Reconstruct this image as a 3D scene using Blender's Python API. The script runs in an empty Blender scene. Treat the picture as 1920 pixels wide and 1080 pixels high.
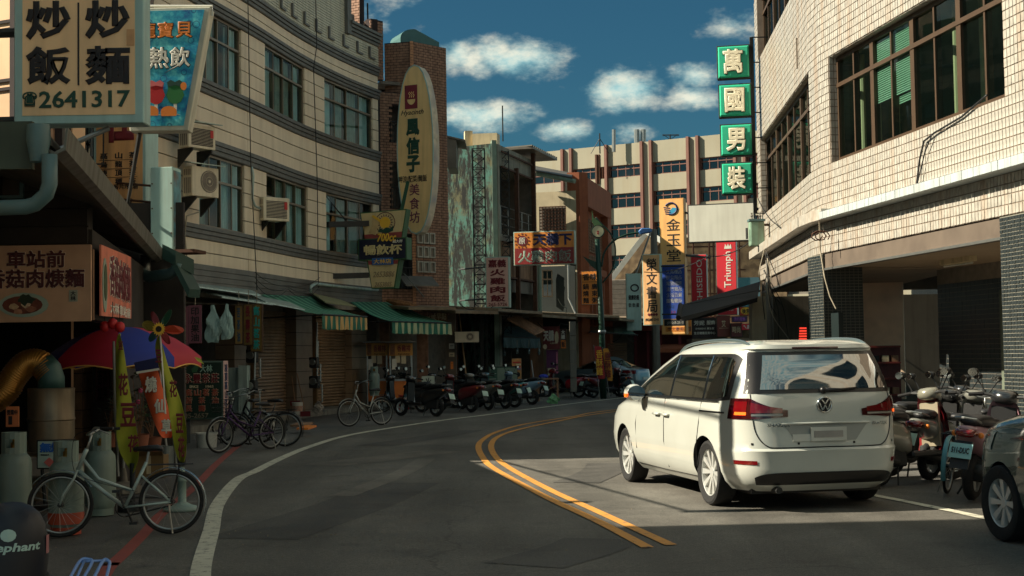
import bpy, math, random
from mathutils import Vector as V, Matrix
RN = random.Random(11)
SC = bpy.context.scene
COL = SC.collection
rad = math.radians
# ---------------------------------------------------------------- camera
FPX, CAMH, HOR, ROLL = 2650.0, 1.6, 665.0, 0.015      # focal length in 1920-wide pixels, eye height, horizon row, roll
PITCH = math.atan((HOR - 540) / FPX)
cd = bpy.data.cameras.new('street_camera')
cam = bpy.data.objects.new('street_camera', cd); COL.objects.link(cam)
CM = Matrix.Translation((0, 0, CAMH)) @ Matrix.Rotation(math.pi/2 + PITCH, 4, 'X') @ Matrix.Rotation(-ROLL, 4, 'Z')
cam.matrix_world = CM
cd.sensor_width = 36; cd.lens = 36*FPX/1920; cd.clip_end = 3000; cd.clip_start = .05
SC.camera = cam
# ---------------------------------------------------------------- sun, sky, exposure
SUN_EL, SUN_AZ = rad(35.5), math.atan2(-0.06, -1.0)      # the sun stands to the left of the street
sv = V((math.cos(SUN_EL)*math.cos(SUN_AZ), math.cos(SUN_EL)*math.sin(SUN_AZ), math.sin(SUN_EL)))
sl = bpy.data.lights.new('sun', 'SUN'); sl.energy = 3.7; sl.angle = rad(.5); sl.color = (1.0, .90, .72)
so = bpy.data.objects.new('sun', sl); COL.objects.link(so)
so.rotation_euler = (-sv).to_track_quat('-Z', 'Y').to_euler(); so.location = (-40, 0, 60)
SC.view_settings.view_transform = 'Standard'; SC.view_settings.look = 'None'
SC.view_settings.exposure = 1.48; SC.view_settings.gamma = 1
SC.render.engine = 'CYCLES'; SC.cycles.max_bounces = 6; SC.cycles.transparent_max_bounces = 12
wd = bpy.data.worlds.new('World'); SC.world = wd; wd.use_nodes = True

def pxdir(x, y):
    return (CM.to_3x3() @ V(((x-960)/FPX, (540-y)/FPX, -1))).normalized()

SKYOFF = (5.5, 5.5, 2.2)  # noise offset: view stays clear, added cloud overhead gives fill
def make_world():
    nt = wd.node_tree; N = nt.nodes; L = nt.links
    bg = N['Background']; bg.inputs[1].default_value = .15
    sk = N.new('ShaderNodeTexSky'); sk.sky_type = 'NISHITA'; sk.sun_disc = False
    sk.sun_elevation = SUN_EL; sk.sun_rotation = math.pi/2 - SUN_AZ
    sk.air_density = 1.0; sk.dust_density = 1.0; sk.ozone_density = 3.0
    tc = N.new('ShaderNodeTexCoord')
    def math_(op, a, b=None, c=None):
        n = N.new('ShaderNodeMath'); n.operation = op
        for i, q in enumerate((a, b, c)):
            if q is None: continue
            if isinstance(q, (int, float)): n.inputs[i].default_value = q
            else: L.new(q, n.inputs[i])
        return n.outputs[0]
    def vm(op, a, b):
        n = N.new('ShaderNodeVectorMath'); n.operation = op
        for i, q in enumerate((a, b)):
            if isinstance(q, (tuple, V)): n.inputs[i].default_value = q
            else: L.new(q, n.inputs[i])
        return n
    def noise(vec, sc, det, rough=.55):
        n = N.new('ShaderNodeTexNoise'); n.inputs['Scale'].default_value = sc
        n.inputs['Detail'].default_value = det; n.inputs['Roughness'].default_value = rough
        L.new(vec, n.inputs['Vector']); return n.outputs[0]
    d = tc.outputs['Generated']
    # cumulus heaps: (pixel x, pixel y, half width, half height, weight)
    blobs = [(958, 110, 112, 33, 1.0), (1162, 172, 70, 38, 1.0), (910, 218, 95, 28, .85), (1060, 244, 55, 18, .8),
             (1305, 140, 48, 22, .62), (1295, 186, 45, 22, .68), (1370, 52, 50, 20, .40), (1175, 248, 40, 16, .5), (860, 100, 40, 30, .7)]
    tot = None
    for bx, by, hw, hh, wgt in blobs:
        s = vm('SUBTRACT', d, tuple(pxdir(bx, by)))
        s = vm('MULTIPLY', s.outputs[0], (FPX/hw, FPX/hw*.3, FPX/hh))
        ln = N.new('ShaderNodeVectorMath'); ln.operation = 'LENGTH'; L.new(s.outputs[0], ln.inputs[0])
        m = math_('MULTIPLY', math_('SUBTRACT', 1.35, ln.outputs['Value']), wgt)
        tot = m if tot is None else math_('MAXIMUM', tot, m)
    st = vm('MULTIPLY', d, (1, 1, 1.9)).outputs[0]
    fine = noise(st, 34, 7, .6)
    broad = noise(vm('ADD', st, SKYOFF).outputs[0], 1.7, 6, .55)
    # added cloud outside the view, its cover shaped to raise ambient fill
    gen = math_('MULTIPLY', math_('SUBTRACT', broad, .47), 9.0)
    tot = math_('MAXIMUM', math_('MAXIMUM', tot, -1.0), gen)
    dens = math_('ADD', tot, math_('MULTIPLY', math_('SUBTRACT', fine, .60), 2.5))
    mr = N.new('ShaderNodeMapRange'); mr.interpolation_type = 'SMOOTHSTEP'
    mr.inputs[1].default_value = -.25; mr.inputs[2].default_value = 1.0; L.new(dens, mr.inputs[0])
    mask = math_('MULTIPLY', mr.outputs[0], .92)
    off = vm('ADD', st, (.012, 0, -.022)).outputs[0]
    lit = math_('ADD', math_('MULTIPLY', math_('SUBTRACT', fine, noise(off, 34, 7, .6)), 2.6), .55)
    mr2 = N.new('ShaderNodeMapRange'); mr2.inputs[1].default_value = .1; mr2.inputs[2].default_value = 1.0; L.new(lit, mr2.inputs[0])
    cc = N.new('ShaderNodeMix'); cc.data_type = 'RGBA'; L.new(mr2.outputs[0], cc.inputs[0])
    cc.inputs[6].default_value = (.9, 1.65, 1.7, 1); cc.inputs[7].default_value = (2.2, 2.2, 1.8, 1)
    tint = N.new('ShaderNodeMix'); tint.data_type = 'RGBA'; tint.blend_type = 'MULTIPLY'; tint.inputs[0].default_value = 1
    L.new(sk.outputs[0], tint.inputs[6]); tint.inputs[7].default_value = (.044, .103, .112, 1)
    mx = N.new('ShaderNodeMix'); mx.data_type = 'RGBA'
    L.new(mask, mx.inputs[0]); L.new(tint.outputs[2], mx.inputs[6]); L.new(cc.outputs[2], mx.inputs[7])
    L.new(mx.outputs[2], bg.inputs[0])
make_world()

# ---------------------------------------------------------------- pixel -> place
def P(x, y, Y):
    d = pxdir(x, y); t = Y/d.y
    return V((0, 0, CAMH)) + d*t
def G(x, y, z=0.0):
    d = pxdir(x, y); t = (z-CAMH)/d.z
    return V((0, 0, CAMH)) + d*t
def PL(x, y, a, b):
    """ray through pixel hits the vertical plane through plan points a, b"""
    d = pxdir(x, y); n = V((b[1]-a[1], a[0]-b[0], 0)); o = V((0, 0, CAMH))
    t = (V((a[0], a[1], 0))-o).dot(n)/d.dot(n)
    return o + d*t

# ---------------------------------------------------------------- materials
def lin(c):
    def f(u):
        u = u/255.0
        return u/12.92 if u <= .04045 else ((u+.055)/1.055)**2.4
    return tuple(f(u) for u in c)
MATS = {}
def mat(name, col, rough=.6, metal=0.0, var=.14, sc=5.0, bump=0.0, bsc=40.0, dirt=0.0, dcol=(52, 44, 36), streak=False,
        coat=0.0, emit=0.0, spec=.5, dsc=1.3, thr=(.45, .75)):
    if name in MATS: return MATS[name]
    m = bpy.data.materials.new(name); m.use_nodes = True; MATS[name] = m
    nt = m.node_tree; N = nt.nodes; L = nt.links; b = N['Principled BSDF']
    c = lin(col)
    b.inputs['Roughness'].default_value = rough; b.inputs['Metallic'].default_value = metal
    b.inputs['Coat Weight'].default_value = coat; b.inputs['Coat Roughness'].default_value = .04
    b.inputs['Specular IOR Level'].default_value = spec
    m.diffuse_color = (*c, 1)
    tc = N.new('ShaderNodeTexCoord'); obj = tc.outputs['Object']
    def noise(vec, s, det=4):
        n = N.new('ShaderNodeTexNoise'); n.inputs['Scale'].default_value = s; n.inputs['Detail'].default_value = det
        L.new(vec, n.inputs['Vector']); return n.outputs[0]
    out = None
    if var > 0:
        mr = N.new('ShaderNodeMapRange'); mr.inputs[1].default_value = .3; mr.inputs[2].default_value = .7
        L.new(noise(obj, sc), mr.inputs[0])
        mx = N.new('ShaderNodeMix'); mx.data_type = 'RGBA'; L.new(mr.outputs[0], mx.inputs[0])
        mx.inputs[6].default_value = (*[u*(1-var) for u in c], 1); mx.inputs[7].default_value = (*[min(1, u*(1+var)) for u in c], 1)
        out = mx.outputs[2]
    if dirt > 0:
        mp = N.new('ShaderNodeMapping'); L.new(obj, mp.inputs[0])
        mp.inputs['Scale'].default_value = (5, 5, .45) if streak else (1, 1, 1)
        mr = N.new('ShaderNodeMapRange'); mr.inputs[1].default_value = thr[0]; mr.inputs[2].default_value = thr[1]
        mr.inputs[4].default_value = dirt
        L.new(noise(mp.outputs[0], dsc, 6), mr.inputs[0])
        mx = N.new('ShaderNodeMix'); mx.data_type = 'RGBA'; L.new(mr.outputs[0], mx.inputs[0])
        if out: L.new(out, mx.inputs[6])
        else: mx.inputs[6].default_value = (*c, 1)
        mx.inputs[7].default_value = (*lin(dcol), 1); out = mx.outputs[2]
        rr = N.new('ShaderNodeMapRange'); rr.inputs[3].default_value = rough; rr.inputs[4].default_value = min(1, rough+.25)
        L.new(mr.outputs[0], rr.inputs[0]); L.new(rr.outputs[0], b.inputs['Roughness'])
    if out: L.new(out, b.inputs['Base Color'])
    else: b.inputs['Base Color'].default_value = (*c, 1)
    if bump > 0:
        bp = N.new('ShaderNodeBump'); bp.inputs['Strength'].default_value = bump; bp.inputs['Distance'].default_value = .02
        L.new(noise(obj, bsc, 3), bp.inputs['Height']); L.new(bp.outputs[0], b.inputs['Normal'])
    if emit > 0:
        b.inputs['Emission Color'].default_value = (*c, 1); b.inputs['Emission Strength'].default_value = emit
    return m

def glassmat(name, tint=(60, 90, 90), see=.5, rough=.02, base=(14, 22, 22)):
    """window pane: part see-through, part dark reflecting sheet"""
    if name in MATS: return MATS[name]
    m = bpy.data.materials.new(name); m.use_nodes = True; MATS[name] = m
    nt = m.node_tree; N = nt.nodes; L = nt.links; b = N['Principled BSDF']; o = N['Material Output']
    b.inputs['Base Color'].default_value = (*lin(base), 1); b.inputs['Roughness'].default_value = rough
    b.inputs['Specular IOR Level'].default_value = .8; b.inputs['Coat Weight'].default_value = .6; b.inputs['Coat Roughness'].default_value = .02
    t = N.new('ShaderNodeBsdfTransparent'); t.inputs[0].default_value = (*lin(tint), 1)
    mx = N.new('ShaderNodeMixShader'); mx.inputs[0].default_value = see
    L.new(b.outputs[0], mx.inputs[1]); L.new(t.outputs[0], mx.inputs[2]); L.new(mx.outputs[0], o.inputs[0])
    tc = N.new('ShaderNodeTexCoord'); n = N.new('ShaderNodeTexNoise'); n.inputs['Scale'].default_value = 1.6
    L.new(tc.outputs['Object'], n.inputs['Vector'])
    bp = N.new('ShaderNodeBump'); bp.inputs['Strength'].default_value = .05; L.new(n.outputs[0], bp.inputs['Height']); L.new(bp.outputs[0], b.inputs['Normal'])
    m.diffuse_color = (*lin(base), 1)
    return m

# ---------------------------------------------------------------- mesh building
def perp(d):
    a = V((0, 0, 1)) if abs(d.z) < .9 else V((1, 0, 0))
    u = d.cross(a).normalized(); return u, d.cross(u).normalized()
class MB:
    def __init__(s): s.v = []; s.f = []; s.mi = []
    def add(s, vs, fs, mi=0):
        o = len(s.v); s.v += [tuple(q) for q in vs]; s.f += [tuple(i+o for i in f) for f in fs]; s.mi += [mi]*len(fs); return s
    def q(s, *pts, mi=0): return s.add(pts, [tuple(range(len(pts)))], mi)
    def obox(s, o, ax, ay, az, mi=0):
        o = V(o); ax = V(ax); ay = V(ay); az = V(az)
        vs = [o, o+ax, o+ax+ay, o+ay, o+az, o+ax+az, o+ax+ay+az, o+ay+az]
        return s.add(vs, [(0, 3, 2, 1), (4, 5, 6, 7), (0, 1, 5, 4), (1, 2, 6, 5), (2, 3, 7, 6), (3, 0, 4, 7)], mi)
    def box(s, x0, x1, y0, y1, z0, z1, mi=0):
        return s.obox((x0, y0, z0), (x1-x0, 0, 0), (0, y1-y0, 0), (0, 0, z1-z0), mi)
    def bar(s, a, b, w, h, up=(0, 0, 1), mi=0):
        a = V(a); b = V(b); d = (b-a); u = d.normalized().cross(V(up))
        if u.length < 1e-4: u = V((1, 0, 0))
        u.normalize(); n = u.cross(d.normalized())
        return s.obox(a-u*w/2-n*h/2, d, u*w, n*h, mi)
    def tube(s, pts, r, n=6, cap=True, mi=0, closed=False):
        pts = [V(p) for p in pts]; m = len(pts); rs = r if isinstance(r, (list, tuple)) else [r]*m
        ds = []
        for i in range(m):
            a = pts[i-1] if (i > 0 or closed) else pts[i]; b = pts[(i+1) % m] if (i < m-1 or closed) else pts[i]
            e = (b-a); ds.append(e.normalized() if e.length > 1e-9 else V((0, 0, 1)))
        u, w = perp(ds[0]); vs = []
        for i in range(m):
            if i > 0:
                u = (u - ds[i]*u.dot(ds[i]))
                u = u.normalized() if u.length > 1e-6 else perp(ds[i])[0]
                w = ds[i].cross(u)
            for k in range(n):
                t = 2*math.pi*k/n
                vs.append(pts[i] + (u*math.cos(t)+w*math.sin(t))*rs[i])
        fs = []
        for i in range(m if closed else m-1):
            j = (i+1) % m
            for k in range(n):
                k2 = (k+1) % n; fs.append((i*n+k, i*n+k2, j*n+k2, j*n+k))
        if cap and not closed:
            fs.append(tuple(range(n))[::-1]); fs.append(tuple((m-1)*n+k for k in range(n)))
        return s.add(vs, fs, mi)
    def lathe(s, prof, n=16, o=(0, 0, 0), ax='z', mi=0, arc=(0, 2*math.pi)):
        """profile of (radius, height) turned round an axis"""
        o = V(o); full = abs(arc[1]-arc[0]-2*math.pi) < 1e-6; k_ = n if full else n+1; vs = []
        for r, h in prof:
            for k in range(k_):
                t = arc[0]+(arc[1]-arc[0])*k/n; a, b = r*math.cos(t), r*math.sin(t)
                vs.append(o + (V((a, b, h)) if ax == 'z' else V((h, a, b)) if ax == 'x' else V((a, h, b))))
        fs = []
        for i in range(len(prof)-1):
            for k in range(n):
                k2 = (k+1) % k_; fs.append((i*k_+k, i*k_+k2, (i+1)*k_+k2, (i+1)*k_+k))
        if ax == 'y': fs = [f[::-1] for f in fs]
        return s.add(vs, fs, mi)
    def ball(s, c, r, n=10, m=6, mi=0, zs=1.0, z0=-90, z1=90):
        pr = [(max(1e-4, r*math.cos(rad(z0+(z1-z0)*i/m))), r*zs*math.sin(rad(z0+(z1-z0)*i/m))) for i in range(m+1)]
        return s.lathe(pr, n, c, 'z', mi)
    def prism(s, poly, fn, d0, d1, mi=0):
        n = len(poly); vs = [fn(u, v, d0) for u, v in poly]+[fn(u, v, d1) for u, v in poly]
        fs = [tuple(range(n)), tuple(range(2*n-1, n-1, -1))]+[(i, i+n, (i+1) % n+n, (i+1) % n) for i in range(n)]
        return s.add(vs, fs, mi)
    def grid(s, fn, nu, nv, mi=0, wrap=False):
        vs = [fn(i/nu, j/nv) for j in range(nv+1) for i in range(nu+1)]
        fs = [(j*(nu+1)+i, j*(nu+1)+i+1, (j+1)*(nu+1)+i+1, (j+1)*(nu+1)+i) for j in range(nv) for i in range(nu)]
        return s.add(vs, fs, mi)
XZ = lambda u, v, d: V((u, d, v))        # sign plane: u right, v up, depth along y
def wm(o):
    m = o.matrix_basis.copy()
    while o.parent: o = o.parent; m = o.matrix_basis @ m
    return m
def build(name, mb, m=None, parent=None, smooth=False, w=False, bev=0, bseg=1, sub=0):
    me = bpy.data.meshes.new(name)
    vs = mb.v
    if w and parent is not None:
        inv = wm(parent).inverted(); vs = [tuple(inv @ V(q)) for q in vs]
    me.from_pydata(vs, [], mb.f)
    ms = m if isinstance(m, (list, tuple)) else [m]
    for q in ms:
        if q: me.materials.append(q)
    if len(ms) > 1: me.polygons.foreach_set('material_index', mb.mi)
    if smooth: me.polygons.foreach_set('use_smooth', [True]*len(me.polygons))
    me.update()
    o = bpy.data.objects.new(name, me); COL.objects.link(o)
    if parent is not None: o.parent = parent
    if bev:
        b = o.modifiers.new('edge', 'BEVEL'); b.width = bev; b.segments = bseg; b.limit_method = 'ANGLE'; b.angle_limit = rad(40)
    if sub:
        b = o.modifiers.new('sub', 'SUBSURF'); b.levels = sub; b.render_levels = sub
    if smooth == 'auto':
        try: me.set_sharp_from_angle(angle=rad(38))
        except Exception: pass
    return o
def tag(o, label=None, cat=None, group=None, kind=None):
    if label: o['label'] = label
    if cat: o['category'] = cat
    if group: o['group'] = group
    if kind: o['kind'] = kind
    return o
def thing(name, label, cat, loc=(0, 0, 0), rz=0.0, group=None):
    o = bpy.data.objects.new(name, None); COL.objects.link(o); o.empty_display_size = .2
    o.location = loc; o.rotation_euler = (0, 0, rz); o.matrix_basis = Matrix.Translation(V(loc)) @ Matrix.Rotation(rz, 4, 'Z')
    return tag(o, label, cat, group)
def struct(name, mb, m, smooth=False):
    return tag(build(name, mb, m, None, smooth), kind='structure')
def stuff(o): o['kind'] = 'stuff'; return o
def copy_tree(o, parent=None):
    c = o.copy(); COL.objects.link(c)
    if parent is not None: c.parent = parent
    for ch in list(o.children): copy_tree(ch, c)
    return c
def recolour(root, table):
    """give a copied thing its own paint: table maps part name stem -> material"""
    for ch in [root]+list(root.children_recursive):
        st = ch.name.split('.')[0]
        if st in table and ch.type == 'MESH' and ch.material_slots:
            ch.material_slots[0].link = 'OBJECT'; ch.material_slots[0].material = table[st]
def txt(parent, body, cx, cz, w, h, m, y=-.01, bold=.02, out=None, shear=0.0, name='lettering', lsp=1.0, res=2):
    """lettering fitted in a box w x h centred at (cx, cz) in the parent's x-z plane, facing -y"""
    def one(bd, dep, yy, mm, ref=None):
        c = bpy.data.curves.new('lettering', 'FONT'); c.body = body; c.bevel_depth = bd; c.bevel_resolution = 0
        c.resolution_u = res; c.extrude = .001; c.align_x = 'CENTER'; c.space_line = lsp
        if shear: c.shear = shear
        o = bpy.data.objects.new('lettering', c); COL.objects.link(o)
        dg = bpy.context.evaluated_depsgraph_get()
        me = bpy.data.meshes.new_from_object(o.evaluated_get(dg)); bpy.data.objects.remove(o); bpy.data.curves.remove(c)
        xs = [q.co.x for q in me.vertices]; ys = [q.co.y for q in me.vertices]
        if ref is None: ref = (min(xs), max(xs), min(ys), max(ys))
        x0, x1, y0, y1 = ref; kx = w/max(1e-6, x1-x0); ky = h/max(1e-6, y1-y0)
        for q in me.vertices:
            q.co = V((cx+(q.co.x-(x0+x1)/2)*kx, yy-(.001 if q.co.z > 0 else -.001)-dep*(1 if q.co.z > 0 else 0), cz+(q.co.y-(y0+y1)/2)*ky))
        me.materials.clear(); me.materials.append(mm)
        ob = bpy.data.objects.new(name, me); COL.objects.link(ob); ob.parent = parent
        return ob, ref
    o, ref = one(bold, .004, y, m)
    if out:
        one(out[1], .001, y+.003, out[0], ref)
    return o
def col_(s): return '\n'.join(s)
def sign(name, label, bbox, Y, th, face, frame, rz=0.0, fr=.03, group=None, cat='sign', lean=0.0):
    """a boxed sign facing the street, from its picture box and its distance"""
    x0, y0, x1, y1 = bbox
    xm = (x0+x1)/2
    b = P(xm, y1, Y); tp = P(xm, y0, Y); w = (x1-x0)*Y/FPX/max(.2, math.cos(rz)); h = tp.z-b.z
    t = thing(name, label, cat, (b.x, b.y, b.z), rz, group)
    mb = MB().box(-w/2, w/2, -th/2, th/2, 0, h)
    build('casing', mb, frame, t, bev=.008)
    if face is not None:
        mb = MB().box(-w/2+fr, w/2-fr, -th/2-.006, -th/2+.01, fr, h-fr)
        build('face', mb, face, t)
    return t, w, h, -th/2-.009
def bracket(t, pts, r, m, n=6, name='bracket'):
    return build(name, MB().tube(pts, r, n), m, t, w=True)
def cable(name, label, pts, r=.012, sag=.3, m=None, seg=10, group=None, cat='cable'):
    mb = MB(); allp = []
    for a, b in zip(pts[:-1], pts[1:]):
        a = V(a); b = V(b)
        for i in range(seg+1):
            t = i/seg
            if allp and i == 0: continue
            allp.append(a.lerp(b, t) - V((0, 0, sag*4*t*(1-t))))
    mb.tube(allp, r, 5)
    return tag(build(name, mb, m, None, True), label, cat, group)
def disc(n, r, cx=0, cz=0, rx=None, a0=0, a1=2*math.pi):
    rx = rx or r
    k = n if abs(a1-a0-2*math.pi) < 1e-6 else n+1
    return [(cx+rx*math.cos(a0+(a1-a0)*i/n), cz+r*math.sin(a0+(a1-a0)*i/n)) for i in range(k)]
# shared materials
M_steel = mat('galvanised_steel', (120, 128, 126), .45, .7, .12, 4, dirt=.4, dcol=(90, 62, 40))
M_dsteel = mat('dark_steel', (40, 41, 40), .65, .15, .15, 6)
M_alu = mat('aluminium', (150, 152, 148), .4, .8, .08)
M_rust = mat('rusty_steel', (84, 54, 38), .8, .2, .3, 9)
M_black = mat('black_plastic', (18, 19, 20), .45, 0, .1)
M_rubber = mat('rubber', (16, 16, 16), .85, 0, .15, 20)
M_chrome = mat('chrome', (200, 205, 205), .12, 1, .02)
M_white = mat('white_paint', (205, 205, 195), .5, 0, .06, dirt=.3)
M_cream = mat('cream_plastic', (214, 196, 158), .5, 0, .06, dirt=.35, streak=True)
M_wire = mat('cable_sheath', (20, 20, 20), .6)
M_wirel = mat('pale_cable_sheath', (150, 140, 120), .6)
M_conc = mat('concrete', (120, 116, 106), .85, 0, .18, 3, bump=.3, dirt=.5, streak=True)
M_pipe = mat('grey_green_pipe', (84, 112, 112), .45, 0, .1, dirt=.35)
M_dark = mat('dark_void_wall', (132, 122, 110), .9, 0, .2)
M_ink = mat('black_ink', (26, 22, 24), .6, 0, .05)
M_redink = mat('dark_red_ink', (110, 26, 34), .6, 0, .05)
M_navy = mat('navy_ink', (24, 30, 78), .6, 0, .05)
M_wht = mat('white_ink', (220, 216, 200), .55, 0, .03)
M_yel = mat('yellow_ink', (228, 178, 52), .55, 0, .05)
M_grn = mat('green_ink', (20, 66, 52), .6, 0, .05)
M_org = mat('orange_ink', (226, 128, 44), .55, 0, .05)
M_red = mat('bright_red', (186, 32, 34), .5, 0, .06)
M_win = glassmat('window_glass', (205, 228, 228), .82)
M_wind = glassmat('dark_window_glass', (40, 60, 62), .15, base=(10, 18, 20))
# ================================================================ ground, road and its paint
def road_mat(name, base, crack=True):
    m = bpy.data.materials.new(name); m.use_nodes = True; nt = m.node_tree; N = nt.nodes; L = nt.links; b = N['Principled BSDF']
    tc = N.new('ShaderNodeTexCoord'); o = tc.outputs['Object']
    def noise(s, det=3, vec=o, rough=.5):
        n = N.new('ShaderNodeTexNoise'); n.inputs['Scale'].default_value = s; n.inputs['Detail'].default_value = det
        n.inputs['Roughness'].default_value = rough; L.new(vec, n.inputs['Vector']); return n.outputs[0]
    def mr(x, a, c, lo, hi):
        n = N.new('ShaderNodeMapRange'); n.inputs[1].default_value = a; n.inputs[2].default_value = c
        n.inputs[3].default_value = lo; n.inputs[4].default_value = hi; L.new(x, n.inputs[0]); return n.outputs[0]
    def mul(a, c):
        n = N.new('ShaderNodeMath'); n.operation = 'MULTIPLY'; L.new(a, n.inputs[0]); L.new(c, n.inputs[1]); return n.outputs[0]
    sp = noise(95, 3, rough=.7); big = noise(.35, 5); mid = noise(2.2, 5, rough=.65)
    mp = N.new('ShaderNodeMapping'); mp.inputs['Scale'].default_value = (1.3, .09, 1); mp.inputs['Rotation'].default_value = (0, 0, .06); L.new(o, mp.inputs[0])
    track = noise(1.0, 3, mp.outputs[0])
    f = mul(mul(mr(sp, .3, .72, .5, 1.6), mr(big, .3, .7, .74, 1.22)), mul(mr(mid, .3, .7, .78, 1.18), mr(track, .35, .65, .8, 1.16)))
    n25 = noise(24, 4, rough=.7); f = mul(f, mr(n25, .3, .7, .82, 1.18)); st = noise(.8, 7, rough=.7); f = mul(f, mr(st, .56, .66, 1.0, .74))
    if crack:
        vo = N.new('ShaderNodeTexVoronoi'); vo.feature = 'DISTANCE_TO_EDGE'; vo.inputs['Scale'].default_value = .16
        wv = N.new('ShaderNodeVectorMath'); wv.operation = 'ADD'; L.new(o, wv.inputs[0])
        nn = N.new('ShaderNodeTexNoise'); nn.inputs['Scale'].default_value = 1.2; nn.inputs['Detail'].default_value = 5; L.new(o, nn.inputs['Vector'])
        L.new(nn.outputs[1], wv.inputs[1]); L.new(wv.outputs[0], vo.inputs['Vector'])
        f = mul(f, mr(vo.outputs[0], .0, .004, .72, 1.0))
    mx = N.new('ShaderNodeMix'); mx.data_type = 'RGBA'; mx.blend_type = 'MULTIPLY'; mx.inputs[0].default_value = 1
    mx.inputs[6].default_value = (*base, 1); cm = N.new('ShaderNodeCombineXYZ')
    for i in range(3): L.new(f, cm.inputs[i])
    L.new(cm.outputs[0], mx.inputs[7]); L.new(mx.outputs[2], b.inputs['Base Color'])
    L.new(mr(mid, .3, .7, .72, .92), b.inputs['Roughness']); b.inputs['Specular IOR Level'].default_value = .35
    bp = N.new('ShaderNodeBump'); bp.inputs['Strength'].default_value = .55; bp.inputs['Distance'].default_value = .01
    L.new(sp, bp.inputs['Height']); L.new(bp.outputs[0], b.inputs['Normal'])
    return m
def paint_mat(name, col, under=(.085, .082, .076), worn=.5):
    m = bpy.data.materials.new(name); m.use_nodes = True; nt = m.node_tree; N = nt.nodes; L = nt.links; b = N['Principled BSDF']
    tc = N.new('ShaderNodeTexCoord')
    n = N.new('ShaderNodeTexNoise'); n.inputs['Scale'].default_value = 9; n.inputs['Detail'].default_value = 9; n.inputs['Roughness'].default_value = .75
    L.new(tc.outputs['Object'], n.inputs['Vector'])
    mr = N.new('ShaderNodeMapRange'); mr.inputs[1].default_value = worn; mr.inputs[2].default_value = worn+.12; L.new(n.outputs[0], mr.inputs[0])
    n2 = N.new('ShaderNodeTexNoise'); n2.inputs['Scale'].default_value = 1.5; L.new(tc.outputs['Object'], n2.inputs['Vector'])
    c = lin(col); mx0 = N.new('ShaderNodeMix'); mx0.data_type = 'RGBA'; L.new(n2.outputs[0], mx0.inputs[0])
    mx0.inputs[6].default_value = (*[u*.72 for u in c], 1); mx0.inputs[7].default_value = (*[min(1, u*1.15) for u in c], 1)
    mx = N.new('ShaderNodeMix'); mx.data_type = 'RGBA'; L.new(mr.outputs[0], mx.inputs[0]); L.new(mx0.outputs[2], mx.inputs[6])
    mx.inputs[7].default_value = (*under, 1); L.new(mx.outputs[2], b.inputs['Base Color']); b.inputs['Roughness'].default_value = .75
    return m
M_asph = road_mat('worn_asphalt', (.110, .103, .088))
M_grnd = road_mat('dusty_ground', (.11, .105, .095), False)
struct('ground', MB().q((-700, -300, -.012), (700, -300, -.012), (700, 1200, -.012), (-700, 1200, -.012)), M_grnd)
def spline(pts, n=10):
    out = []; p = [V(q) for q in pts]; p = [p[0]*2-p[1]]+p+[p[-1]*2-p[-2]]
    for i in range(1, len(p)-2):
        for k in range(n):
            t = k/n; a, b, c, d = p[i-1], p[i], p[i+1], p[i+2]
            out.append(.5*((2*b)+(c-a)*t+(2*a-5*b+4*c-d)*t*t+(3*b-a-3*c+d)*t**3))
    out.append(p[-2]); return out
def ribbon(mb, pts, w, z):
    n = len(pts); vs = []
    for i, q in enumerate(pts):
        d = (pts[min(n-1, i+1)]-pts[max(0, i-1)]); d.z = 0; d.normalize(); u = V((d.y, -d.x, 0))*w/2
        vs += [(q.x-u.x, q.y-u.y, z), (q.x+u.x, q.y+u.y, z)]
    return mb.add(vs, [(2*i, 2*i+1, 2*i+3, 2*i+2) for i in range(n-1)])
edge_px = [(376, 1075), (396, 995), (409, 945), (445, 900), (478, 884), (524, 861), (577, 839), (650, 817), (749, 800), (838, 787), (912, 778), (1001, 766), (1140, 749), (1300, 733)]
EDGE = [V((-1.2, 6.5, 0)), V((-1.95, 9, 0))] + [G(*q) for q in edge_px]
EDGE = spline([V((-.3, 2, 0))]+EDGE)
yl = [(1215, 1027), (1120, 977), (1020, 930), (927, 879), (906, 859), (897, 838), (906, 824), (932, 810), (986, 795), (1075, 781), (1140, 770)]
yr = [(1258, 1022), (1120, 959), (1030, 918), (956, 878), (929, 856), (921, 835), (934, 819), (971, 806), (1045, 790), (1140, 773.5)]
# road sheet: between the left verge and the right verge
lft = [V((q.x-.9, q.y, 0)) for q in EDGE[::4]]
rp = [V((4.6, 2, 0)), V((5.0, 8, 0)), V((4.9, 13, 0)), V((4.5, 17, 0)), V((4.3, 22, 0)), V((4.6, 28, 0)), V((5.6, 34, 0)), V((8.2, 42, 0)), V((14, 50, 0)), V((26, 58, 0))]
rgt = spline(rp, 6)
lft = lft+[V((14, 62, 0)), V((26, 70, 0))]
mb = MB(); nA = 60
def resamp(p, n):
    out = []
    for i in range(n+1):
        t = i/n*(len(p)-1); k = min(int(t), len(p)-2); out.append(p[k].lerp(p[k+1], t-k))
    return out
A_, B_ = resamp(lft, nA), resamp(rgt, nA)
for i in range(nA): mb.q((*A_[i].xy, -.004), (*B_[i].xy, -.004), (*B_[i+1].xy, -.004), (*A_[i+1].xy, -.004))
road = struct('road', mb, M_asph)
Mw = paint_mat('worn_white_road_paint', (200, 196, 176), worn=.52)
My = paint_mat('worn_yellow_road_paint', (204, 142, 58), worn=.54)
Mr = paint_mat('worn_red_road_paint', (150, 72, 62), worn=.55)
M_patch = road_mat('repaired_asphalt', (.078, .074, .066), False); M_patch2 = road_mat('pale_worn_asphalt', (.142, .13, .108), False)
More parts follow.
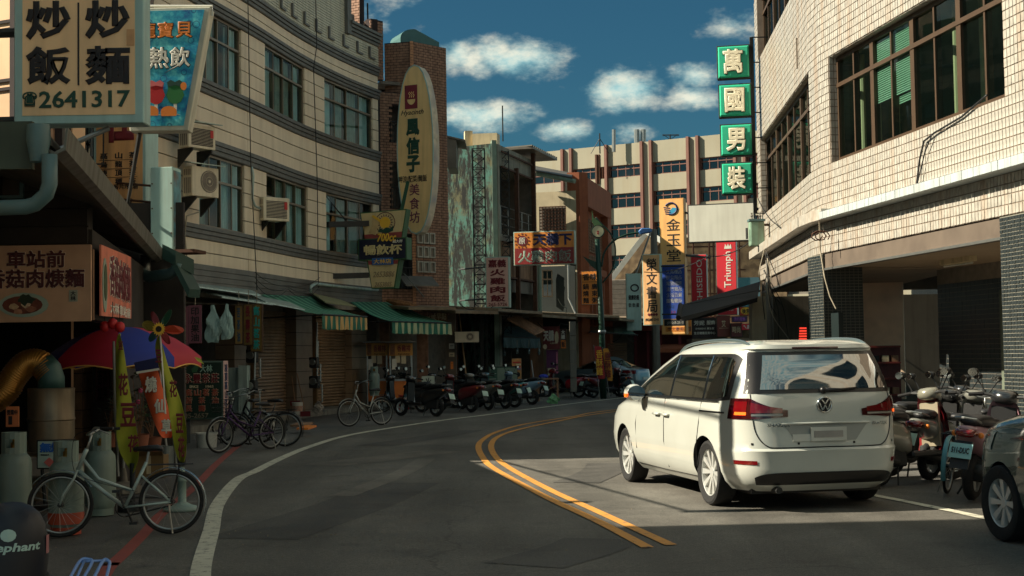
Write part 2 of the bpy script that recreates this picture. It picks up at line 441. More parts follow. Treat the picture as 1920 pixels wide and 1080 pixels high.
for k, (a, b, w_, m_) in enumerate((((470, 1010), (760, 905), .9, M_patch), ((600, 872), (830, 845), .8, M_patch2), ((980, 1060), (1130, 1010), .7, M_patch), ((640, 930), (800, 860), .3, M_patch2), ((1080, 905), (1140, 868), .6, M_patch), ((700, 836), (880, 806), .7, M_patch))):
    a, b = G(*a), G(*b); build('asphalt_patch', ribbon(MB(), spline([a, a.lerp(b, .5)+V((.12, .1, 0)), b], 6), w_, -.001+k*.0004), m_, road)
build('edge_line', ribbon(MB(), EDGE, .155, .004), Mw, road)
build('edge_line', ribbon(MB(), spline([G(1540, 910), G(1590, 920), G(1650, 931), G(1740, 949), G(1835, 969), V((4.75, 11, 0)), V((4.9, 8, 0))]), .12, .004), Mw, road)
for px in (yl, yr):
    build('centre_line', ribbon(MB(), spline([G(*q) for q in px]+[V((7.4, 49, 0)) if px is yl else V((7.6, 48.8, 0))]), .105, .004), My, road)
build('kerb_line', ribbon(MB(), spline([V((-2.6, 8, 0)), G(205, 1062), G(210, 1058), G(246, 1024), G(278, 991), G(302, 964), G(367, 910), V((-4.6, 22, 0)), V((-5.2, 27, 0))]), .12, -.002), Mr, road)

# ================================================================ curved beige building on the left
CT = spline([V(q) for q in ((-7.6, 29.6, 0), (-7.15, 32, 0), (-6.45, 35.3, 0), (-5.82, 38.8, 0), (-5.0, 42.0, 0), (-4.15, 44.4, 0))], 8)
CS = [0.0]
for a, b in zip(CT[:-1], CT[1:]): CS.append(CS[-1]+(b-a).length)
SL = CS[-1]
def cpos(s):
    s = max(0, min(SL-1e-6, s)); k = 0
    while CS[k+1] < s: k += 1
    t = (s-CS[k])/(CS[k+1]-CS[k]); p = CT[k].lerp(CT[k+1], t)
    d0 = (CT[min(k+2, len(CT)-1)]-CT[max(0, k-1)]); d0.normalize()
    return p, d0
def Fb(s, z, d=0.0):
    p, t = cpos(s); return V((p.x+t.y*d, p.y-t.x*d, z))
def BX(x, y, d=0.0):
    r = pxdir(x, y); az = r.x/r.y; lo, hi = 0, SL
    for _ in range(40):
        m = (lo+hi)/2; p = Fb(m, 0, d)
        if p.x/p.y < az: lo = m
        else: hi = m
    s = (lo+hi)/2; p = Fb(s, 0, d); return s, CAMH + r.z/r.y*p.y
M_board = mat('beige_siding', (228, 211, 182), .6, 0, .06, 1.2, dirt=.28, dcol=(150, 128, 98), streak=True, dsc=1.0, thr=(.42, .8))
M_mould = mat('dark_grey_moulding', (98, 96, 90), .55, .1, .15, 4, dirt=.4, dcol=(88, 84, 74), streak=True)
M_clad = mat('grey_metal_cladding', (96, 92, 84), .5, .2, .15, 3, dirt=.4)
M_frame = mat('bronze_window_frame', (120, 104, 84), .45, .35, .1)
M_void = mat('unlit_interior', (110, 104, 96), .9, 0, .2)
M_curt = mat('pale_curtain', (214, 228, 226), .85, 0, .1, 3)
M_curtb = mat('grey_net_curtain', (176, 182, 172), .9, 0, .15, 4)
beige = thing('apartment_building', 'beige boarded three storey apartment block with a curved front, left of the street', 'building', (-6, 38, 0))
def strip(mb, s0, s1, z0, z1, d0, d1, n=None):
    n = n or max(1, int((s1-s0)/.8))
    vs = []
    for i in range(n+1):
        s = s0+(s1-s0)*i/n
        vs += [Fb(s, z0, d0), Fb(s, z0, d1), Fb(s, z1, d1), Fb(s, z1, d0)]
    fs = []
    for i in range(n):
        a = 4*i; b = a+4
        for k in range(4): fs.append((a+k, b+k, b+(k+1) % 4, a+(k+1) % 4))
    fs += [(0, 1, 2, 3), (4*n+3, 4*n+2, 4*n+1, 4*n)]
    return mb.add(vs, fs)
WIN2 = [(BX(368, 110)[0], BX(452, 110)[0]), (BX(497, 150)[0], BX(571, 180)[0]), (BX(609, 230)[0], BX(699, 250)[0])]
WIN1 = [(BX(374, 360)[0], BX(458, 360)[0]), (BX(500, 390)[0], BX(577, 400)[0]), (BX(612, 420)[0], BX(700, 440)[0])]
Z1a, Z1b, Z2a, Z2b = 4.65, 6.38, 8.05, 9.72
mb = MB()
strip(mb, 0, SL, 10.0, 10.46, -.3, -.06); strip(mb, 0, SL, 6.7, 7.75, -.3, -.06); strip(mb, 0, SL, 3.1, 4.35, -.3, -.06)
for W, za, zb in ((WIN1, Z1a, Z1b), (WIN2, Z2a, Z2b)):
    e = [0]+[q for w in W for q in w]+[SL]
    for a, b in zip(e[::2], e[1::2]):
        if b-a > .05: strip(mb, a, b, za, zb, -.3, -.06)
    strip(mb, 0, SL, za, zb, -1.6, -1.5); strip(mb, 0, SL, za-.12, za, -1.5, -.1); strip(mb, 0, SL, zb, zb+.12, -1.5, -.1)
strip(mb, 0, SL, 10.0, 12.5, -4, -.8)
strip(mb, 0, .15, 0, 12.5, -8, -.07); strip(mb, SL-.15, SL, 0, 11.6, -8, -.07)
strip(mb, 0, SL, 0, 12, -8.2, -8.0)
build('wall', mb, [M_void], beige, w=True)
def courses(z0, z1, n, spans):
    h = (z1-z0)/n
    for k in range(n):
        for a, b in spans:
            if b-a < .12: continue
            mb = MB(); strip(mb, a+.008, b-.008, z0+k*h+.012, z0+(k+1)*h-.012, -.05, RN.uniform(-.003, .004))
            build('siding_panel', mb, M_board, beige, w=True)
cuts = [BX(465, 300)[0], BX(592, 300)[0]]
def cutspans(spans):
    out = []
    for a, b in spans:
        c = [a]+[q for q in cuts if a+.3 < q < b-.3]+[b]; out += list(zip(c[:-1], c[1:]))
    return out
full = cutspans([(0, SL)])
courses(10.0, 10.46, 2, full); courses(6.7, 7.75, 3, full); courses(3.76, 4.35, 2, full)
for W, za, zb, n in ((WIN1, Z1a, Z1b, 5), (WIN2, Z2a, Z2b, 5)):
    e = [0]+[q for w in W for q in w]+[SL]
    courses(za, zb, n, list(zip(e[::2], e[1::2])))
def moulding(z0, z1, steps, name='moulding', base=.05, grow=.035, s0=0, s1=None, m=None):
    mb = MB(); h = (z1-z0)/steps; s1 = SL if s1 is None else s1
    for k in range(steps): strip(mb, s0, s1, z0+k*h+.012, z0+(k+1)*h, -.04, base+grow*k)
    strip(mb, s0, s1, z0, z1, -.05, base-.02)
    build(name, mb, m or M_mould, beige, w=True)
moulding(4.35, 4.65, 3); moulding(6.38, 6.7, 3); moulding(7.75, 8.05, 3); moulding(9.72, 10.0, 3); moulding(10.46, 10.74, 3)
moulding(3.1, 3.76, 5, 'cladding_band', .04, .01, m=M_clad)
sC = BX(650, 60)[0]
# ribbed parapet sheet, taller to the left of the step
M_rib = mat('pale_ribbed_sheet', (194, 190, 168), .55, .1, .08, 3, dirt=.3, streak=True)
mb = MB()
def ribs(s0, s1, z0, z1):
    n = int((z1-z0)/.075)
    for k in range(n): strip(mb, s0, s1, z0+k*.075+.018, z0+(k+1)*.075, -.1, .03)
    strip(mb, s0, s1, z0, z1, -.1, .005)
ribs(0, sC, 10.74, 12.7); ribs(sC, SL, 10.74, 11.4)
build('ribbed_parapet', mb, M_rib, beige, w=True)
moulding(11.4, 11.78, 4, 'moulding', .06, .05, s0=sC)
mb = MB(); strip(mb, sC-.22, sC+.05, 11.35, 12.75, -.1, .14); build('parapet_trim', mb, M_mould, beige, w=True)
for x in (524, 545, 568, 590, 614, 641, 667, 690):
    s, _ = BX(x, 60); mb = MB(); zt = 11.3; strip(mb, s-.05, s+.03, 10.92, 11.28, .03, .09, 1); strip(mb, s+.03, s+.36, 10.92, 10.98, .03, .08, 1)
    build('corner_strip', mb, M_mould, beige, w=True)
def framed_window(parent, fn, w, za, zb, cols, tr, fm, gm, curtains=None, d=.06, fw=.05, mw=.04, name='window', heavy=()):
    """fn(u, z, d): u from 0 to w along the wall, d outward.  frame, panes and curtains are separate pieces"""
    def bx(mb, u0, u1, z0, z1, d0, d1):
        vs = [fn(u0, z0, d0), fn(u1, z0, d0), fn(u1, z0, d1), fn(u0, z0, d1), fn(u0, z1, d0), fn(u1, z1, d0), fn(u1, z1, d1), fn(u0, z1, d1)]
        mb.add(vs, [(0, 3, 2, 1), (4, 5, 6, 7), (0, 1, 5, 4), (1, 2, 6, 5), (2, 3, 7, 6), (3, 0, 4, 7)])
    mb = MB(); zt = zb-(zb-za)*tr
    bx(mb, 0, w, za, za+fw, -d, d*.6); bx(mb, 0, w, zb-fw, zb, -d, d*.6)
    if tr: bx(mb, 0, w, zt-mw*.7, zt+mw*.7, -d, d*.7)
    for k in range(cols+1):
        u = w*k/cols; hw = fw if k in (0, cols) or k in heavy else mw
        bx(mb, max(0, u-hw/2 if 0 < k < cols else (0 if k == 0 else w-hw)), min(w, u+hw/2 if 0 < k < cols else (hw if k == 0 else w)), za, zb, -d, d*.5)
    f = build(name, mb, fm, parent, w=True)
    rows = [(za+fw, zt-mw*.7), (zt+mw*.7, zb-fw)] if tr else [(za+fw, zb-fw)]
    for r, (z0, z1) in enumerate(rows):
        for k in range(cols):
            u0, u1 = w*k/cols+.02, w*(k+1)/cols-.02; e = -.012 if (k % 2) else .016
            build('pane', MB().q(fn(u0, z0, e), fn(u1, z0, e), fn(u1, z1, e), fn(u0, z1, e)), gm, f, w=True)
    for c in curtains or ():
        u0, u1, z0, z1, cm = c; mb = MB(); n = max(6, int((u1-u0)/.035))
        vs = []
        for i in range(n+1):
            u = u0+(u1-u0)*i/n; dd = -.11+.035*math.sin(i*1.35+u0)+RN.uniform(-.008, .008)
            vs += [fn(u, z0, dd), fn(u, z1, dd)]
        mb.add(vs, [(2*i, 2*i+2, 2*i+3, 2*i+1) for i in range(n)])
        build('curtain', mb, cm, f, w=True)
    return f
def bwin(s0, s1, za, zb, curt):
    fn = lambda u, z, d: Fb(s0+u, z, d-.08)
    w = s1-s0
    cu = [(a*w, b*w, za+.06, zb-.06, m) for a, b, m in curt]
    framed_window(beige, fn, w, za+.01, zb-.01, 4, .34, M_frame, M_win, cu)
bwin(*WIN2[0], Z2a, Z2b, [(.02, .5, M_curtb), (.72, .98, M_curt)])
bwin(*WIN2[1], Z2a, Z2b, [(.02, .25, M_curt), (.38, .74, M_curtb), (.8, .98, M_curt)])
bwin(*WIN2[2], Z2a, Z2b, [(.02, .22, M_curt), (.26, .47, M_curtb), (.5, .74, M_curtb), (.78, .98, M_curt)])
bwin(*WIN1[0], Z1a, Z1b, [(.05, .3, M_curtb), (.52, .97, M_curt)])
bwin(*WIN1[1], Z1a, Z1b, [(.3, .6, M_curtb), (.62, .98, M_curt)])
bwin(*WIN1[2], Z1a, Z1b, [(.02, .2, M_curt), (.3, .55, M_curtb), (.6, .8, M_curtb)])

# ---------------------------------------------------------------- bricks laid on a plane
def lay(mb, o, du, w, h, bw, bh, gap, dep, holes=(), stag=True, nrm=None, rz=.004, box=None):
    """brick or tile courses laid on a wall: o corner, du unit direction along the wall, nrm outward"""
    o = V(o); du = V(du).normalized(); n = V(nrm) if nrm else V((du.y, -du.x, 0)); up = V((0, 0, 1))
    rows = int(h/bh+.01); out = []
    for r in range(rows):
        z0 = r*bh+gap/2; z1 = (r+1)*bh-gap/2; off = (bw/2 if (stag and r % 2) else 0); u = -off
        while u < w-.01:
            a = max(0, u+gap/2); b = min(w, u+bw-gap/2); u += bw
            if b-a < gap: continue
            cu, cz = (a+b)/2, (z0+z1)/2
            if any(x0 < cu < x1 and y0 < cz < y1 for x0, x1, y0, y1 in holes): continue
            d = dep+RN.uniform(-rz, rz)
            if box is not None:
                out.append((o+du*a+up*z0, b-a, z1-z0, d)); continue
            p = [o+du*a+up*z0, o+du*b+up*z0, o+du*b+up*z1, o+du*a+up*z1]; q = [v+n*d for v in p]
            mb.add(p+q, [(4, 5, 6, 7), (0, 1, 5, 4), (1, 2, 6, 5), (2, 3, 7, 6), (3, 0, 4, 7)])
    return out
def plane_wall(mb, a, b, z0, z1, th=.2, nrm=None):
    a = V((a[0], a[1], 0)); b = V((b[0], b[1], 0)); d = b-a; n = V((d.y, -d.x, 0)).normalized()
    return mb.obox((a.x, a.y, z0), d, -n*th, (0, 0, z1-z0))
M_brick = mat('red_brown_brick', (146, 110, 88), .75, 0, .3, 7, dirt=.4, dcol=(70, 50, 42), streak=True)
M_mort = mat('dark_mortar', (44, 32, 30), .9, 0, .2)
brk = thing('brick_building', 'red brown brick apartment tower beside the curved beige block, teal vent on its roof', 'building', (-3.5, 46, 0))
K0 = V((-4.1, 44.45, 0)); K1 = V((-3.12, 44.95, 0)); K2 = V((-2.06, 46.05, 0))
mb = MB(); m2 = MB()
def bwall(a, b, z0, z1, holes=()):
    a = V((a[0], a[1], 0)); b = V((b[0], b[1], 0)); d = b-a
    # mortar face split round the holes
    zs = sorted({z0, z1}|{max(z0, min(z1, q+z0)) for hh in holes for q in hh[2:]}); us = sorted({0.0, d.length}|{max(0, min(d.length, q)) for hh in holes for q in hh[:2]})
    n = V((d.y, -d.x, 0)).normalized(); dn = d.normalized()
    for ua, ub in zip(us[:-1], us[1:]):
        for za, zb in zip(zs[:-1], zs[1:]):
            cu, cz = (ua+ub)/2, (za+zb)/2-z0
            if any(x0 < cu < x1 and y0 < cz < y1 for x0, x1, y0, y1 in holes): continue
            p = a+dn*ua; m2.obox((p.x, p.y, za), dn*(ub-ua), -n*.25, (0, 0, zb-za))
    lay(mb, (a.x, a.y, z0), d, d.length, z1-z0, .205, .088, .016, .012, holes)
# balcony side (left), corner pillar, right side
bwall(K0, K1, 3.2, 10.0, [(.35, 1.1, .55, 2.3), (.35, 1.1, 3.1, 4.6), (.35, 1.1, 5.2, 6.4)])
T0 = V((-4.0, 45.2, 0)); T1 = V((-3.14, 45.0, 0))
bwall(T0, T1, 10.0, 11.7)
bwall(K1, K2, 2.9, 11.7, [(.62, .98, 5.35, 6.9)])
bwall((-4.35, 44.3), (-4.0, 44.7), 10.4, 12.3); bwall((-4.62, 44.7), (-4.35, 44.3), 10.4, 12.3)
bwall((-6.1, 45.6), (-4.75, 44.8), 11.2, 13.6)
plane_wall(m2, K2, (-3.6, 49.5), 2.9, 11.4, .1)
stuff(build('brick', mb, M_brick, brk, w=True)); build('wall', m2, M_mort, brk, w=True)
M_litbrick = mat('sun_toned_corner_brick', (178, 128, 92), .7, 0, .2, 9)  # sunlight on the tower corner is put into this lighter brick colour
for k in range(100):
    z = 2.9+k*.088; build('corner_brick', MB().obox((K1.x-.03, K1.y-.06, z+.008), (.10, .03, 0), (-.02, .1, 0), (0, 0, .072)), M_litbrick, brk, w=True)
mb = MB(); mb.obox((K0.x, K0.y+1.2, 3), (1.5, .6, 0), (-.1, .2, 0), (0, 0, 7)); mb.obox((-4.1, 44.7, 10.3), (1.9, 1.2, 0), (-1, 3.5, 0), (0, 0, .1)); mb.obox((-5.9, 45.5, 10.3), (1.9, .2, 0), (-.2, 2, 0), (0, 0, .1))
build('inner_wall', mb, M_void, brk, w=True)
# balcony rails, tower window, breeze blocks
for z in (3.75, 6.3, 8.4):
    mb = MB(); a = K0.lerp(K1, .33); b = K0.lerp(K1, .98)
    for k in range(7): p = a.lerp(b, k/6); mb.tube([(p.x, p.y-.03, z), (p.x, p.y-.03, z+.65)], .012, 5)
    mb.tube([(a.x, a.y-.03, z+.65), (b.x, b.y-.03, z+.65)], .02, 5); build('balcony_rail', mb, M_dsteel, brk, w=True)
dK = (K2-K1).normalized()
framed_window(brk, lambda u, z, d: K1+dK*(.62+u)+V((dK.y, -dK.x, 0))*(d-.1)+V((0, 0, z)), .36, 8.25, 9.8, 2, .4, M_frame, M_win)
M_bb = mat('pale_breeze_block', (168, 164, 150), .8, 0, .1, 8, dirt=.3)
for j, zc in enumerate((5.38, 4.93, 4.45)):
    for i in range(3):
        if j == 2 and i == 2 and False: continue
        u = .22+i*.27; p = K1+dK*u; n = V((dK.y, -dK.x, 0)); mb = MB(); hw, hh = .12, .18
        for (a, b, c, d_) in ((-hw, -hw+.045, -hh, hh), (hw-.045, hw, -hh, hh), (-hw+.045, hw-.045, -hh, -hh+.045), (-hw+.045, hw-.045, hh-.045, hh)):
            mb.obox(p+dK*a+V((0, 0, zc+c))+n*.012, dK*(b-a), n*.07, (0, 0, d_-c))
        mb2 = mb; build('breeze_block', mb2, M_bb, brk, w=True)
        build('block_hole', MB().obox(p+dK*(-.07)+V((0, 0, zc-.13))+n*.013, dK*.14, n*.006, (0, 0, .26)), M_dark, brk, w=True)
# teal barrel vent on the tower roof
c = P(782, 88, 46.5); mb = MB(); pl = [(-.62, 0), (-.62, .3)]+[(-.1+.52*math.cos(a), .3+.32*math.sin(a)) for a in [math.pi-i*math.pi/2/6 for i in range(7)]]+[(.75, .25), (.75, 0)]
ax = V((.9, .42, 0)).normalized(); ay = V((-ax.y, ax.x, 0))
mb.prism(pl, lambda u, v, d: V((c.x, c.y, 11.8))+ax*u+ay*d+V((0, 0, v)), -.1, .9)
build('roof_vent', mb, mat('teal_sheet_metal', (70, 108, 106), .5, .2, .08), brk, w=True)
build('roof_pole', MB().tube([P(690, 50, 45.2), P(689, 6, 45.2)], .03, 6), M_dsteel, brk, w=True)
# little tiled canopy below and shed roof at the right edge
mb = MB(); mb.obox(P(748, 520, 44.4), (1.0, .6, 0), (.25, -.4, -.3), (0, 0, .05)); build('canopy', mb, M_mould, brk, w=True)
mb = MB(); mb.obox((-2.1, 47.0, 8.9), (.6, .2, -.12), (0, 2, 0), (0, 0, .06)); mb.obox((-2.1, 47.05, 7.9), (.3, .1, 0), (0, 1.8, 0), (0, 0, .98)); build('roof_shed', mb, M_clad, brk, w=True)
# ================================================================ stained concrete building beyond the brick tower
def stain_mat():
    m = bpy.data.materials.new('mossy_streaked_plaster'); m.use_nodes = True; nt = m.node_tree; N = nt.nodes; L = nt.links; b = N['Principled BSDF']
    tc = N.new('ShaderNodeTexCoord'); o = tc.outputs['Object']
    def noise(sc, det, stretch=None, ro=.6):
        v = o
        if stretch:
            mp = N.new('ShaderNodeMapping'); mp.inputs['Scale'].default_value = stretch; L.new(o, mp.inputs[0]); v = mp.outputs[0]
        n = N.new('ShaderNodeTexNoise'); n.inputs['Scale'].default_value = sc; n.inputs['Detail'].default_value = det; n.inputs['Roughness'].default_value = ro
        L.new(v, n.inputs['Vector']); return n.outputs[0]
    def mix(f, a, c, lo, hi):
        mr = N.new('ShaderNodeMapRange'); mr.inputs[1].default_value = lo; mr.inputs[2].default_value = hi; L.new(f, mr.inputs[0])
        mx = N.new('ShaderNodeMix'); mx.data_type = 'RGBA'; L.new(mr.outputs[0], mx.inputs[0])
        for i, q in ((6, a), (7, c)):
            if isinstance(q, tuple): mx.inputs[i].default_value = (*lin(q), 1)
            else: L.new(q, mx.inputs[i])
        return mx.outputs[2]
    c = mix(noise(1.3, 5), (64, 104, 94), (84, 84, 60), .5, .62)
    c = mix(noise(5, 9, ro=.75), c, (64, 76, 66), .5, .6)
    c = mix(noise(2.0, 10, (2.2, 2.2, .5), .75), c, (20, 23, 20), .45, .53)
    L.new(c, b.inputs['Base Color']); b.inputs['Roughness'].default_value = .95
    bp = N.new('ShaderNodeBump'); bp.inputs['Strength'].default_value = .6; L.new(noise(9, 6), bp.inputs['Height']); L.new(bp.outputs[0], b.inputs['Normal'])
    return m
M_moss = stain_mat()
M_ptile = mat('pale_green_tile_strip', (128, 146, 128), .6, 0, .12, 6, dirt=.35, streak=True)
M_brown = mat('weathered_brown_panel', (146, 110, 82), .8, 0, .2, 2, dirt=.5, dcol=(60, 48, 40), streak=True)
moss = thing('stained_building', 'three storey building with a moss stained blank side wall and open balconies', 'building', (-1, 52, 0))
a = PL(845, 300, (-4, 51.5), (2, 50.5)); Ya = 51.0
s0 = P(838, 400, 51.2); s1 = P(924, 400, 50.2); ZT = 9.15
mb = MB(); plane_wall(mb, s0, s1, 0, ZT, .3); build('side_wall', mb, M_moss, moss, w=True)
f1 = V((s1.x+.02, s1.y, 0)); fd = V((1.5, 5.0, 0)).normalized(); f2 = f1+fd*5.2
mb = MB(); c0 = f1; mb.obox((c0.x-.02, c0.y-.03, 0), (.17, .1, 0), (-.05, .4, 0), (0, 0, ZT+.12)); build('corner_strip', mb, M_ptile, moss, w=True)
g1 = f1+V((.17, .1, 0)); fn_ = V((fd.y, -fd.x, 0))
inw = V((s1.x-s0.x, s1.y-s0.y, 0)).normalized()
def Fm(u, z, d=0): return g1+fd*u+(fn_*d if d > 0 else inw*d)+V((0, 0, z))
mb = MB()
def fbox(mb, F, u0, u1, z0, z1, d0, d1):
    vs = [F(u0, z0, d0), F(u1, z0, d0), F(u1, z0, d1), F(u0, z0, d1), F(u0, z1, d0), F(u1, z1, d0), F(u1, z1, d1), F(u0, z1, d1)]
    return mb.add(vs, [(0, 3, 2, 1), (4, 5, 6, 7), (0, 1, 5, 4), (1, 2, 6, 5), (2, 3, 7, 6), (3, 0, 4, 7)])
fbox(mb, Fm, 0, 5, ZT-.75, ZT, -1.5, 0); fbox(mb, Fm, 0, .25, 0, ZT-.75, -1.5, 0)
build('roof_beam', mb, mat('grey_plaster', (140, 136, 120), .8, 0, .12, 3, dirt=.5, streak=True), moss, w=True)
mb = MB(); fbox(mb, Fm, 4.6, 4.9, 0, ZT-.75, -1.7, -.03); fbox(mb, Fm, 0, 5, 0, ZT-.75, -1.8, -1.5); fbox(mb, Fm, 0, 5, 5.7, 5.95, -1.5, -.02); fbox(mb, Fm, 0, 5, 3.0, 3.2, -1.5, -.02)
build('balcony_floor', mb, M_dark, moss, w=True)
mb = MB(); fbox(mb, Fm, .4, 5, 4.4, 5.7, -.2, -.05); build('balcony_parapet', mb, M_brown, moss, w=True)
mb = MB(); fbox(mb, Fm, .4, 5, 3.9, 4.35, -.1, -.03); build('corrugated_band', mb, M_clad, moss, w=True)
mb = MB()
for k in range(6): mb.tube([Fm(.3+k*.9, 5.95, 0), Fm(.3+k*.9, 6.95, 0)], .018, 5)
for z in (6.3, 6.6, 6.95): mb.tube([Fm(.25, z, 0), Fm(5, z, 0)], .018, 5)
build('balcony_rail', mb, M_alu, moss, w=True)
mb = MB()
for u, z0, z1 in ((1.9, 3.2, 8.5), (4.2, 3.2, 9.6)): fbox(mb, Fm, u, u+.14, z0, z1, .05, .2)
for z in (5.65, 8.35, 8.9, 4.4): mb.bar(Fm(.2, z, .1), Fm(4.3, z, .1), .06, .06)
build('steel_frame', mb, M_rust, moss, w=True)
pw = Fm(3.0, 0, .3)
mb = MB(); mb.obox(Fm(2.9, 9.35, .5), fd*3.6, -fn_*2.2, V((0, 0, .08)))
for k in range(14): mb.bar(Fm(2.9+k*.27, 9.46, .5), Fm(2.9+k*.27, 9.46, -1.7), .1, .05)
build('tin_awning', mb, M_clad, moss, w=True)
mb = MB(); fbox(mb, Fm, -.3, 1.8, 0, 0, 0, 0); p = P(875, 268, 51.6)
mb = MB().obox(P(872, 273, 51.6), (.28, .05, 0), (-.05, .4, 0), (0, 0, .55)); mb.obox(P(886, 272, 51.5), (.9, -.1, 0), (.1, .5, 0), (0, 0, .42)); build('roof_block', mb, M_cream, moss, w=True)
def lattice_mast(label, px, y0, y1, Y, w=.34, n=16):
    b = P(px, y1, Y); t_ = P(px, y0, Y)
    o = thing('lattice_mast', label, 'mast', (b.x, b.y, 0), 0, 'steel lattice masts that carry hanging signs')
    z1 = t_.z; mb = MB(); c = [(-w/2, -w/2), (w/2, -w/2), (w/2, w/2), (-w/2, w/2)]
    for x, y in c: mb.bar((x, y, 0), (x, y, z1), .04, .04)
    build('chord', mb, M_dsteel, o)
    mb = MB()
    for k in range(n):
        za, zb = z1*k/n, z1*(k+1)/n
        for i in range(4):
            p, q = c[i], c[(i+1) % 4]; mb.bar((*p, za), (*q, zb), .022, .022); mb.bar((*p, zb), (*q, zb), .022, .022)
    build('brace', mb, M_dsteel, o); return o
lattice_mast('dark lattice mast in front of the moss stained wall', 903, 280, 700, 49.6, .42, 26)
lattice_mast('slim dark mast beside the open balconies', 951, 285, 640, 51.0, .3, 26)
# ================================================================ small house with a rusty lattice
M_gpl = mat('buff_plaster', (176, 164, 136), .85, 0, .12, 2.5, dirt=.5, dcol=(96, 76, 56), streak=True)  # plain buff plaster with brown streaks
M_dgrn = mat('dark_green_grey_wall', (34, 42, 40), .85, 0, .2, 2, dirt=.3)
lat = thing('lattice_house', 'narrow plaster house with a rusty window lattice and green metal gutter', 'house', (1.5, 57, 0))
q0 = P(1005, 400, 57.5); q1 = P(1072, 400, 57.0)
mb = MB(); plane_wall(mb, q0, (P(1080, 400, 57)), 0, 8.2, .3); build('wall', mb, M_gpl, lat, w=True)
mb = MB(); plane_wall(mb, P(1012, 400, 57.2), P(1076, 400, 56.8), 2.6, 5.15, .1); build('lower_wall', mb, M_dgrn, lat, w=True)
def latt(parent, a, b, z0, z1, nu, nv, m, r=.02, back=True):
    a = V((a.x, a.y, 0)); b = V((b.x, b.y, 0)); d = b-a; n = V((d.y, -d.x, 0)).normalized()  # flush patch, the shade of the recess is put into its colour
    if back: build('lattice_opening', MB().obox(a+n*.01+V((0, 0, z0)), d, n*.01, (0, 0, z1-z0)), M_dark, parent, w=True)
    for i in range(nv+1):
        z = z0+(z1-z0)*i/nv; build('lattice_slat', MB().bar(a+n*.06+V((0, 0, z)), b+n*.06+V((0, 0, z)), .03, r*2), m, parent, w=True)
    mb = MB()
    for i in range(nu+1):
        p = a+d*(i/nu)+n*.08; mb.bar((p.x, p.y, z0), (p.x, p.y, z1), r*1.4, r*1.4)
    build('lattice_bar', mb, m, parent, w=True)
latt(lat, P(1012, 400, 57.1), P(1061, 400, 56.9), 5.75, 7.55, 8, 14, M_rust)
mb = MB(); a = P(1006, 326, 56.6); b = P(1078, 340, 55.6); mb.tube([a, b], .09, 10); build('gutter', mb, M_ptile, lat, w=True)
build('roof', MB().obox((a.x-.1, a.y, a.z+.1), b-a, (.1, 2.5, .5), (0, 0, .06)), M_clad, lat, w=True)
framed_window(lat, lambda u, z, d: P(1016, 0, 57.1)*0+V((P(1016, 500, 57.0).x+u, 56.95-d*0-.02-d, z)), .42, 3.9, 5.0, 2, .35, M_frame, M_wind)
build('drain_pipe', MB().tube([P(1065, 490, 56.5), P(1066, 560, 56.5), P(1080, 590, 56.3)], .04, 6), M_alu, lat, w=True)
build('porch_post', MB().tube([P(1010, 445, 55.8), P(1012, 585, 55.8)], .09, 8), M_ptile, lat, w=True)
# ================================================================ orange rendered building
M_or = mat('orange_brown_render', (150, 84, 54), .85, 0, .12, 3, dirt=.35, dcol=(90, 50, 36), streak=True)
org = thing('orange_building', 'orange brown three storey building with recessed lattice windows', 'building', (3, 60, 0))
o1 = P(1087, 400, 57); o0 = P(1071, 400, 57.6); o2 = V((4.62, 64.8, 0)); od = (o2-V((o1.x, o1.y, 0))).normalized(); on = V((od.y, -od.x, 0)); OL = (o2-V((o1.x, o1.y, 0))).length
def Fo(u, z, d=0): return V((o1.x, o1.y, z))+od*u+on*d
mb = MB(); plane_wall(mb, o0, o1, 0, 8.95, .4)
fbox(mb, Fo, 0, OL, 7.75, 8.95, -.5, 0); fbox(mb, Fo, 0, .5, 0, 7.75, -.5, -.02); fbox(mb, Fo, OL-.9, OL, 0, 7.75, -.5, -.02)
fbox(mb, Fo, .5, OL-.9, 0, 7.75, -.6, -.35)
for k in range(6): fbox(mb, Fo, .8+k*1.0, 1.05+k*1.0, 2.8, 5.0, -.35, -.05)
fbox(mb, Fo, .5, OL-.9, 5.0, 5.3, -.35, -.1)
build('wall', mb, M_or, org, w=True)
for z0, z1 in ((6.0, 7.4), (5.3, 5.85)):
    mb = MB(); fbox(mb, Fo, .8, OL-1.2, z0, z1, -.345, -.33); build('lattice_opening', mb, M_dark, org, w=True)
    n = int((z1-z0)/.13)
    for i in range(n+1): mb = MB(); fbox(mb, Fo, .8, OL-1.2, z0+i*.13-.02, z0+i*.13+.02, -.32, -.28); build('lattice_slat', mb, M_brown, org, w=True)
    mb = MB()
    for i in range(13): u = .8+(OL-2.0)*i/12; fbox(mb, Fo, u-.03, u+.03, z0, z1, -.3, -.26)
    build('lattice_bar', mb, M_brown, org, w=True)
for k in range(3):
    fw = lambda u, z, d, k=k: Fo(1.15+k*1.9+u, z, -.3+d); framed_window(org, fw, .65, 3.3, 4.8, 1, .4, M_frame, M_wind)
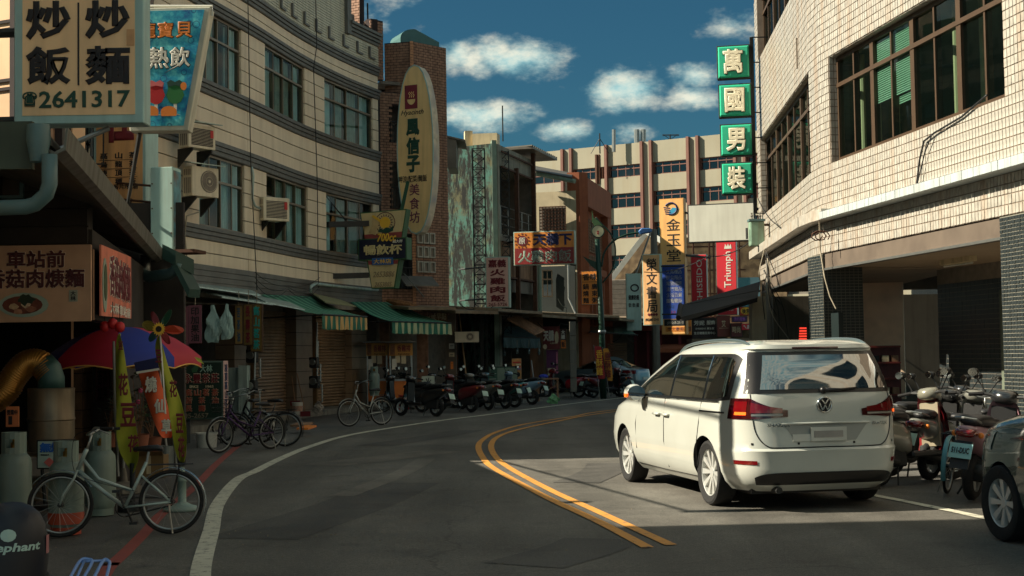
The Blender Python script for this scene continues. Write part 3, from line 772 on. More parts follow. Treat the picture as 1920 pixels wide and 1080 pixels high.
# ================================================================ far white block of flats
M_far = mat('cream_render_far', (150, 144, 124), .85, 0, .06, .4, dirt=.25, dcol=(140, 120, 92), streak=True, dsc=.3)
M_pil = mat('maroon_pilaster', (112, 74, 62), .75, 0, .12, 1)
far = thing('apartment_block', 'long cream block of flats with maroon pilasters rising behind the street', 'building', (15, 150, 0))
e0 = P(1005, 288, 156); e1 = P(1440, 262, 142); ed = V((e1.x-e0.x, e1.y-e0.y, 0)); EL = ed.length; ed.normalize(); en = V((ed.y, -ed.x, 0))
FZ = 23.7
def Fe(u, z, d=0): return V((e0.x, e0.y, z))+ed*u+en*d
mb = MB(); fbox(mb, Fe, -8, EL+14, 0, FZ-3.35, -12, -.35)
build('core_wall', mb, M_void, far, w=True)
def eu(px):
    r = pxdir(px, 400); az = r.x/r.y; lo, hi = -8, EL+14
    for _ in range(40):
        m = (lo+hi)/2; p = Fe(m, 0)
        if p.x/p.y < az: lo = m
        else: hi = m
    return lo
pil = [eu(x) for x in (1058, 1074, 1140, 1207, 1224, 1294, 1312, 1382, 1400, 1470)]
for k in range(7):
    zt = FZ-k*3.3
    for a, b in [(-8, EL+14)]:
        mb = MB(); fbox(mb, Fe, a, b, zt-1.75 if k else zt-2.0, zt if k else zt+.25, -.4 if k else -12, 0)
        build('spandrel', mb, M_far, far, w=True)
mb = MB()
for u in (pil[0], pil[3], pil[5], pil[7]):
    fbox(mb, Fe, u, u+1.15, 0, FZ, -.4, .06)
build('wall_panel', mb, M_far, far, w=True)
for u in pil: mb = MB(); fbox(mb, Fe, u-.16, u+.14, 0, FZ+.3, -.3, .4); build('pilaster', mb, M_pil, far, w=True)
bays = [(pil[0]-5, pil[0]-.2), (pil[1]+.2, pil[2]-.2), (pil[2]+.2, pil[3]-.2), (pil[4]+.2, pil[5]-.2), (pil[6]+.2, pil[7]-.2), (pil[8]+.2, pil[9]-.2)]
for k in range(5):
    zt = FZ-k*3.3-(2.0 if k == 0 else 1.75); zb = FZ-(k+1)*3.3
    for a, b in bays:
        framed_window(far, lambda u, z, d, a=a: Fe(a+u, z, d-.25), b-a, zb, zt, 4, .32, M_pil, M_wind, d=.1, fw=.09, mw=.07)
mb = MB()
for x in (1118, 1123, 1129): mb.tube([P(x, 290, 152), P(x+1, 345, 152)], .18, 6)
build('riser_pipe', mb, M_rust, far, w=True)
for x, y0 in ((1151, 243), (1194, 243), (1206, 243)): build('flue', MB().tube([P(x, 285, 150), P(x, y0, 150)], .3 if x > 1160 else .2, 8), M_alu, far, w=True)
def antenna(label, x, yb, yt, Y, guys=True, arms=False):
    b = P(x, yb, Y); t_ = P(x, yt, Y); o = thing('antenna', label, 'antenna', (b.x, b.y, b.z)); k = Y/50
    h = t_.z-b.z; build('mast', MB().tube([(0, 0, 0), (0, 0, h)], .025*k, 5), M_dsteel, o); mb = MB()
    if guys:
        for sx in (-1, 1): mb.tube([(0, 0, h*.75), (sx*h*.45, 0, 0)], .012*k, 4)
    if arms:
        for z in (.98, .9): mb.tube([(-.28*k, 0, h*z), (.32*k, 0, h*z)], .012*k, 4)
        mb.tube([(-.25*k, 0, h), (0, 0, h*.6)], .01*k, 4); mb.tube([(.28*k, 0, h), (0, 0, h*.6)], .01*k, 4)
    build('stay', mb, M_dsteel, o)
antenna('tripod aerial on the cream flats, left of the flues', 1125, 288, 250, 150)
antenna('branching aerial on the cream flats, right of the flues', 1257, 276, 252, 150, False, True)
antenna('tall lattice aerial over the moss stained building', 943, 265, 198, 52, False, False)
# ================================================================ weathered gabled shed
M_old = mat('flaking_gable_plaster', (112, 94, 68), .9, 0, .35, 7, dirt=.75, dcol=(66, 52, 38), thr=(.42, .58), dsc=3.5)
shed = thing('gabled_house', 'old gabled house with flaking plaster, behind the street lamp', 'house', (8, 72, 0))
g = [P(1140, 535, 72), P(1212, 440, 71), P(1310, 500, 70)]
mb = MB(); mb.prism([(g[0].x, 0), (g[2].x+4, 0), (g[2].x+4, g[2].z-1.2), (g[2].x, g[2].z), (g[1].x, g[1].z), (g[0].x, g[0].z)], lambda u, v, d: V((u, d-(u-g[0].x)*.45, v)), 72, 78); build('gable_wall', mb, M_old, shed, w=True)
mb = MB(); mb.bar(g[0]+V((0, -.3, .1)), g[1]+V((0, -.3, .1)), .26, .14, (0, 1, 0)); mb.bar(g[1]+V((0, -.3, .1)), g[2]+V((0, -.3, .1)), .26, .14, (0, 1, 0)); build('verge_board', mb, M_white, shed, w=True)
mb = MB(); mb.obox(P(1140, 590, 71.5), (2.8, 0, 0), (0, 1, .3), (0, 0, .08)); build('eave', mb, M_clad, shed, w=True)
for k in range(12): z = 2.4+k*.24; build('wall_plank', MB().obox((P(1146, 500, 70.8).x, 70.8, z), (1.3, 0, 0), (0, .05, .02), (0, 0, .22)), M_dark, shed, w=True)
ut = thing('utility_pole', 'stained concrete utility pole before the old gable', 'pole', (P(1229, 600, 64).x, 64, 0))
build('pole', MB().tube([(0, 0, 0), (0, 0, P(1229, 430, 64).z)], [.2, .15], 8), M_conc, ut); build('brace', MB().tube([(-1.0, -.2, 4.8), (-.1, -.1, 7.2)], .05, 6), M_alu, ut)

# ================================================================ white tiled building on the right
M_tile = mat('ivory_wall_tile', (172, 167, 156), .35, 0, .2, 7, dirt=.7, dcol=(150, 112, 74), streak=True, dsc=.8, thr=(.48, .85))
M_grout = mat('dark_grout', (124, 111, 97), .9, 0, .2, 5)
M_dtile = mat('dark_grey_pillar_tile', (44, 50, 51), .35, 0, .14, 9)
M_lgrout = mat('pale_grout', (120, 118, 106), .9, 0, .1)
M_beam = mat('grey_brown_fascia', (98, 86, 74), .8, 0, .12, 2, dirt=.5, dcol=(58, 48, 42))
M_soff = mat('cream_soffit', (150, 128, 104), .8, 0, .08, 2)
wt = thing('tiled_building', 'ivory tiled corner building with brown framed windows above an open arcade', 'building', (7.5, 24, 0))
RD = V((-.136, 1, 0)).normalized(); RNn = V((-RD.y, RD.x, 0))      # along the street, and outward (towards the street)
R0 = V((7.6, 21.9, 0))
UC = 7.75                                              # the corner is this far along from the second pillar
def Fr(u, z, d=0): return R0+RD*u+RNn*d+V((0, 0, z))
RC = Fr(UC, 0); RD2 = V((.067, 1, 0)).normalized(); RN2 = V((-RD2.y, RD2.x, 0)); RCc = RC+V((-.02, .95, 0))
L2 = 10.6
def Fr2(u, z, d=0): return RCc+RD2*u+RN2*d+V((0, 0, z))
rdc = (RCc-RC); LCh = rdc.length; rdc.normalize(); rnc = V((-rdc.y, rdc.x, 0))
def Frc(u, z, d=0): return RC+rdc*u+rnc*d+V((0, 0, z))
TW, TH = .112, .149
M_wgl = glassmat('office_window_glass', (196, 220, 212), .78, base=(12, 22, 22))
singles = []
tmb = MB()
def tiles(F, u0, u1, z0, z1, pick=False, m=None, tw=TW, th=TH, gap=.018, gz=.02, dep=.012, skip=None):
    t0 = tmb if m is None else m
    rows = max(1, round((z1-z0)/th)); hh = (z1-z0)/rows; n = max(1, round((u1-u0)/tw)); ww = (u1-u0)/n
    for r in range(rows):
        for k in range(n):
            a, b = u0+k*ww+gap/2, u0+(k+1)*ww-gap/2; c, d = z0+r*hh+gz/2, z0+(r+1)*hh-gz/2
            if skip and skip((a+b)/2, (c+d)/2): continue
            if pick: singles.append((F((a+b)/2, (c+d)/2, 0), b-a, d-c)); continue
            e = dep+RN.uniform(-.003, .003)
            p = [F(a, c, 0), F(b, c, 0), F(b, d, 0), F(a, d, 0)]; q = [F(a, c, e), F(b, c, e), F(b, d, e), F(a, d, e)]
            t0.add(p+q, [(7, 6, 5, 4), (0, 4, 5, 1), (1, 5, 6, 2), (2, 6, 7, 3), (3, 7, 4, 0)])
ZF0, ZF1, ZL0, ZL1, ZW0, ZW1, ZU0, ZU1 = 3.30, 3.63, 4.27, 4.49, 5.45, 7.66, 9.95, 11.8
UW0, UW1 = -.3, 7.2       # window band along the main face
back = MB()
def rwall(F, u0, u1, z0, z1, th=.3): fbox(back, F, u0, u1, z0, z1, -th, 0)
U_near = -42.0
for F, u0, u1 in ((Fr, -10, UC), (Frc, 0, LCh), (Fr2, 0, L2)):
    rwall(F, u0, u1, ZF1, ZL0); rwall(F, u0, u1, ZL1, ZW0); rwall(F, u0, u1, ZW1, ZU0)
rwall(Fr, -11, UW0-1.6, ZW0, ZW1); rwall(Fr, UW0-.9, UW0, ZW0, ZW1); rwall(Fr, UW1, UC, ZW0, ZW1); rwall(Frc, 0, LCh, ZW0, ZW1); rwall(Fr2, L2-.75, L2, ZW0, ZW1)
rwall(Fr, -10, UC, ZU0, ZU1+3); rwall(Frc, 0, LCh, ZU0, ZU1+3); rwall(Fr2, L2-.75, L2, ZU0, ZU1); rwall(Fr2, 0, L2, ZU1, ZU1+2)
fbox(back, Fr2, 0, L2, 3.3, 13.7, -8, -7.8); fbox(back, Fr2, L2-.3, L2, 3.3, 13.7, -8, -.3)
fbox(back, Fr, -10, -9.7, 0, 14.7, -8, -.3); fbox(back, Fr, -10, UC, 14.6, 14.75, -8, -.3); fbox(back, Fr2, 0, L2, 13.6, 13.75, -8, -.3)
build('wall', back, M_grout, wt, w=True)
mb = MB(); fbox(mb, Fr, U_near, -10, ZF1, 10.2, -.2, .02); build('plain_wall', mb, M_tile, wt, w=True)
for k in range(9):
    for z in (5.4, 8.0): mb = MB(); fbox(mb, Fr, -39+k*3.2, -36.8+k*3.2, z, z+1.7, 0, .05); build('window', mb, M_wind, wt, w=True)
# interior behind the glass
mb = MB()
for z in (ZW0-.1, ZW1): fbox(mb, Fr, U_near, UC, z, z+.1, -3.5, -.31); fbox(mb, Fr2, 0, L2, z, z+.1, -3.5, -.31)
fbox(mb, Fr, U_near, UC+.5, ZW0, ZW1, -3.6, -3.5); fbox(mb, Fr2, .5, L2, ZW0, ZU1, -3.6, -3.5)
build('inner_wall', mb, mat('dim_room_wall', (92, 96, 84), .9, 0, .1), wt, w=True)
# tiles: the 300 that show largest on their own, the rest as one field
vis0 = -1.2
tiles(Fr, vis0, 2.5, ZL1, ZW0, pick=True)
tiles(Fr, 2.5, UC, ZL1, ZW0); tiles(Fr, vis0, UC, ZF1, ZL0); tiles(Fr, vis0, UC, ZW1, ZU0)
tiles(Fr, UW1, UC, ZW0, ZW1); tiles(Frc, 0, LCh, ZW0, ZW1); tiles(Fr, UW0-.9, UW0, ZW0, ZW1)
for za, zb in ((ZF1, ZL0), (ZL1, ZW0), (ZW1, ZU0)): tiles(Frc, 0, LCh, za, zb); tiles(Fr2, 0, L2, za, zb)
tiles(Fr2, L2-.75, L2, ZW0, ZW1); tiles(Fr2, L2-.75, L2, ZU0, ZU1); tiles(Frc, 0, LCh, ZU0, ZU1)
tiles(Fr, -10, vis0, ZL1, ZW0, tw=.4, th=.3); tiles(Fr, -10, vis0, ZW1, ZU0, tw=.4, th=.4)
# reveals of the window band
tiles(lambda u, z, d: Fr(UW1-d, z, -u), 0, .3, ZW0, ZW1); tiles(lambda u, z, d: Fr(u, ZW1-d, -z), UW0, UW1, 0, .28)
tiles(lambda u, z, d: Fr2(u, ZW1-d, -z), 0, L2-.75, 0, .28); tiles(lambda u, z, d: Fr2(L2-.75-d, z, -u), 0, .28, ZW0, ZW1)
stuff(build('tile', tmb, M_tile, wt, w=True))
me = MB().box(-.05, .05, 0, .012, -.0645, .0645)
proto = build('tile', me, M_tile, wt)
yaw = math.atan2(RD.y, RD.x); base = V((7.5, 24, 0))
for i, (p, w_, h_) in enumerate(singles[:300]):
    o = proto if i == 0 else proto.copy()
    if i: COL.objects.link(o)
    o.parent = wt; o.location = p-base; o.rotation_euler = (RN.uniform(-.012, .012), 0, yaw); o.scale = (w_/.1, 1, h_/.129)
tmb2 = MB(); M_keep = tmb
for p, w_, h_ in singles[300:]:
    a = p-RD*w_/2-V((0, 0, h_/2)); tmb2.obox(a, RD*w_, RNn*.012, (0, 0, h_))
if tmb2.v: stuff(build('tile', tmb2, M_tile, wt, w=True))
# bluish tiled ledge
M_ledge = mat('bluish_white_ledge_tile', (178, 188, 188), .4, 0, .1, 3, dirt=.35, dcol=(130, 120, 100), streak=True)
mb = MB()
for F, u0, u1, pr in ((Fr, vis0-9, UC-.75, .36),):
    n = int((u1-u0)/.2)
    for k in range(n):
        a, b = u0+(u1-u0)*k/n+.004, u0+(u1-u0)*(k+1)/n-.004; e = RN.uniform(-.004, .004)
        fbox(mb, F, a, b, ZL0, ZL1-.075, .0, pr+e)
        mb.add([F(a, ZL1-.07, 0), F(b, ZL1-.07, 0), F(b, ZL1-.07, pr+e), F(a, ZL1-.07, pr+e), F(a, ZL1+.03, 0), F(b, ZL1+.03, 0)], [(3, 2, 1, 0), (3, 0, 4), (2, 5, 1), (2, 3, 4, 5)])
stuff(build('ledge_tile', mb, M_ledge, wt, w=True))
mb = MB(); fbox(mb, Fr, UC-.75, UC, ZL0, ZL1, 0, .32); fbox(mb, Frc, 0, LCh, ZL0, ZL1, 0, .31); fbox(mb, Fr2, 0, L2, ZL0, ZL1, 0, .32); build('ledge', mb, M_tile, wt, w=True)
# windows
M_fr = mat('brown_window_frame', (84, 66, 50), .45, .3, .1)
M_blind = mat('mint_blind_slat', (170, 200, 178), .6, 0, .05)
for b in range(4):
    u0 = UW0+(UW1-UW0)*(3-b)/4; w_ = (UW1-UW0)/4
    fw = framed_window(wt, lambda u, z, d, u0=u0: Fr(u0+u, z, d-.2), w_, ZW0+.02, ZW1-.02, 2, .27, M_fr, M_wgl, d=.08, fw=.085, mw=.06)
    if b == 1:
        for k in range(34):
            z = ZW1-.08-k*.042
            build('blind_slat', MB().obox(Fr(u0+.06, z, -.27), RD*(w_-.12), RNn*.03, (0, 0, -.02)) if k < 30 else MB().obox(Fr(u0+.06, z, -.32), RD*(w_*.5), RNn*.03, (0, 0, -.02)), M_blind, fw, w=True)
mb = MB()
for u in (.1, 1.6, 2.6, 4.4, 5.2, 6.1, 6.9): mb.tube([Fr(u, ZW0, -.6), Fr(u, ZW1, -.6)], .055, 8)
build('inner_post', mb, M_cream, wt, w=True)
for b in range(4):
    u0 = .25+(L2-1.0)*b/4; w_ = (L2-1.05)/4
    framed_window(wt, lambda u, z, d, u0=u0: Fr2(u0+u, z, d-.2), w_, ZW0+.02, ZW1-.02, 2, .27, M_fr, M_win, d=.08, fw=.08, mw=.06)
    framed_window(wt, lambda u, z, d, u0=u0: Fr2(u0+u, z, d-.2), w_, ZU0+.02, ZU1-.02, 2, .27, M_fr, M_win, d=.08, fw=.08, mw=.06)
# arcade: fascia, soffit, pillars, back wall
mb = MB(); fbox(mb, Fr, U_near, UC+.03, ZF0, ZF1, -.35, -.03); fbox(mb, Fr2, .2, L2, ZF0, ZF1-.04, -.3, -.03); build('fascia', mb, M_beam, wt, w=True)
mb = MB(); fbox(mb, Fr, U_near, UC+.03, ZF0-.03, ZF0+.015, -.05, -.005); fbox(mb, Fr2, .2, L2, ZF0-.03, ZF0+.015, -.05, -.005); build('fascia_trim', mb, M_alu, wt, w=True)
mb = MB(); fbox(mb, Fr, U_near, UC, ZF0+.03, ZF1, -3.4, -.35); fbox(mb, Fr2, 0, L2, ZF0+.03, ZF1, -3.4, -.3); build('soffit', mb, M_soff, wt, w=True)
for u, q in ((1.6, 1), (4.4, 1)):
    mb = MB(); fbox(mb, Fr, u, u+1.3, ZF0-.07, ZF0+.03, -1.75, -1.6); t_ = build('tube_light', mb, M_cream, wt, w=True)
    build('lamp_tube', MB().tube([Fr(u+.04, ZF0-.1, -1.68), Fr(u+1.26, ZF0-.1, -1.68)], .02, 6), M_white, t_, w=True)
dt = MB(); pc = MB()
def pillar(F, u0, u1, d0, d1):
    fbox(pc, F, u0, u1, 0, ZF1-.02, d0, d1)
    tk = dict(m=dt, tw=.10, th=.062, gap=.012, gz=.012, dep=.008)
    tiles(lambda u, z, d: F(u, z, d1+d), u0, u1, .15, ZF1-.03, **tk)
    tiles(lambda u, z, d: F(u0-d, z, u), d0, d1, .15, ZF1-.03, **tk)
pillar(Fr, UC+.05, UC+.95, -.85, .02); build('pillar', pc, M_lgrout, wt, w=True); pc = MB(); pillar(Fr, -1.6, -.05, -.75, .03)
stuff(build('pillar_tile', dt, M_dtile, wt, w=True)); build('pillar', pc, M_lgrout, wt, w=True)
dt = MB(); bk = MB(); bkd = dict(m=dt, tw=.2, th=.1, gap=.01, gz=.01, dep=.006)
fbox(bk, Fr, U_near, 3.9, 0, ZF0+.03, -3.4, -3.05); fbox(bk, Fr, 6.0, 9.0, 0, ZF0+.03, -3.4, -3.05); fbox(bk, Fr, 3.9, 6.0, 2.75, ZF0+.03, -3.4, -3.05)
build('arcade_wall', bk, M_dark, wt, w=True)
tiles(lambda u, z, d: Fr(u, z, -3.05+d), 6.0, 9.0, .15, 3.0, **bkd); tiles(lambda u, z, d: Fr(u, z, -3.05+d), 0, 3.9, .15, 3.0, **bkd)
stuff(build('arcade_tile', dt, M_dtile, wt, w=True))
M_shut = mat('olive_roller_shutter', (70, 72, 58), .5, .3, .1, 3, dirt=.3)
sh = build('roller_shutter', MB().obox(Fr(3.9, .15, -3.3), RD*2.1, RNn*.05, (0, 0, 2.6)), M_shut, wt, w=True)
for k in range(30): build('shutter_slat', MB().obox(Fr(3.92, .17+k*.086, -3.25), RD*2.06, RNn*.02, (0, 0, .07)), M_shut, sh, w=True)
for ja, jb in ((3.85, 3.98), (5.92, 6.05)): mb = MB(); fbox(mb, Fr, ja, jb, .15, 2.75, -3.24, -3.0); build('door_jamb', mb, mat('grey_green_jamb', (96, 104, 90), .6, 0, .1), wt, w=True)
mb = MB(); a = P(1608, 600, 37); b = P(1694, 600, 36.6); plane_wall(mb, a, b, .3, 3.35, .2); build('end_wall', mb, mat('pale_arcade_end_wall', (240, 208, 176), .8, 0, .08, 2, dirt=.3), wt, w=True)
mb = MB(); fbox(mb, Fr, -40, 9.5, -.01, .14, -3.05, -.05); fbox(mb, Fr2, 1, L2, -.01, .14, -3.05, -.05); tag(build('arcade_floor', mb, M_conc), kind='structure')
# wooden sign strip high on the corner and a dark switch box on the pillar
build('wall_slot', MB().obox(P(1494, 72, 32)+V((-.03, -.05, 0)), (.03, 0, 0), (0, .05, 0), (0, 0, -.7)), M_dark, wt, w=True)
build('switch_box', MB().obox(Fr(UC-1.0, 1.3, 0), RD*.42, RNn*.1, (0, 0, 1.05)), mat('dark_green_box', (28, 38, 38), .4, 0, .1), wt, w=True)

rc_ = thing('altar_cabinet', 'dark red cabinet with small shelves below the pale arcade end wall', 'cabinet', (P(1652, 770, 35.5).x, 35.5, .14)); zc = P(1652, 648, 35.5).z-.14
build('body', MB().box(-.52, .52, 0, .5, 0, zc), mat('oxblood_lacquer', (92, 30, 26), .5, 0, .3, 5, dirt=.3), rc_)
for k in range(4): build('shelf', MB().box(-.5, .5, -.14, 0, .3+k*.4, .34+k*.4), mat('oxblood_edge', (120, 44, 34), .5, 0, .2), rc_)
for k in range(8): build('shelf_box', MB().box(-.44+(k % 4)*.24, -.28+(k % 4)*.24, -.12, -.01, .345+(k//4)*.8, .5+(k//4)*.8), (M_redink, M_brown, M_cream, M_dsteel)[(k*3) % 4], rc_)
# ================================================================ near left: neighbour building, tile block, corner noodle hut
M_pink = mat('peach_render', (226, 186, 146), .8, 0, .05, 1.5, dirt=.2)
M_bronze = mat('bronze_wall_tile', (120, 92, 66), .4, .1, .3, 9, dirt=.35, dcol=(60, 44, 34), streak=True)
tb = thing('tile_block', 'bronze tiled block with caged windows behind the corner hut, peach end wall', 'building', (-8.5, 25, 0))
t0 = V((-6.7, 21.45, 0)); t1 = V((-7.58, 29.95, 0)); td = (t1-t0).normalized(); tn = V((td.y, -td.x, 0)); TL = (t1-t0).length
def Ft(u, z, d=0): return t0+td*u+tn*d+V((0, 0, z))
mb = MB(); fbox(mb, Ft, 0, TL, 0, 9.6, -.4, 0); build('wall', mb, M_mort, tb, w=True)
mb = MB(); lay(mb, t0+V((0, 0, 2.4)), td, TL, 7.2, .24, .5, .014, .012, [(.7, 2.6, 2.3, 4.6), (3.4, 5.4, 2.3, 4.6)], False, tn); stuff(build('wall_tile', mb, M_bronze, tb, w=True))
for u0 in (.7, 3.4):
    framed_window(tb, lambda u, z, d, u0=u0: Ft(u0+u, z, d+.03), 1.95, 4.72, 6.98, 3, .3, M_alu, M_wind, [(.1, 1.0, 4.8, 6.9, M_curtb)])
    for k in range(11): build('cage_bar', MB().tube([Ft(u0+.03+k*.19, 4.7, .35), Ft(u0+.03+k*.19, 7.0, .35)], .014, 5), M_dsteel, tb, w=True)
    mb = MB()
    for z in (4.7, 5.3, 6.1, 7.0): mb.tube([Ft(u0, z, 0), Ft(u0, z, .35), Ft(u0+1.95, z, .35), Ft(u0+1.95, z, 0)], .016, 5)
    build('cage_rail', mb, M_dsteel, tb, w=True)
w0 = V((-13.5, 24.9, 0)); w1 = V((-6.7, 21.45, 0))
mb = MB(); plane_wall(mb, w0, w1, 0, 9.6, .3); build('end_wall', mb, M_pink, tb, w=True)
dw = (w1-w0).normalized(); nw = V((dw.y, -dw.x, 0))
for y in (42, 57, 152, 168, 262):
    p = PL(10, y, w0, w1); build('wall_line', MB().obox(V((w0.x, w0.y, p.z-.02))+nw*.003, dw*(w1-w0).length, nw*.03, (0, 0, .05)), M_mort, tb, w=True)
p = PL(30, 100, w0, w1); build('corner_post', MB().obox(V((p.x, p.y, 3.5))+nw*.01, dw*.14, nw*.12, (0, 0, 6)), M_mort, tb, w=True)
p = PL(43, 100, w0, w1); mb = MB(); mb.obox(V((p.x, p.y, 3))+nw*.012, (w1-p)-V((0, 0, (w1-p).z))-dw*.05, nw*.06, (0, 0, 6.5)); build('dark_wall', mb, M_dark, tb, w=True)
for k in range(9):
    q = p+dw*(.1+k*.09); build('grille_bar', MB().tube([V((q.x, q.y, 4.3))+nw*.2, V((q.x, q.y, 7))+nw*.2], .03, 5), M_alu if k % 3 == 0 else M_brown, tb, w=True)
nb = thing('neighbour_building', 'tall plain building at the near left, just outside the street view', 'building', (-8, 3, 0))
mb = MB(); mb.box(-5.2, 1.7, 1.5, 9.3, 0, 13); build('wall', mb, M_pink, nb)
mb = MB()
for z in (4.2, 7.4, 10.6):
    for y in (2, 5): mb.box(1.68, 1.73, y, y+2.2, z, z+1.6)
build('window', mb, M_wind, nb)
# ---- hut
hut = thing('noodle_hut', 'low dark corner noodle hut with a grey gutter and sloping tin roof', 'hut', (-5.2, 16, 0))
M_hut = mat('sooty_plank_wall', (48, 42, 36), .85, 0, .25, 3, dirt=.4, dcol=(24, 20, 18))
M_fasc = mat('green_grey_fascia', (70, 80, 66), .7, .1, .2, 2, dirt=.5, dcol=(44, 40, 32), streak=True)
H0 = V((-4.46, 15, 0)); hd = V((-.172, 1, 0)).normalized(); hn = V((hd.y, -hd.x, 0))
def Fh(u, z, d=0): return H0+hd*u+hn*d+V((0, 0, z))
ev1 = P(97, 266, 10.6); ev2 = P(290, 480, 21.4)
mb = MB(); fbox(mb, Fh, 0, 6.2, 2.05, 3.0, -.15, 0); fbox(mb, Fh, 3.4, 6.2, 0, 2.05, -.15, 0); mb.obox((-10, 15.0, 2.6), (5.5, 0, 0), (0, .15, 0), (0, 0, 1.2)); mb.obox((-10, 21.5, 0), (5, 0, 0), (0, .1, 0), (0, 0, 4)); mb.obox((-10, 9.2, 0), (0, 12.9, 0), (-.15, 0, 0), (0, 0, 6.3))  # last box: unseen back wall, added and raised past the roof to block sun
build('wall', mb, M_hut, hut, w=True)
for k in range(6): build('wall_plank', MB().obox((-9.8, 14.96, 2.66+k*.19), (5.3, 0, 0), (0, .035, .0), (0, 0, .175)), M_hut, hut, w=True)
rv = ev2-ev1; rd_ = rv.normalized()
mb = MB(); mb.obox(ev1+V((0, 0, -.03)), rv, V((-5.5, .35, 1.75)), V((0, 0, .05))); build('roof', mb, M_clad, hut, w=True)
# gutter along the eave, corner hopper, near end fascia, downpipes
gp = [(-.09, 0), (-.09, -.14), (-.01, -.18), (.07, -.14), (.09, .03), (.075, .03), (.055, -.12), (-.01, -.155), (-.07, -.12), (-.07, 0)]
gs = V((rd_.y, -rd_.x, 0)).normalized()
mb = MB(); mb.prism(gp, lambda u, v, d: ev1+rv*d+gs*(u+.03)+V((0, 0, v+.08)), 0, 1); build('gutter', mb, mat('zinc_gutter', (110, 108, 96), .5, .5, .15, 3, dirt=.5, dcol=(70, 50, 40), streak=True), hut, w=True)
mb = MB(); mb.obox(ev1+V((-5, -.1, -.2)), (4.85, .1, 0), (0, .06, 0), (0, 0, .36)); build('end_fascia', mb, M_fasc, hut, w=True)
mb = MB(); p = ev1+V((-.08, -.06, 0)); mb.lathe([(.085, .12), (.09, .0), (.07, -.1), (.062, -.16)], 12, p); build('hopper', mb, M_pipe, hut, True, w=True)
mb = MB(); mb.tube([P(93, 290, 10.45), P(93, 345, 10.45), P(87, 364, 10.45), P(66, 383, 10.5), P(48, 388, 10.5), P(-80, 392, 10.6)], .058, 12); build('drain_pipe', mb, M_pipe, hut, True, w=True)
mb = MB(); p0 = P(272, 520, 21.3); mb.tube([P(262, 505, 21.3), P(264, 512, 21.3), P(280, 519, 21.2), P(318, 514, 21), P(330, 506, 20.9), P(331, 494, 20.9)], .085, 10); build('drain_pipe', mb, M_pipe, hut, True, w=True)
mb = MB(); mb.tube([P(273, 478, 21.4), P(273, 510, 21.4), P(263, 522, 21.4)], .08, 10); build('drain_pipe', mb, M_alu, hut, True, w=True)
mb = MB(); p = P(336, 500, 20.8); mb.obox(p+V((-.25, 0, .12)), (.2, .3, -.12), (.2, 0, -.1), (.0, 0, .22)); mb.obox(p+V((-.1, 0, .0)), (.22, .05, -.45), (.1, .3, 0), (.02, 0, .12)); build('gutter_end', mb, mat('dark_green_metal', (30, 62, 54), .5, .2, .1), hut, w=True)
mb = MB(); mb.obox(P(575/3.375, 600, 15)+V((-.02, -.02, 0)), (.05, 0, 0), (0, .05, 0), (0, 0, .75)); build('corner_post', mb, M_brown, hut, w=True)
mb = MB(); mb.obox(P(0, 372, 14.9), (.24, 0, 0), (0, .05, 0), (0, 0, .42)); f = build('window', mb, M_pipe, hut, w=True)
build('pane', MB().obox(P(0, 366, 14.88)+V((.0, 0, 0)), (.2, 0, 0), (0, .03, 0), (0, 0, .3)), M_wind, f, w=True)
# shop front tiles behind the umbrella, dark stall interior
mb = MB(); fbox(mb, Fh, -2, 6, 0, .02, -4, -.3)
M_btile = mat('glossy_bronze_pillar_tile', (112, 86, 62), .35, .1, .3, 8)
for i, (x0, x1, Y, z1) in enumerate(((262, 318, 21.6, 3.0), (138, 155, 18.5, 2.0), (322, 337, 23, 2.9))):
    a = P(x0, 700, Y); b = P(x1, 700, Y)
    pl_ = thing('tiled_column', ('wide bronze tiled shop column right of the noodle hut', 'narrow bronze tiled column behind the steel drum', 'slim bronze column behind the hanging banners')[i], 'column', (a.x, a.y, 0), 0, 'bronze tiled shop columns')
    w_ = b.x-a.x; build('core', MB().box(0, w_, 0, .4, 0, z1), M_mort, pl_)
    mb = MB(); lay(mb, (0, 0, 0), (1, 0, 0), w_, z1, .12, .24, .012, .01, stag=False); stuff(build('tile', mb, M_btile, pl_))
    mb = MB(); lay(mb, (w_, 0, 0), (0, 1, 0), .4, z1, .12, .24, .012, .01, stag=False, nrm=(1, 0, 0)); stuff(build('tile', mb, M_btile, pl_))
# ================================================================ signs
class Sg:
    """a sign with helpers that place lettering by its place on the picture of the sign"""
    def __init__(s, name, label, bbox, Y, th, face, frame, rz=0.0, fr=.03, group=None, cat='sign'):
        s.b = bbox; s.Y = Y; s.rz = rz
        s.t, s.w, s.h, s.y = sign(name, label, bbox, Y, th, face, frame, rz, fr, group, cat)
        s.kx = s.w/(bbox[2]-bbox[0]); s.kz = s.h/(bbox[3]-bbox[1]); s.th = th
    def lx(s, x): return (x-(s.b[0]+s.b[2])/2)*s.kx
    def lz(s, y): return (s.b[3]-y)*s.kz
    def tx(s, body, x0, y0, x1, y1, m, **k):
        k.setdefault('y', s.y); return txt(s.t, body, s.lx((x0+x1)/2), s.lz((y0+y1)/2), abs(x1-x0)*s.kx, abs(y1-y0)*s.kz, m, **k)
    def panel(s, name, x0, y0, x1, y1, m, d=.0, th=.004):
        return build(name, MB().box(s.lx(x0), s.lx(x1), s.y-d-th, s.y-d+.002, s.lz(y1), s.lz(y0)), m, s.t)
    def poly(s, name, pts, m, d=.003, th=.004):
        return build(name, MB().prism([(s.lx(x), s.lz(y)) for x, y in pts], XZ, s.y-d-th, s.y-d), m, s.t)
    def arm(s, x, y, dx, dy, r=.03, m=None, dz=0.0):
        return build('bracket', MB().tube([(s.lx(x), 0, s.lz(y)), (s.lx(x)+dx, dy, s.lz(y)+dz)], r, 6), m or M_dsteel, s.t)
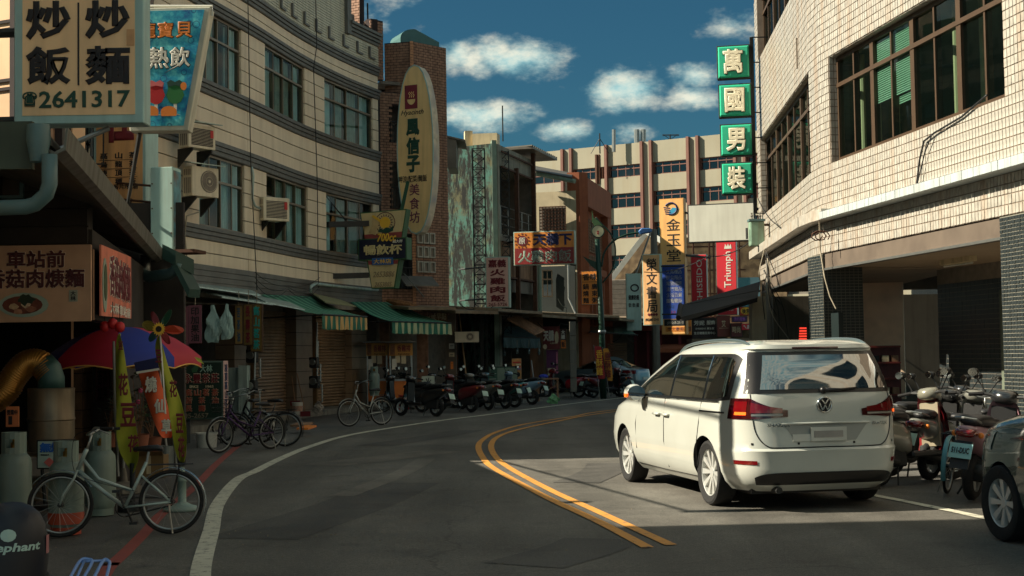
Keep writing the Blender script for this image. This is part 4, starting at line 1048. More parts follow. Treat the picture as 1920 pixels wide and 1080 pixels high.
def spr(name, c, **k): return mat(name, c, **{'rough': .45, 'var': .05, 'sc': 2, 'dirt': .25, 'streak': True, 'dcol': (96, 78, 56), **k})
F_tan = spr('tan_sign_face', (240, 200, 150)); F_teal = mat('teal_white_frame', (158, 190, 184), .45, .1, .06, dirt=.3, streak=True)
# fried rice and noodles
S = Sg('hanging_sign', 'big tan fried rice and noodles sign with a phone number, pale teal frame', (34, -70, 277, 236), 11.5, .22, F_tan, F_teal, 0, .07)
for ch, x, y in (('炒', 99, 44), ('飯', 99, 128), ('炒', 210, 44), ('麵', 210, 129)):
    S.tx(ch, x-42, y-36, x+42, y+36, M_ink, bold=.035)
S.panel('divider', 154, 12, 157, 165, M_ink); S.tx('2641317', 82, 175, 252, 207, M_grn, bold=.02); S.tx('☎', 51, 176, 78, 204, M_grn, bold=.03)
S.panel('tape_scrap', 246, 63, 260, 93, mat('old_tape', (196, 150, 104), .6, 0, .2))
S.arm(34, 60, -1.4, .1, .04); S.arm(34, 225, -1.4, .1, .04)
build('brace', MB().tube([P(205, 240, 11.5), P(112, 280, 11.4), P(100, 284, 11.4)], .022, 8), M_alu, S.t, w=True)
# cold drinks board (tapering)
def drinks_mat():
    m = bpy.data.materials.new('blue_bubble_print'); m.use_nodes = True; nt = m.node_tree; N = nt.nodes; L = nt.links; b = N['Principled BSDF']
    tc = N.new('ShaderNodeTexCoord'); n = N.new('ShaderNodeTexNoise'); n.inputs['Scale'].default_value = 6; n.inputs['Detail'].default_value = 8; n.inputs['Roughness'].default_value = .7; L.new(tc.outputs['Object'], n.inputs['Vector'])
    cr = N.new('ShaderNodeValToRGB'); L.new(n.outputs[0], cr.inputs[0])
    cr.color_ramp.elements[0].position = .35; cr.color_ramp.elements[0].color = (*lin((26, 92, 158)), 1); cr.color_ramp.elements[1].position = .65; cr.color_ramp.elements[1].color = (*lin((120, 226, 226)), 1)
    e = cr.color_ramp.elements.new(.5); e.color = (*lin((48, 168, 196)), 1)
    v = N.new('ShaderNodeTexVoronoi'); v.feature = 'SMOOTH_F1'; v.inputs['Scale'].default_value = 7; v.inputs['Smoothness'].default_value = .05; L.new(tc.outputs['Object'], v.inputs['Vector'])
    mt = N.new('ShaderNodeMath'); mt.operation = 'COMPARE'; mt.inputs[1].default_value = .24; mt.inputs[2].default_value = .025; L.new(v.outputs[0], mt.inputs[0])
    mx = N.new('ShaderNodeMix'); mx.data_type = 'RGBA'; mx.inputs[7].default_value = (*lin((30, 70, 130)), 1); L.new(cr.outputs[0], mx.inputs[6])
    m2 = N.new('ShaderNodeMath'); m2.operation = 'MULTIPLY'; m2.inputs[1].default_value = .7; L.new(mt.outputs[0], m2.inputs[0]); L.new(m2.outputs[0], mx.inputs[0])
    L.new(mx.outputs[2], b.inputs['Base Color']); b.inputs['Roughness'].default_value = .4
    return m
M_drink = drinks_mat()
S = Sg.__new__(Sg); S.b = (232, 15, 400, 248); S.Y = 14.0; S.rz = 0
bq = P(316, 248, 14.0); S.t = thing('hanging_sign', 'blue tapering cold drinks sign with painted cocktail glasses', 'sign', bq); S.kx = S.kz = 14.0/FPX; S.y = -.11
o_ = [(232, 15), (400, 15), (357, 248), (248, 248)]; i_ = [(240, 22), (389, 20), (349, 239), (256, 239)]
build('casing', MB().prism([(S.lx(x), S.lz(y)) for x, y in o_], XZ, -.1, .1), mat('white_sign_frame', (206, 204, 184), .5, .1, .08, dirt=.4, streak=True), S.t, bev=.006)
build('face', MB().prism([(S.lx(x), S.lz(y)) for x, y in i_], XZ, -.108, -.09), M_drink, S.t)
M_bo = (M_ink, .05)
for ch, x in (('龍', 283), ('寶', 316), ('貝', 351)): S.tx(ch, x-15, 43, x+15, 73, M_org, bold=.015, out=M_bo)
for ch, x in (('冷', 262), ('熱', 303), ('飲', 343)): S.tx(ch, x-19, 91, x+19, 131, M_wht, bold=.02, out=M_bo)
def glass_pic(cx, c1, c2, nm):
    S.poly(nm, [(cx-15, 158), (cx+15, 158), (cx+13, 170), (cx+17, 182), (cx+11, 194), (cx+4, 198), (cx-4, 198), (cx-11, 194), (cx-17, 182), (cx-13, 170)], c1)
    S.poly('glass_stem', [(cx-3, 197), (cx+3, 197), (cx+3, 216), (cx+10, 219), (cx-10, 219), (cx-3, 216)], M_wht, .002)
    S.poly('drink_foam', [(cx-15, 157), (cx-8, 153), (cx, 157), (cx+8, 153), (cx+15, 158), (cx+12, 166), (cx, 163), (cx-12, 166)], c2, .006)
glass_pic(298, M_red, mat('pink_print', (220, 110, 110)), 'red_drink'); glass_pic(334, mat('green_print', (30, 110, 50)), M_grn, 'green_drink')
for cx, cy in ((288, 212), (322, 213)): S.poly('orange_slice', [(cx+15*math.cos(a), cy+11*math.sin(a)) for a in [math.pi+i*math.pi/8 for i in range(9)]]+[(cx+14, cy+8), (cx-14, cy+8)], M_org, .008)
S.poly('orange_slice', [(350+6*math.cos(i*.7), 165+8*math.sin(i*.7)) for i in range(9)], M_org, .008)
build('sign_rail', MB().tube([(S.lx(238), -.05, S.lz(8)), (S.lx(402), -.05, S.lz(11)), (S.lx(402), -.05, S.lz(30))], .012, 6), M_white, S.t)
build('brace', MB().tube([(S.lx(255), 0, S.lz(15)), (-3.3, 7.8, 2.4)], .025, 6), M_dsteel, S.t); build('brace', MB().tube([(S.lx(262), 0, S.lz(246)), (-2.6, 8.0, .1)], .025, 6), M_dsteel, S.t)
# tea merchant
F_tea = spr('brown_tea_sign_face', (220, 164, 106), dirt=.5)
S = Sg('hanging_sign', 'tall brown tea merchant sign with a teapot drawing, behind the hut gutter', (186, 140, 288, 462), 22.6, .5, F_tea, F_teal, -.16, .05)
S.tx('社', 206, 170, 266, 272, M_redink, bold=.05)
for i, row in enumerate(('高山茶', '烏龍茶', '凍頂茶', '包種茶')):
    y = 296+i*16
    for ch, x in zip(row, (207, 236, 263)): S.tx(ch, x-7, y-6, x+7, y+6, M_ink, bold=.02)
    S.panel('rule', 198, y+8, 272, y+8.8, M_ink)
S.tx('茶具/番片/茶油', 199, 349, 273, 359, M_ink, bold=.015)
S.poly('teapot_picture', [(220, 384), (226, 376), (238, 373), (248, 378), (252, 384), (250, 398), (243, 406), (226, 406), (219, 398)], M_ink, .001); S.poly('teapot_picture', [(225, 384), (247, 385), (244, 394), (228, 396)], F_tea, .006)
build('teapot_handle', MB().tube([(S.lx(x), S.y-.004, S.lz(y)) for x, y in ((249, 396), (258, 388), (262, 378), (257, 375), (251, 386))], .014, 5), M_ink, S.t)
S.poly('teacup_picture', [(252, 404), (262, 404), (260, 411), (254, 411)], M_ink, .001)
build('saucer_line', MB().tube([(S.lx(258+15*math.cos(i*.4)), S.y-.003, S.lz(413+6*math.sin(i*.4))) for i in range(16)], .008, 4, closed=True), M_ink, S.t)
S.arm(190, 180, -.5, 2.2, .04)
S = Sg('light_box', 'blank pale teal light box beside the tea merchant sign', (290, 316, 333, 470), 21.6, .35, None, mat('pale_teal_box', (166, 200, 190), .5, .1, .06, dirt=.35, dcol=(120, 80, 50), streak=True), -.14)
def peel():
    return mat('peeling_blue_print', (92, 140, 150), .7, 0, .4, 6, dirt=.8, dcol=(140, 100, 70), dsc=5)
build('side_print', MB().box(S.w/2, S.w/2+.006, -.14, .14, .05, S.h-.05), peel(), S.t)
for z in (.2, .5, .8):
    for q in (-S.w/2+.03, S.w/2-.02): build('rivet', MB().tube([(q, -.178, S.h*z), (q, -.19, S.h*z)], .012, 6), M_rust, S.t)
for y in (347, 378): build('bracket', MB().tube([P(290, y+2, 21.5), P(172 if y < 350 else 192, y-8, 23)], .02, 6), M_rust, S.t, w=True)
build('base_plate', MB().box(-S.w/2-.05, S.w/2+.35, -.2, .3, -.05, 0), M_rust, S.t)
# noodle soup banner on the hut end
F_ban = mat('faded_tan_banner', (196, 156, 124), .85, 0, .12, 2, dirt=.4)
S = Sg('cloth_banner', 'faded tan noodle soup banner with a bowl picture on the hut end', (-60, 460, 172, 604), 14.75, .03, F_ban, F_ban, 0, .002, None, 'banner')
OW = (mat('pale_outline_ink', (206, 190, 168)), .045)
M_dkred = mat('deep_maroon_ink', (74, 24, 26))
S.tx('車站前', 14, 470, 124, 503, M_dkred, bold=.03, out=OW); S.tx('香菇肉焿麵', -26, 505, 160, 541, M_dkred, bold=.03, out=OW)
M_plate = mat('pale_bowl_print', (150, 168, 150)); S.poly('bowl_picture', [(46+47*math.cos(i*.393), 572+23*math.sin(i*.393)) for i in range(16)], M_plate)
S.poly('soup_picture', [(44+38*math.cos(i*.393), 572+17*math.sin(i*.393)) for i in range(16)], mat('soup_print', (104, 50, 32), var=.4, sc=14), .006)
for cx, cy, c in ((28, 575, (190, 160, 120)), (50, 572, (200, 176, 140)), (60, 580, (150, 96, 70)), (36, 584, (170, 120, 90))): S.poly('topping_picture', [(cx+10*math.cos(i*.8)*RN.uniform(.7, 1.2), cy+6*math.sin(i*.8)*RN.uniform(.7, 1.2)) for i in range(8)], mat('topping_print_%d' % c[0], c, var=.3, sc=20), .011)
S.poly('herb_picture', [(50+17*math.cos(i*.4)*RN.uniform(.6, 1.2), 562+11*math.sin(i*.4)*RN.uniform(.6, 1.2)) for i in range(15)], mat('herb_print', (32, 48, 26)), .015)
S.panel('small_sign_picture', 131, 545, 147, 567, mat('greenish_print', (156, 160, 140)), .002); S.tx('大\n林', 134, 547, 144, 565, M_ink, y=S.y-.006)
# red and white banner along the hut side
F_rb = mat('faded_red_banner', (220, 130, 104), .85, 0, .2, 3, dirt=.3)
a = P(176, 580, 15.05); b = P(237, 598, 18.3)
bt = thing('cloth_banner', 'sloping red and white noodle banner along the hut side', 'banner', (a.x+.06, a.y, 2.0), math.atan2(hn.x, -hn.y))
W = 3.3; pts = [(0, 0.1), (W, 0.16), (W, .98), (0, .86)]
build('cloth', MB().prism([(0, .08), (W, .14), (W, .94), (0, .84)], XZ, -.02, 0), F_rb, bt)
txt(bt, '香菇肉焿麵', W*.58, .56, W*.72, .5, M_wht, y=-.022, bold=.05); txt(bt, '香菇肉焿麵', W*.58, .57, W*.70, .47, M_redink, y=-.03, bold=.01)
build('food_picture', MB().prism(disc(14, .3, .28, .42, .22), XZ, -.03, -.021), M_plate, bt); build('food_picture', MB().prism(disc(12, .2, .28, .45, .15), XZ, -.036, -.031), mat('herb_print2', (60, 80, 40), var=.5, sc=15), bt)
txt(bt, '大林車站前', W*.6, .2, W*.7, .13, M_wht, y=-.022)
# ---------------------------------------------------------------- oval cafe sign
F_oval = spr('straw_sign_face', (232, 196, 136))
Y = 43.2; b = P(786, 440, Y); ov = thing('oval_sign', 'tall pointed oval straw coloured cafe sign with a soup bowl emblem', 'sign', b, -.42)
k = Y/FPX; hw, hh = 38*k/math.cos(.42)*.93, 160*k
def oval(s, n=28): return [(hw*s*math.copysign(abs(math.cos(2*math.pi*i/n))**.9, math.cos(2*math.pi*i/n)), hh+(hh-(1-s)*hw)*math.sin(2*math.pi*i/n)) for i in range(n)]
M_osd = mat('peeling_sign_side', (196, 184, 160), .7, 0, .25, 5, dirt=.7, dcol=(70, 96, 140), dsc=2.5)
build('casing', MB().prism(oval(1), XZ, -.2, .2), M_osd, ov); build('face', MB().prism(oval(.94), XZ, -.21, -.19), F_oval, ov)
build('rim', MB().tube([(u, -.2, v) for u, v in oval(.985)], .02, 5, closed=True), F_teal, ov)
def ol(x, y): return ((x-785)*k*.98/math.cos(.42), (440-y)*k)
def otx(body, x0, y0, x1, y1, m, **q):
    u0, v1 = ol(x0, y0); u1, v0 = ol(x1, y1); return txt(ov, body, (u0+u1)/2, (v0+v1)/2, u1-u0, v1-v0, m, y=-.213, **q)
u0, v1 = ol(766, 158); u1, v0 = ol(791, 203); build('emblem_panel', MB().box(u0, u1, -.216, -.209, v0, v1), mat('maroon_ink', (120, 36, 50)), ov)
cu, cv = ol(779, 188); build('bowl_emblem', MB().prism([(cu+.14*math.cos(t), cv+.05+.17*math.sin(t)) for t in [math.pi+i*math.pi/8 for i in range(9)]], XZ, -.222, -.217), F_oval, ov)
mb = MB()
for q in (-.07, 0, .07): mb.tube([(cu+q, -.22, cv+.1), (cu+q+.03, -.22, cv+.17), (cu+q-.02, -.22, cv+.23), (cu+q+.02, -.22, cv+.28)], .012, 5)
build('steam_line', mb, F_oval, ov)
otx('Hyacinth', 758, 205, 803, 217, M_ink, shear=.35, bold=.008)
for ch, y in (('風', 238), ('信', 273), ('子', 307)): otx(ch, 768, y-16, 794, y+16, M_grn, bold=.045, out=(M_ink, .055))
otx('呷涼/配菜/醃飯', 752, 329, 808, 342, M_ink, bold=.01)
for ch, y in (('美', 356), ('食', 382), ('坊', 408)): otx(ch, 773, y-11, 793, y+11, mat('purple_ink', (104, 36, 70)), bold=.01)
build('bracket', MB().tube([(-hw*.6, .1, .9), (-hw-.9, .9, .8)], .04, 6), M_dsteel, ov); build('bracket', MB().tube([(-hw*.8, .1, 3.6), (-hw-.7, .9, 3.6)], .04, 6), M_dsteel, ov)
build('brace', MB().bar(P(765, 340, 42.6), P(752, 400, 42.6), .1, .1), mat('green_steel', (26, 72, 48), .5, .2), ov, w=True)
# ---------------------------------------------------------------- cup shaped drinks sign
M_gs = mat('green_sign_side', (48, 92, 52), .6, 0, .15, 3, dirt=.4, streak=True); F_cup = spr('khaki_sign_face', (206, 184, 134))
Y = 42.0; b = P(724, 540, Y); cp = thing('cup_sign', 'green edged cup shaped drinks sign with a navy band, on two arms', 'sign', b, -.3); k = Y/FPX
def cl(x, y): return ((x-722)*k/math.cos(.3), (540-y)*k)
def cpoly(nm, pts, m, y0, y1): return build(nm, MB().prism([cl(*p) for p in pts], XZ, y0, y1), m, cp)
cpoly('casing', [(677, 397), (767, 394), (758, 447), (686, 447)], M_gs, -.17, .17); cpoly('band_casing', [(674, 447), (767, 447), (767, 488), (674, 488)], M_gs, -.21, .21); cpoly('foot_casing', [(689, 488), (753, 488), (743, 541), (698, 541)], M_gs, -.17, .17)
cpoly('face', [(679, 399), (765, 396), (756, 447), (687, 447)], F_cup, -.178, -.16); cpoly('face', [(692, 488), (750, 488), (741, 539), (699, 539)], F_cup, -.178, -.16)
cpoly('red_stripe', [(685, 439), (758, 436), (757, 447), (687, 447)], mat('dull_red_ink', (142, 60, 56)), -.184, -.175); cpoly('red_stripe', [(692, 489), (750, 489), (749, 496), (693, 496)], mat('dull_red_ink', (142, 60, 56)), -.184, -.175)
cpoly('band_face', [(676, 449), (765, 449), (765, 486), (676, 486)], mat('navy_panel', (20, 22, 46), .5), -.218, -.2)
cu, cv = cl(726, 418); mb = MB(); mb.prism(disc(20, .17, cu, cv), XZ, -.19, -.182); build('sun_disc', mb, M_yel, cp)
mb = MB()
for i in range(18): a = i*math.pi/9; mb.prism([(cu+.19*math.cos(a-.1), cv+.19*math.sin(a-.1)), (cu+.27*math.cos(a), cv+.27*math.sin(a)), (cu+.19*math.cos(a+.1), cv+.19*math.sin(a+.1))], XZ, -.19, -.182)
build('sun_ray', mb, M_dkred, cp); build('ring_line', MB().tube([(cu+.31*math.cos(i*.3), -.182, cv+.31*math.sin(i*.3)) for i in range(21)], .012, 5, closed=True), M_dkred, cp)
cpoly('leaf_shape', [(712, 435), (716, 428), (722, 431), (728, 427), (736, 429), (742, 424), (741, 434), (730, 438)], M_grn, -.194, -.18)
cpoly('paper_cup', [(702, 408), (716, 414), (711, 428), (708, 441), (694, 436), (700, 424)], mat('cup_print', (190, 160, 110)), -.2, -.18); cpoly('cup_rim', [(700, 405), (704, 403), (719, 413), (716, 417)], M_yel, -.204, -.19)
def ctx(body, x0, y0, x1, y1, m, y=-.185, **q):
    u0, v1 = cl(x0, y0); u1, v0 = cl(x1, y1); return txt(cp, body, (u0+u1)/2, (v0+v1)/2, u1-u0, v1-v0, m, y=y, **q)
ctx('700cc', 711, 438, 748, 454, M_yel, y=-.222, bold=.03, out=(M_dkred, .05), shear=.2); ctx('超大杯', 741, 451, 760, 457, M_wht, y=-.222); ctx('暢飲杯', 685, 459, 759, 481, mat('khaki_ink', (206, 186, 130)), y=-.222, bold=.03)
cpoly('name_panel', [(701, 484), (741, 484), (741, 497), (701, 497)], mat('blue_panel', (44, 92, 150)), -.226, -.17); ctx('大林店', 704, 486, 738, 495, M_yel, y=-.228, bold=.01)
ctx('2653886', 701, 509, 743, 520, mat('faded_ink', (150, 130, 96)), y=-.182, shear=.3); ctx('2653885', 704, 529, 738, 538, mat('faded_ink', (150, 130, 96)), y=-.182, shear=.3)
for y0 in (419, 516): build('arm', MB().bar(P(589, y0+3, 40.9), P(690, y0, 42), .14, .16), M_dsteel, cp, w=True)
build('stay', MB().tube([P(593, 345, 40.9), P(652, 418, 41.8)], .02, 5), M_dsteel, cp, w=True); build('stay', MB().tube([P(757, 512, 42), P(795, 557, 43)], .015, 5), M_alu, cp, w=True)
# ---------------------------------------------------------------- turkey rice signs
F_pk = spr('faded_pink_sign_face', (222, 178, 162)); M_lt = mat('pale_sign_frame', (170, 196, 184), .5, .1, .06, dirt=.35, streak=True)
S = Sg('hanging_sign', 'upright faded pink turkey rice sign with dark red characters', (913, 482, 957, 577), 48.6, .3, F_pk, M_lt, -.2, .03)
S.tx('嘉義', 918, 487, 952, 502, M_redink, bold=.03)
for i, ch in enumerate('火雞肉飯'): S.tx(ch, 921, 505+i*16, 950, 518+i*16, M_redink, bold=.035)
S.tx('265-5726', 918, 568, 953, 574, M_redink)
S.arm(913, 500, -1.2, 1.0); S.arm(913, 560, -1.2, 1.0)
F_or = spr('orange_sign_face', (226, 140, 58)); F_rd = spr('dark_red_sign_face', (140, 40, 42))
S = Sg('hanging_sign', 'wide orange and dark red turkey rice sign with navy characters above white', (965, 434, 1079, 497), 50.0, .25, F_or, M_lt, -.2, .03)
S.panel('lower_face', 967, 465, 1077, 495, F_rd, .001)
S.poly('emblem_disc', [(981+10*math.cos(i*.393), 451+10*math.sin(i*.393)) for i in range(16)], M_redink)
mb = MB()
for i in range(12): a = i*math.pi/6; mb.prism(disc(8, .03, S.lx(981+13*math.cos(a)), S.lz(451+13*math.sin(a))), XZ, S.y-.006, S.y)
build('emblem_dot', mb, M_redink, S.t); S.tx('原', 975, 445, 987, 457, M_wht, y=S.y-.008, bold=.01)
S.tx('天橋下', 1001, 438, 1074, 461, M_navy, bold=.045, out=(M_wht, .03)); S.tx('火雞肉飯', 973, 469, 1073, 493, mat('pale_green_ink', (176, 206, 186)), bold=.03)
S.arm(1070, 497, .1, .4, .04); S.arm(972, 450, -.6, .8, .04)
S = Sg('wall_sign', 'orange rice porridge sign on the orange brown building', (1091, 508, 1122, 571), 57.0, .12, F_or, M_alu, -.2, .02)
S.tx('香味', 1094, 513, 1120, 526, M_ink, bold=.02); S.panel('rule', 1093, 528.5, 1120, 529.2, M_ink)
for i, r in enumerate(('鍋廣', '燒東', '麵粥')):
    for ch, x in zip(r, (1099, 1115)): S.tx(ch, x-5, 532+i*13, x+6, 543+i*13, M_ink, bold=.02)
# ---------------------------------------------------------------- signs at the bend
F_blu = spr('pale_blue_sign_face', (176, 204, 196))
S = Sg('hanging_sign', 'pale blue upright shop sign left of the stationery signs', (1175, 513, 1203, 620), 60.0, .2, F_blu, M_lt, .0, .03)
S.tx('健康防癌', 1179, 553, 1199, 563, M_ink, bold=.04); S.tx('飲·飲·蛋', 1179, 568, 1199, 577, M_ink, bold=.02)
build('emblem', MB().tube([(S.lx(1191+7*math.cos(i*.4)), S.y-.003, S.lz(540+6*math.sin(i*.4))) for i in range(16)], .03, 5, closed=True), M_ink, S.t)
F_cr = spr('peach_sign_face', (232, 178, 122))
S = Sg('hanging_sign', 'upright peach bookshop sign with four black characters', (1209, 477, 1241, 610), 56.5, .3, F_cr, M_lt, -.38, .03)
for i, ch in enumerate('榮文書局'): S.tx(ch, 1216, 485+i*26, 1235, 508+i*26, M_ink, bold=.012)
for i in range(4): S.poly('maroon_dot', [(1219.5+i*4.6+2.3*math.cos(q*.8), 590+2.6*math.sin(q*.8)) for q in range(8)], M_redink)
S.tx('(05)265-2543', 1213, 597, 1237, 603, M_ink)
S.arm(1241, 500, .8, .3, .035); S.arm(1241, 590, .8, .3, .035)
F_ye = spr('apricot_sign_face', (242, 184, 112)); F_bl = spr('deep_blue_sign_face', (28, 66, 146))
S = Sg('hanging_sign', 'tallest stationery sign, apricot above deep blue with a bird emblem', (1244, 373, 1288, 627), 57.2, .35, F_ye, mat('apricot_frame', (206, 150, 84), .5), -.38, .03)
S.panel('lower_face', 1247, 497, 1287, 598, F_bl, .001); S.panel('phone_face', 1249, 599, 1287, 611, mat('black_sign_face', (22, 24, 28)), .001); S.panel('name_face', 1251, 613, 1287, 622, F_or, .001)
S.poly('bird_emblem', [(1262, 397), (1268, 390), (1275, 391), (1280, 393), (1274, 398), (1269, 403), (1262, 401)], mat('teal_ink', (40, 140, 176)))
build('wing_line', MB().tube([(S.lx(1265+11*math.cos(t)), S.y-.004, S.lz(392+11*math.sin(t))) for t in [i*.35-2.6 for i in range(14)]], .035, 5), M_navy, S.t)
mb = MB()
for i in range(4): mb.bar((S.lx(1252+i), S.y-.004, S.lz(389+i*4)), (S.lx(1263+i), S.y-.004, S.lz(391+i*4)), .01, .04)
build('wing_line', mb, M_navy, S.t)
for ch, y in (('金', 422), ('玉', 451), ('堂', 480)): S.tx(ch, 1256, y-11, 1281, y+11, M_ink, bold=.006)
for i, r in enumerate(('文具禮品', '辦公用品', '電腦週邊', '流行飾品', '生活百貨', '圖書雜誌')): S.tx(r, 1254, 506+i*10.8, 1282, 514.5+i*10.8, M_wht, bold=.025)
S.tx('大林店', 1253, 572, 1268, 579, M_grn); S.tx('紅利', 1262, 583, 1270, 589, M_red); S.tx('(05)265-2543', 1254, 603, 1283, 609, M_wht); S.tx('榮文書局', 1254, 614, 1284, 621, M_navy, bold=.04)
S.arm(1288, 480, .5, 2.0, .05); S.arm(1288, 400, .5, 2.0, .05)
S = Sg('hanging_sign', 'small apricot panel peeking out below the bird emblem sign', (1262, 594, 1297, 628), 58.0, .1, F_or, mat('apricot_frame', (206, 150, 84), .5), -.1, .02); S.tx('文具', 1291, 612, 1296, 622, M_navy)
F_red = spr('scarlet_sign_face', (206, 44, 56))
S = Sg('hanging_sign', 'narrower scarlet cosmetics sign behind the black awning', (1299, 477, 1327, 590), 60.5, .2, F_red, M_alu, -.38, .02)
def side_text(S, body, x0, x1, y0, y1, m, bold=.01):
    """lettering that reads upwards"""
    w_ = (y1-y0)*S.kz; h_ = (x1-x0)*S.kx; o = txt(S.t, body, 0, 0, w_, h_, m, y=0, bold=bold)
    cx, cz = S.lx((x0+x1)/2), S.lz((y0+y1)/2)
    for v in o.data.vertices: v.co = V((cx-v.co.z, S.y+v.co.y, cz+v.co.x))
side_text(S, 'SHISEIDO', 1309, 1319, 487, 567, M_wht, .002)
S = Sg('hanging_sign', 'wider scarlet lingerie sign with a white crown, below the blank billboard', (1347, 440, 1383, 591), 52.0, .25, F_red, M_alu, -.34, .02)
side_text(S, 'Triumph', 1361, 1377, 472, 540, M_wht, .012)
S.poly('crown_emblem', [(1362, 467), (1364, 458), (1367, 463), (1369, 457), (1371, 463), (1374, 458), (1375, 467)], M_wht)
S.tx('黛安芬', 1354, 563, 1379, 572, M_wht, bold=.03); S.tx('芳妮分店', 1356, 577, 1376, 583, M_wht)
S.arm(1347, 470, -.2, 2.5, .04)
S = Sg('billboard', 'blank white billboard in a dark frame near the transformer', (1294, 382, 1414, 454), 43.5, .25, spr('blank_white_face', (214, 214, 200), dirt=.15), M_dsteel, -.3, .035, None, 'billboard')
S.arm(1412, 395, .5, .0, .05); S.arm(1412, 445, .5, .0, .05)
# green menswear signs
M_gr = spr('jade_sign_face', (44, 178, 138), dirt=.12); M_chw = mat('cream_raised_letter', (226, 216, 186), .5)
cx = 1411
gp_ = thing('sign_mast', 'thin dark mast carrying four jade green signs', 'mast', (P(1414, 300, 40).x, 40, 4.0)); gz0 = P(1414, 400, 40).z; gz1 = P(1408, 70, 40).z
build('mast', MB().box(-.05, .05, -.04, .04, gz0-4, gz1-4), M_dsteel, gp_); 
for k in range(8): z = gz0-4+(gz1-gz0)*k/7; build('bracket', MB().bar((0, 0, z), (.45, 0, z), .03, .03), M_dsteel, gp_)
for ch, bb in zip('萬國男裝', ((1346, 86, 1407, 149), (1349, 158, 1410, 221), (1352, 233, 1412, 294), (1354, 305, 1413, 366))):
    nm = {'萬': 'topmost jade green square sign with one raised cream character', '國': 'second jade green square sign from the top', '男': 'third jade green square sign from the top', '裝': 'lowest jade green square sign, just above the blank billboard'}[ch]
    S = Sg('square_sign', nm, bb, 40.0, .22, M_gr, M_dsteel, -.22, .035, 'jade green menswear signs')
    build('bevel_panel', MB().add([(sx*S.w*a, yy, S.h/2+sz*S.h*a) for a, yy in ((.46, S.y), (.42, S.y-.05)) for sx, sz in ((-1, -1), (1, -1), (1, 1), (-1, 1))], [(4, 5, 6, 7), (0, 1, 5, 4), (1, 2, 6, 5), (2, 3, 7, 6), (3, 0, 4, 7)]), M_gr, S.t)
    x0, y0, x1, y1 = bb; o = S.tx(ch, x0+12, y0+9, x1-13, y1-9, M_chw, y=S.y-.10, bold=.035)
    o2 = S.tx(ch, x0+11, y0+8, x1-12, y1-8, mat('dark_green_letter_side', (16, 78, 60)), y=S.y-.062, bold=.06, name='letter_shadow_edge')  # dark green outline behind the raised character
# low signs of the shop row at the bend
S = Sg('shop_sign', 'dark fashion shop board with white writing under the awning', (1298, 596, 1343, 635), 61.0, .15, spr('near_black_sign_face', (44, 32, 34)), M_dsteel, 0, .02)
S.tx('芳妮', 1301, 601, 1321, 610, M_wht); S.tx('服飾', 1325, 601, 1341, 609, M_wht, bold=.02); S.tx('SHISEIDO 資生堂', 1304, 614, 1339, 618, M_wht); S.tx('生日禮儀百貨中心', 1301, 622, 1341, 627, M_wht)
S = Sg('shop_sign', 'brown shop board with a thin gold emblem', (1344, 592, 1369, 632), 60.5, .15, spr('chestnut_sign_face', (120, 56, 48)), M_dsteel, 0, .02); S.tx('艾', 1353, 601, 1361, 613, M_cream); S.panel('rule', 1348, 615, 1366, 615.6, M_cream)
S = Sg('shop_sign', 'smaller maroon shop board right of the brown one', (1370, 606, 1392, 632), 60.2, .15, spr('maroon_sign_face', (104, 50, 50)), M_dsteel, 0, .02); S.tx('時尚', 1373, 612, 1388, 624, M_cream)
S = Sg('shop_sign', 'small yellow and red board above the maroon ones', (1386, 575, 1411, 592), 60.0, .15, spr('red_board', (180, 52, 36)), M_dsteel, 0, .02); S.poly('yellow_oval', [(1398+10*math.cos(i*.5), 583+7*math.sin(i*.5)) for i in range(13)], M_yel); S.tx('後宮', 1391, 579, 1405, 588, M_ink, y=S.y-.01)
S = Sg('shop_sign', 'violet strip sign between the brown boards', (1372, 593, 1401, 604), 59.8, .1, spr('violet_board', (70, 44, 84)), M_dsteel, 0, .01); S.tx('流行服飾', 1376, 595, 1397, 602, mat('violet_ink', (150, 90, 170)))
S = Sg('shop_sign', 'red and white strip sign by the grey cabinet', (1390, 607, 1411, 619), 59.4, .1, F_red, M_dsteel, 0, .01); S.tx('ㄟ起', 1393, 609, 1408, 617, M_wht, bold=.03)
# black folded awning jutting from the right hand shops
aw = thing('black_awning', 'black sloping awning on struts jutting out over the road from the right', 'awning', (7, 41, 3))
pA, pB, pC, pD = P(1276, 572, 40.0), P(1425, 528, 41.5), P(1420, 558, 39.5), P(1272, 596, 38.2)
M_blk = mat('black_awning_cloth', (16, 15, 15), .8, 0, .2, 6)
mb = MB(); mb.add([pA, pB, pC, pD]+[p+V((0, 0, -.05)) for p in (pA, pB, pC, pD)], [(0, 1, 2, 3), (7, 6, 5, 4), (0, 3, 7, 4), (1, 0, 4, 5), (2, 1, 5, 6), (3, 2, 6, 7)]); build('canopy', mb, M_blk, aw, w=True)
mb = MB(); mb.add([pD, pC, pC+V((0, 0, -.12)), P(1335, 592, 38.8), P(1285, 602, 38.2)], [(0, 1, 2, 3, 4)]); build('valance', mb, M_blk, aw, w=True)
build('front_roller', MB().tube([pA, pD], .07, 8), M_blk, aw, w=True)
mb = MB(); mb.tube([P(1425, 545, 40.5), P(1330, 580, 39.5)], .03, 6); mb.tube([P(1290, 570, 39.8), P(1420, 545, 40)], .012, 5); build('strut', mb, M_dsteel, aw, w=True)
# glowing red price board in the arcade
S = Sg('led_board', 'small lit red price board hanging in the dark arcade', (1499, 612, 1513, 639), 33.5, .06, M_black, M_black, 0, .01, None, 'sign')
M_led = mat('red_glow', (255, 70, 50), .5, 0, 0, emit=.4)
for i in range(5): S.panel('glow_row', 1499-i*.4, 614+i*5, 1512, 617+i*5, M_led, .004)
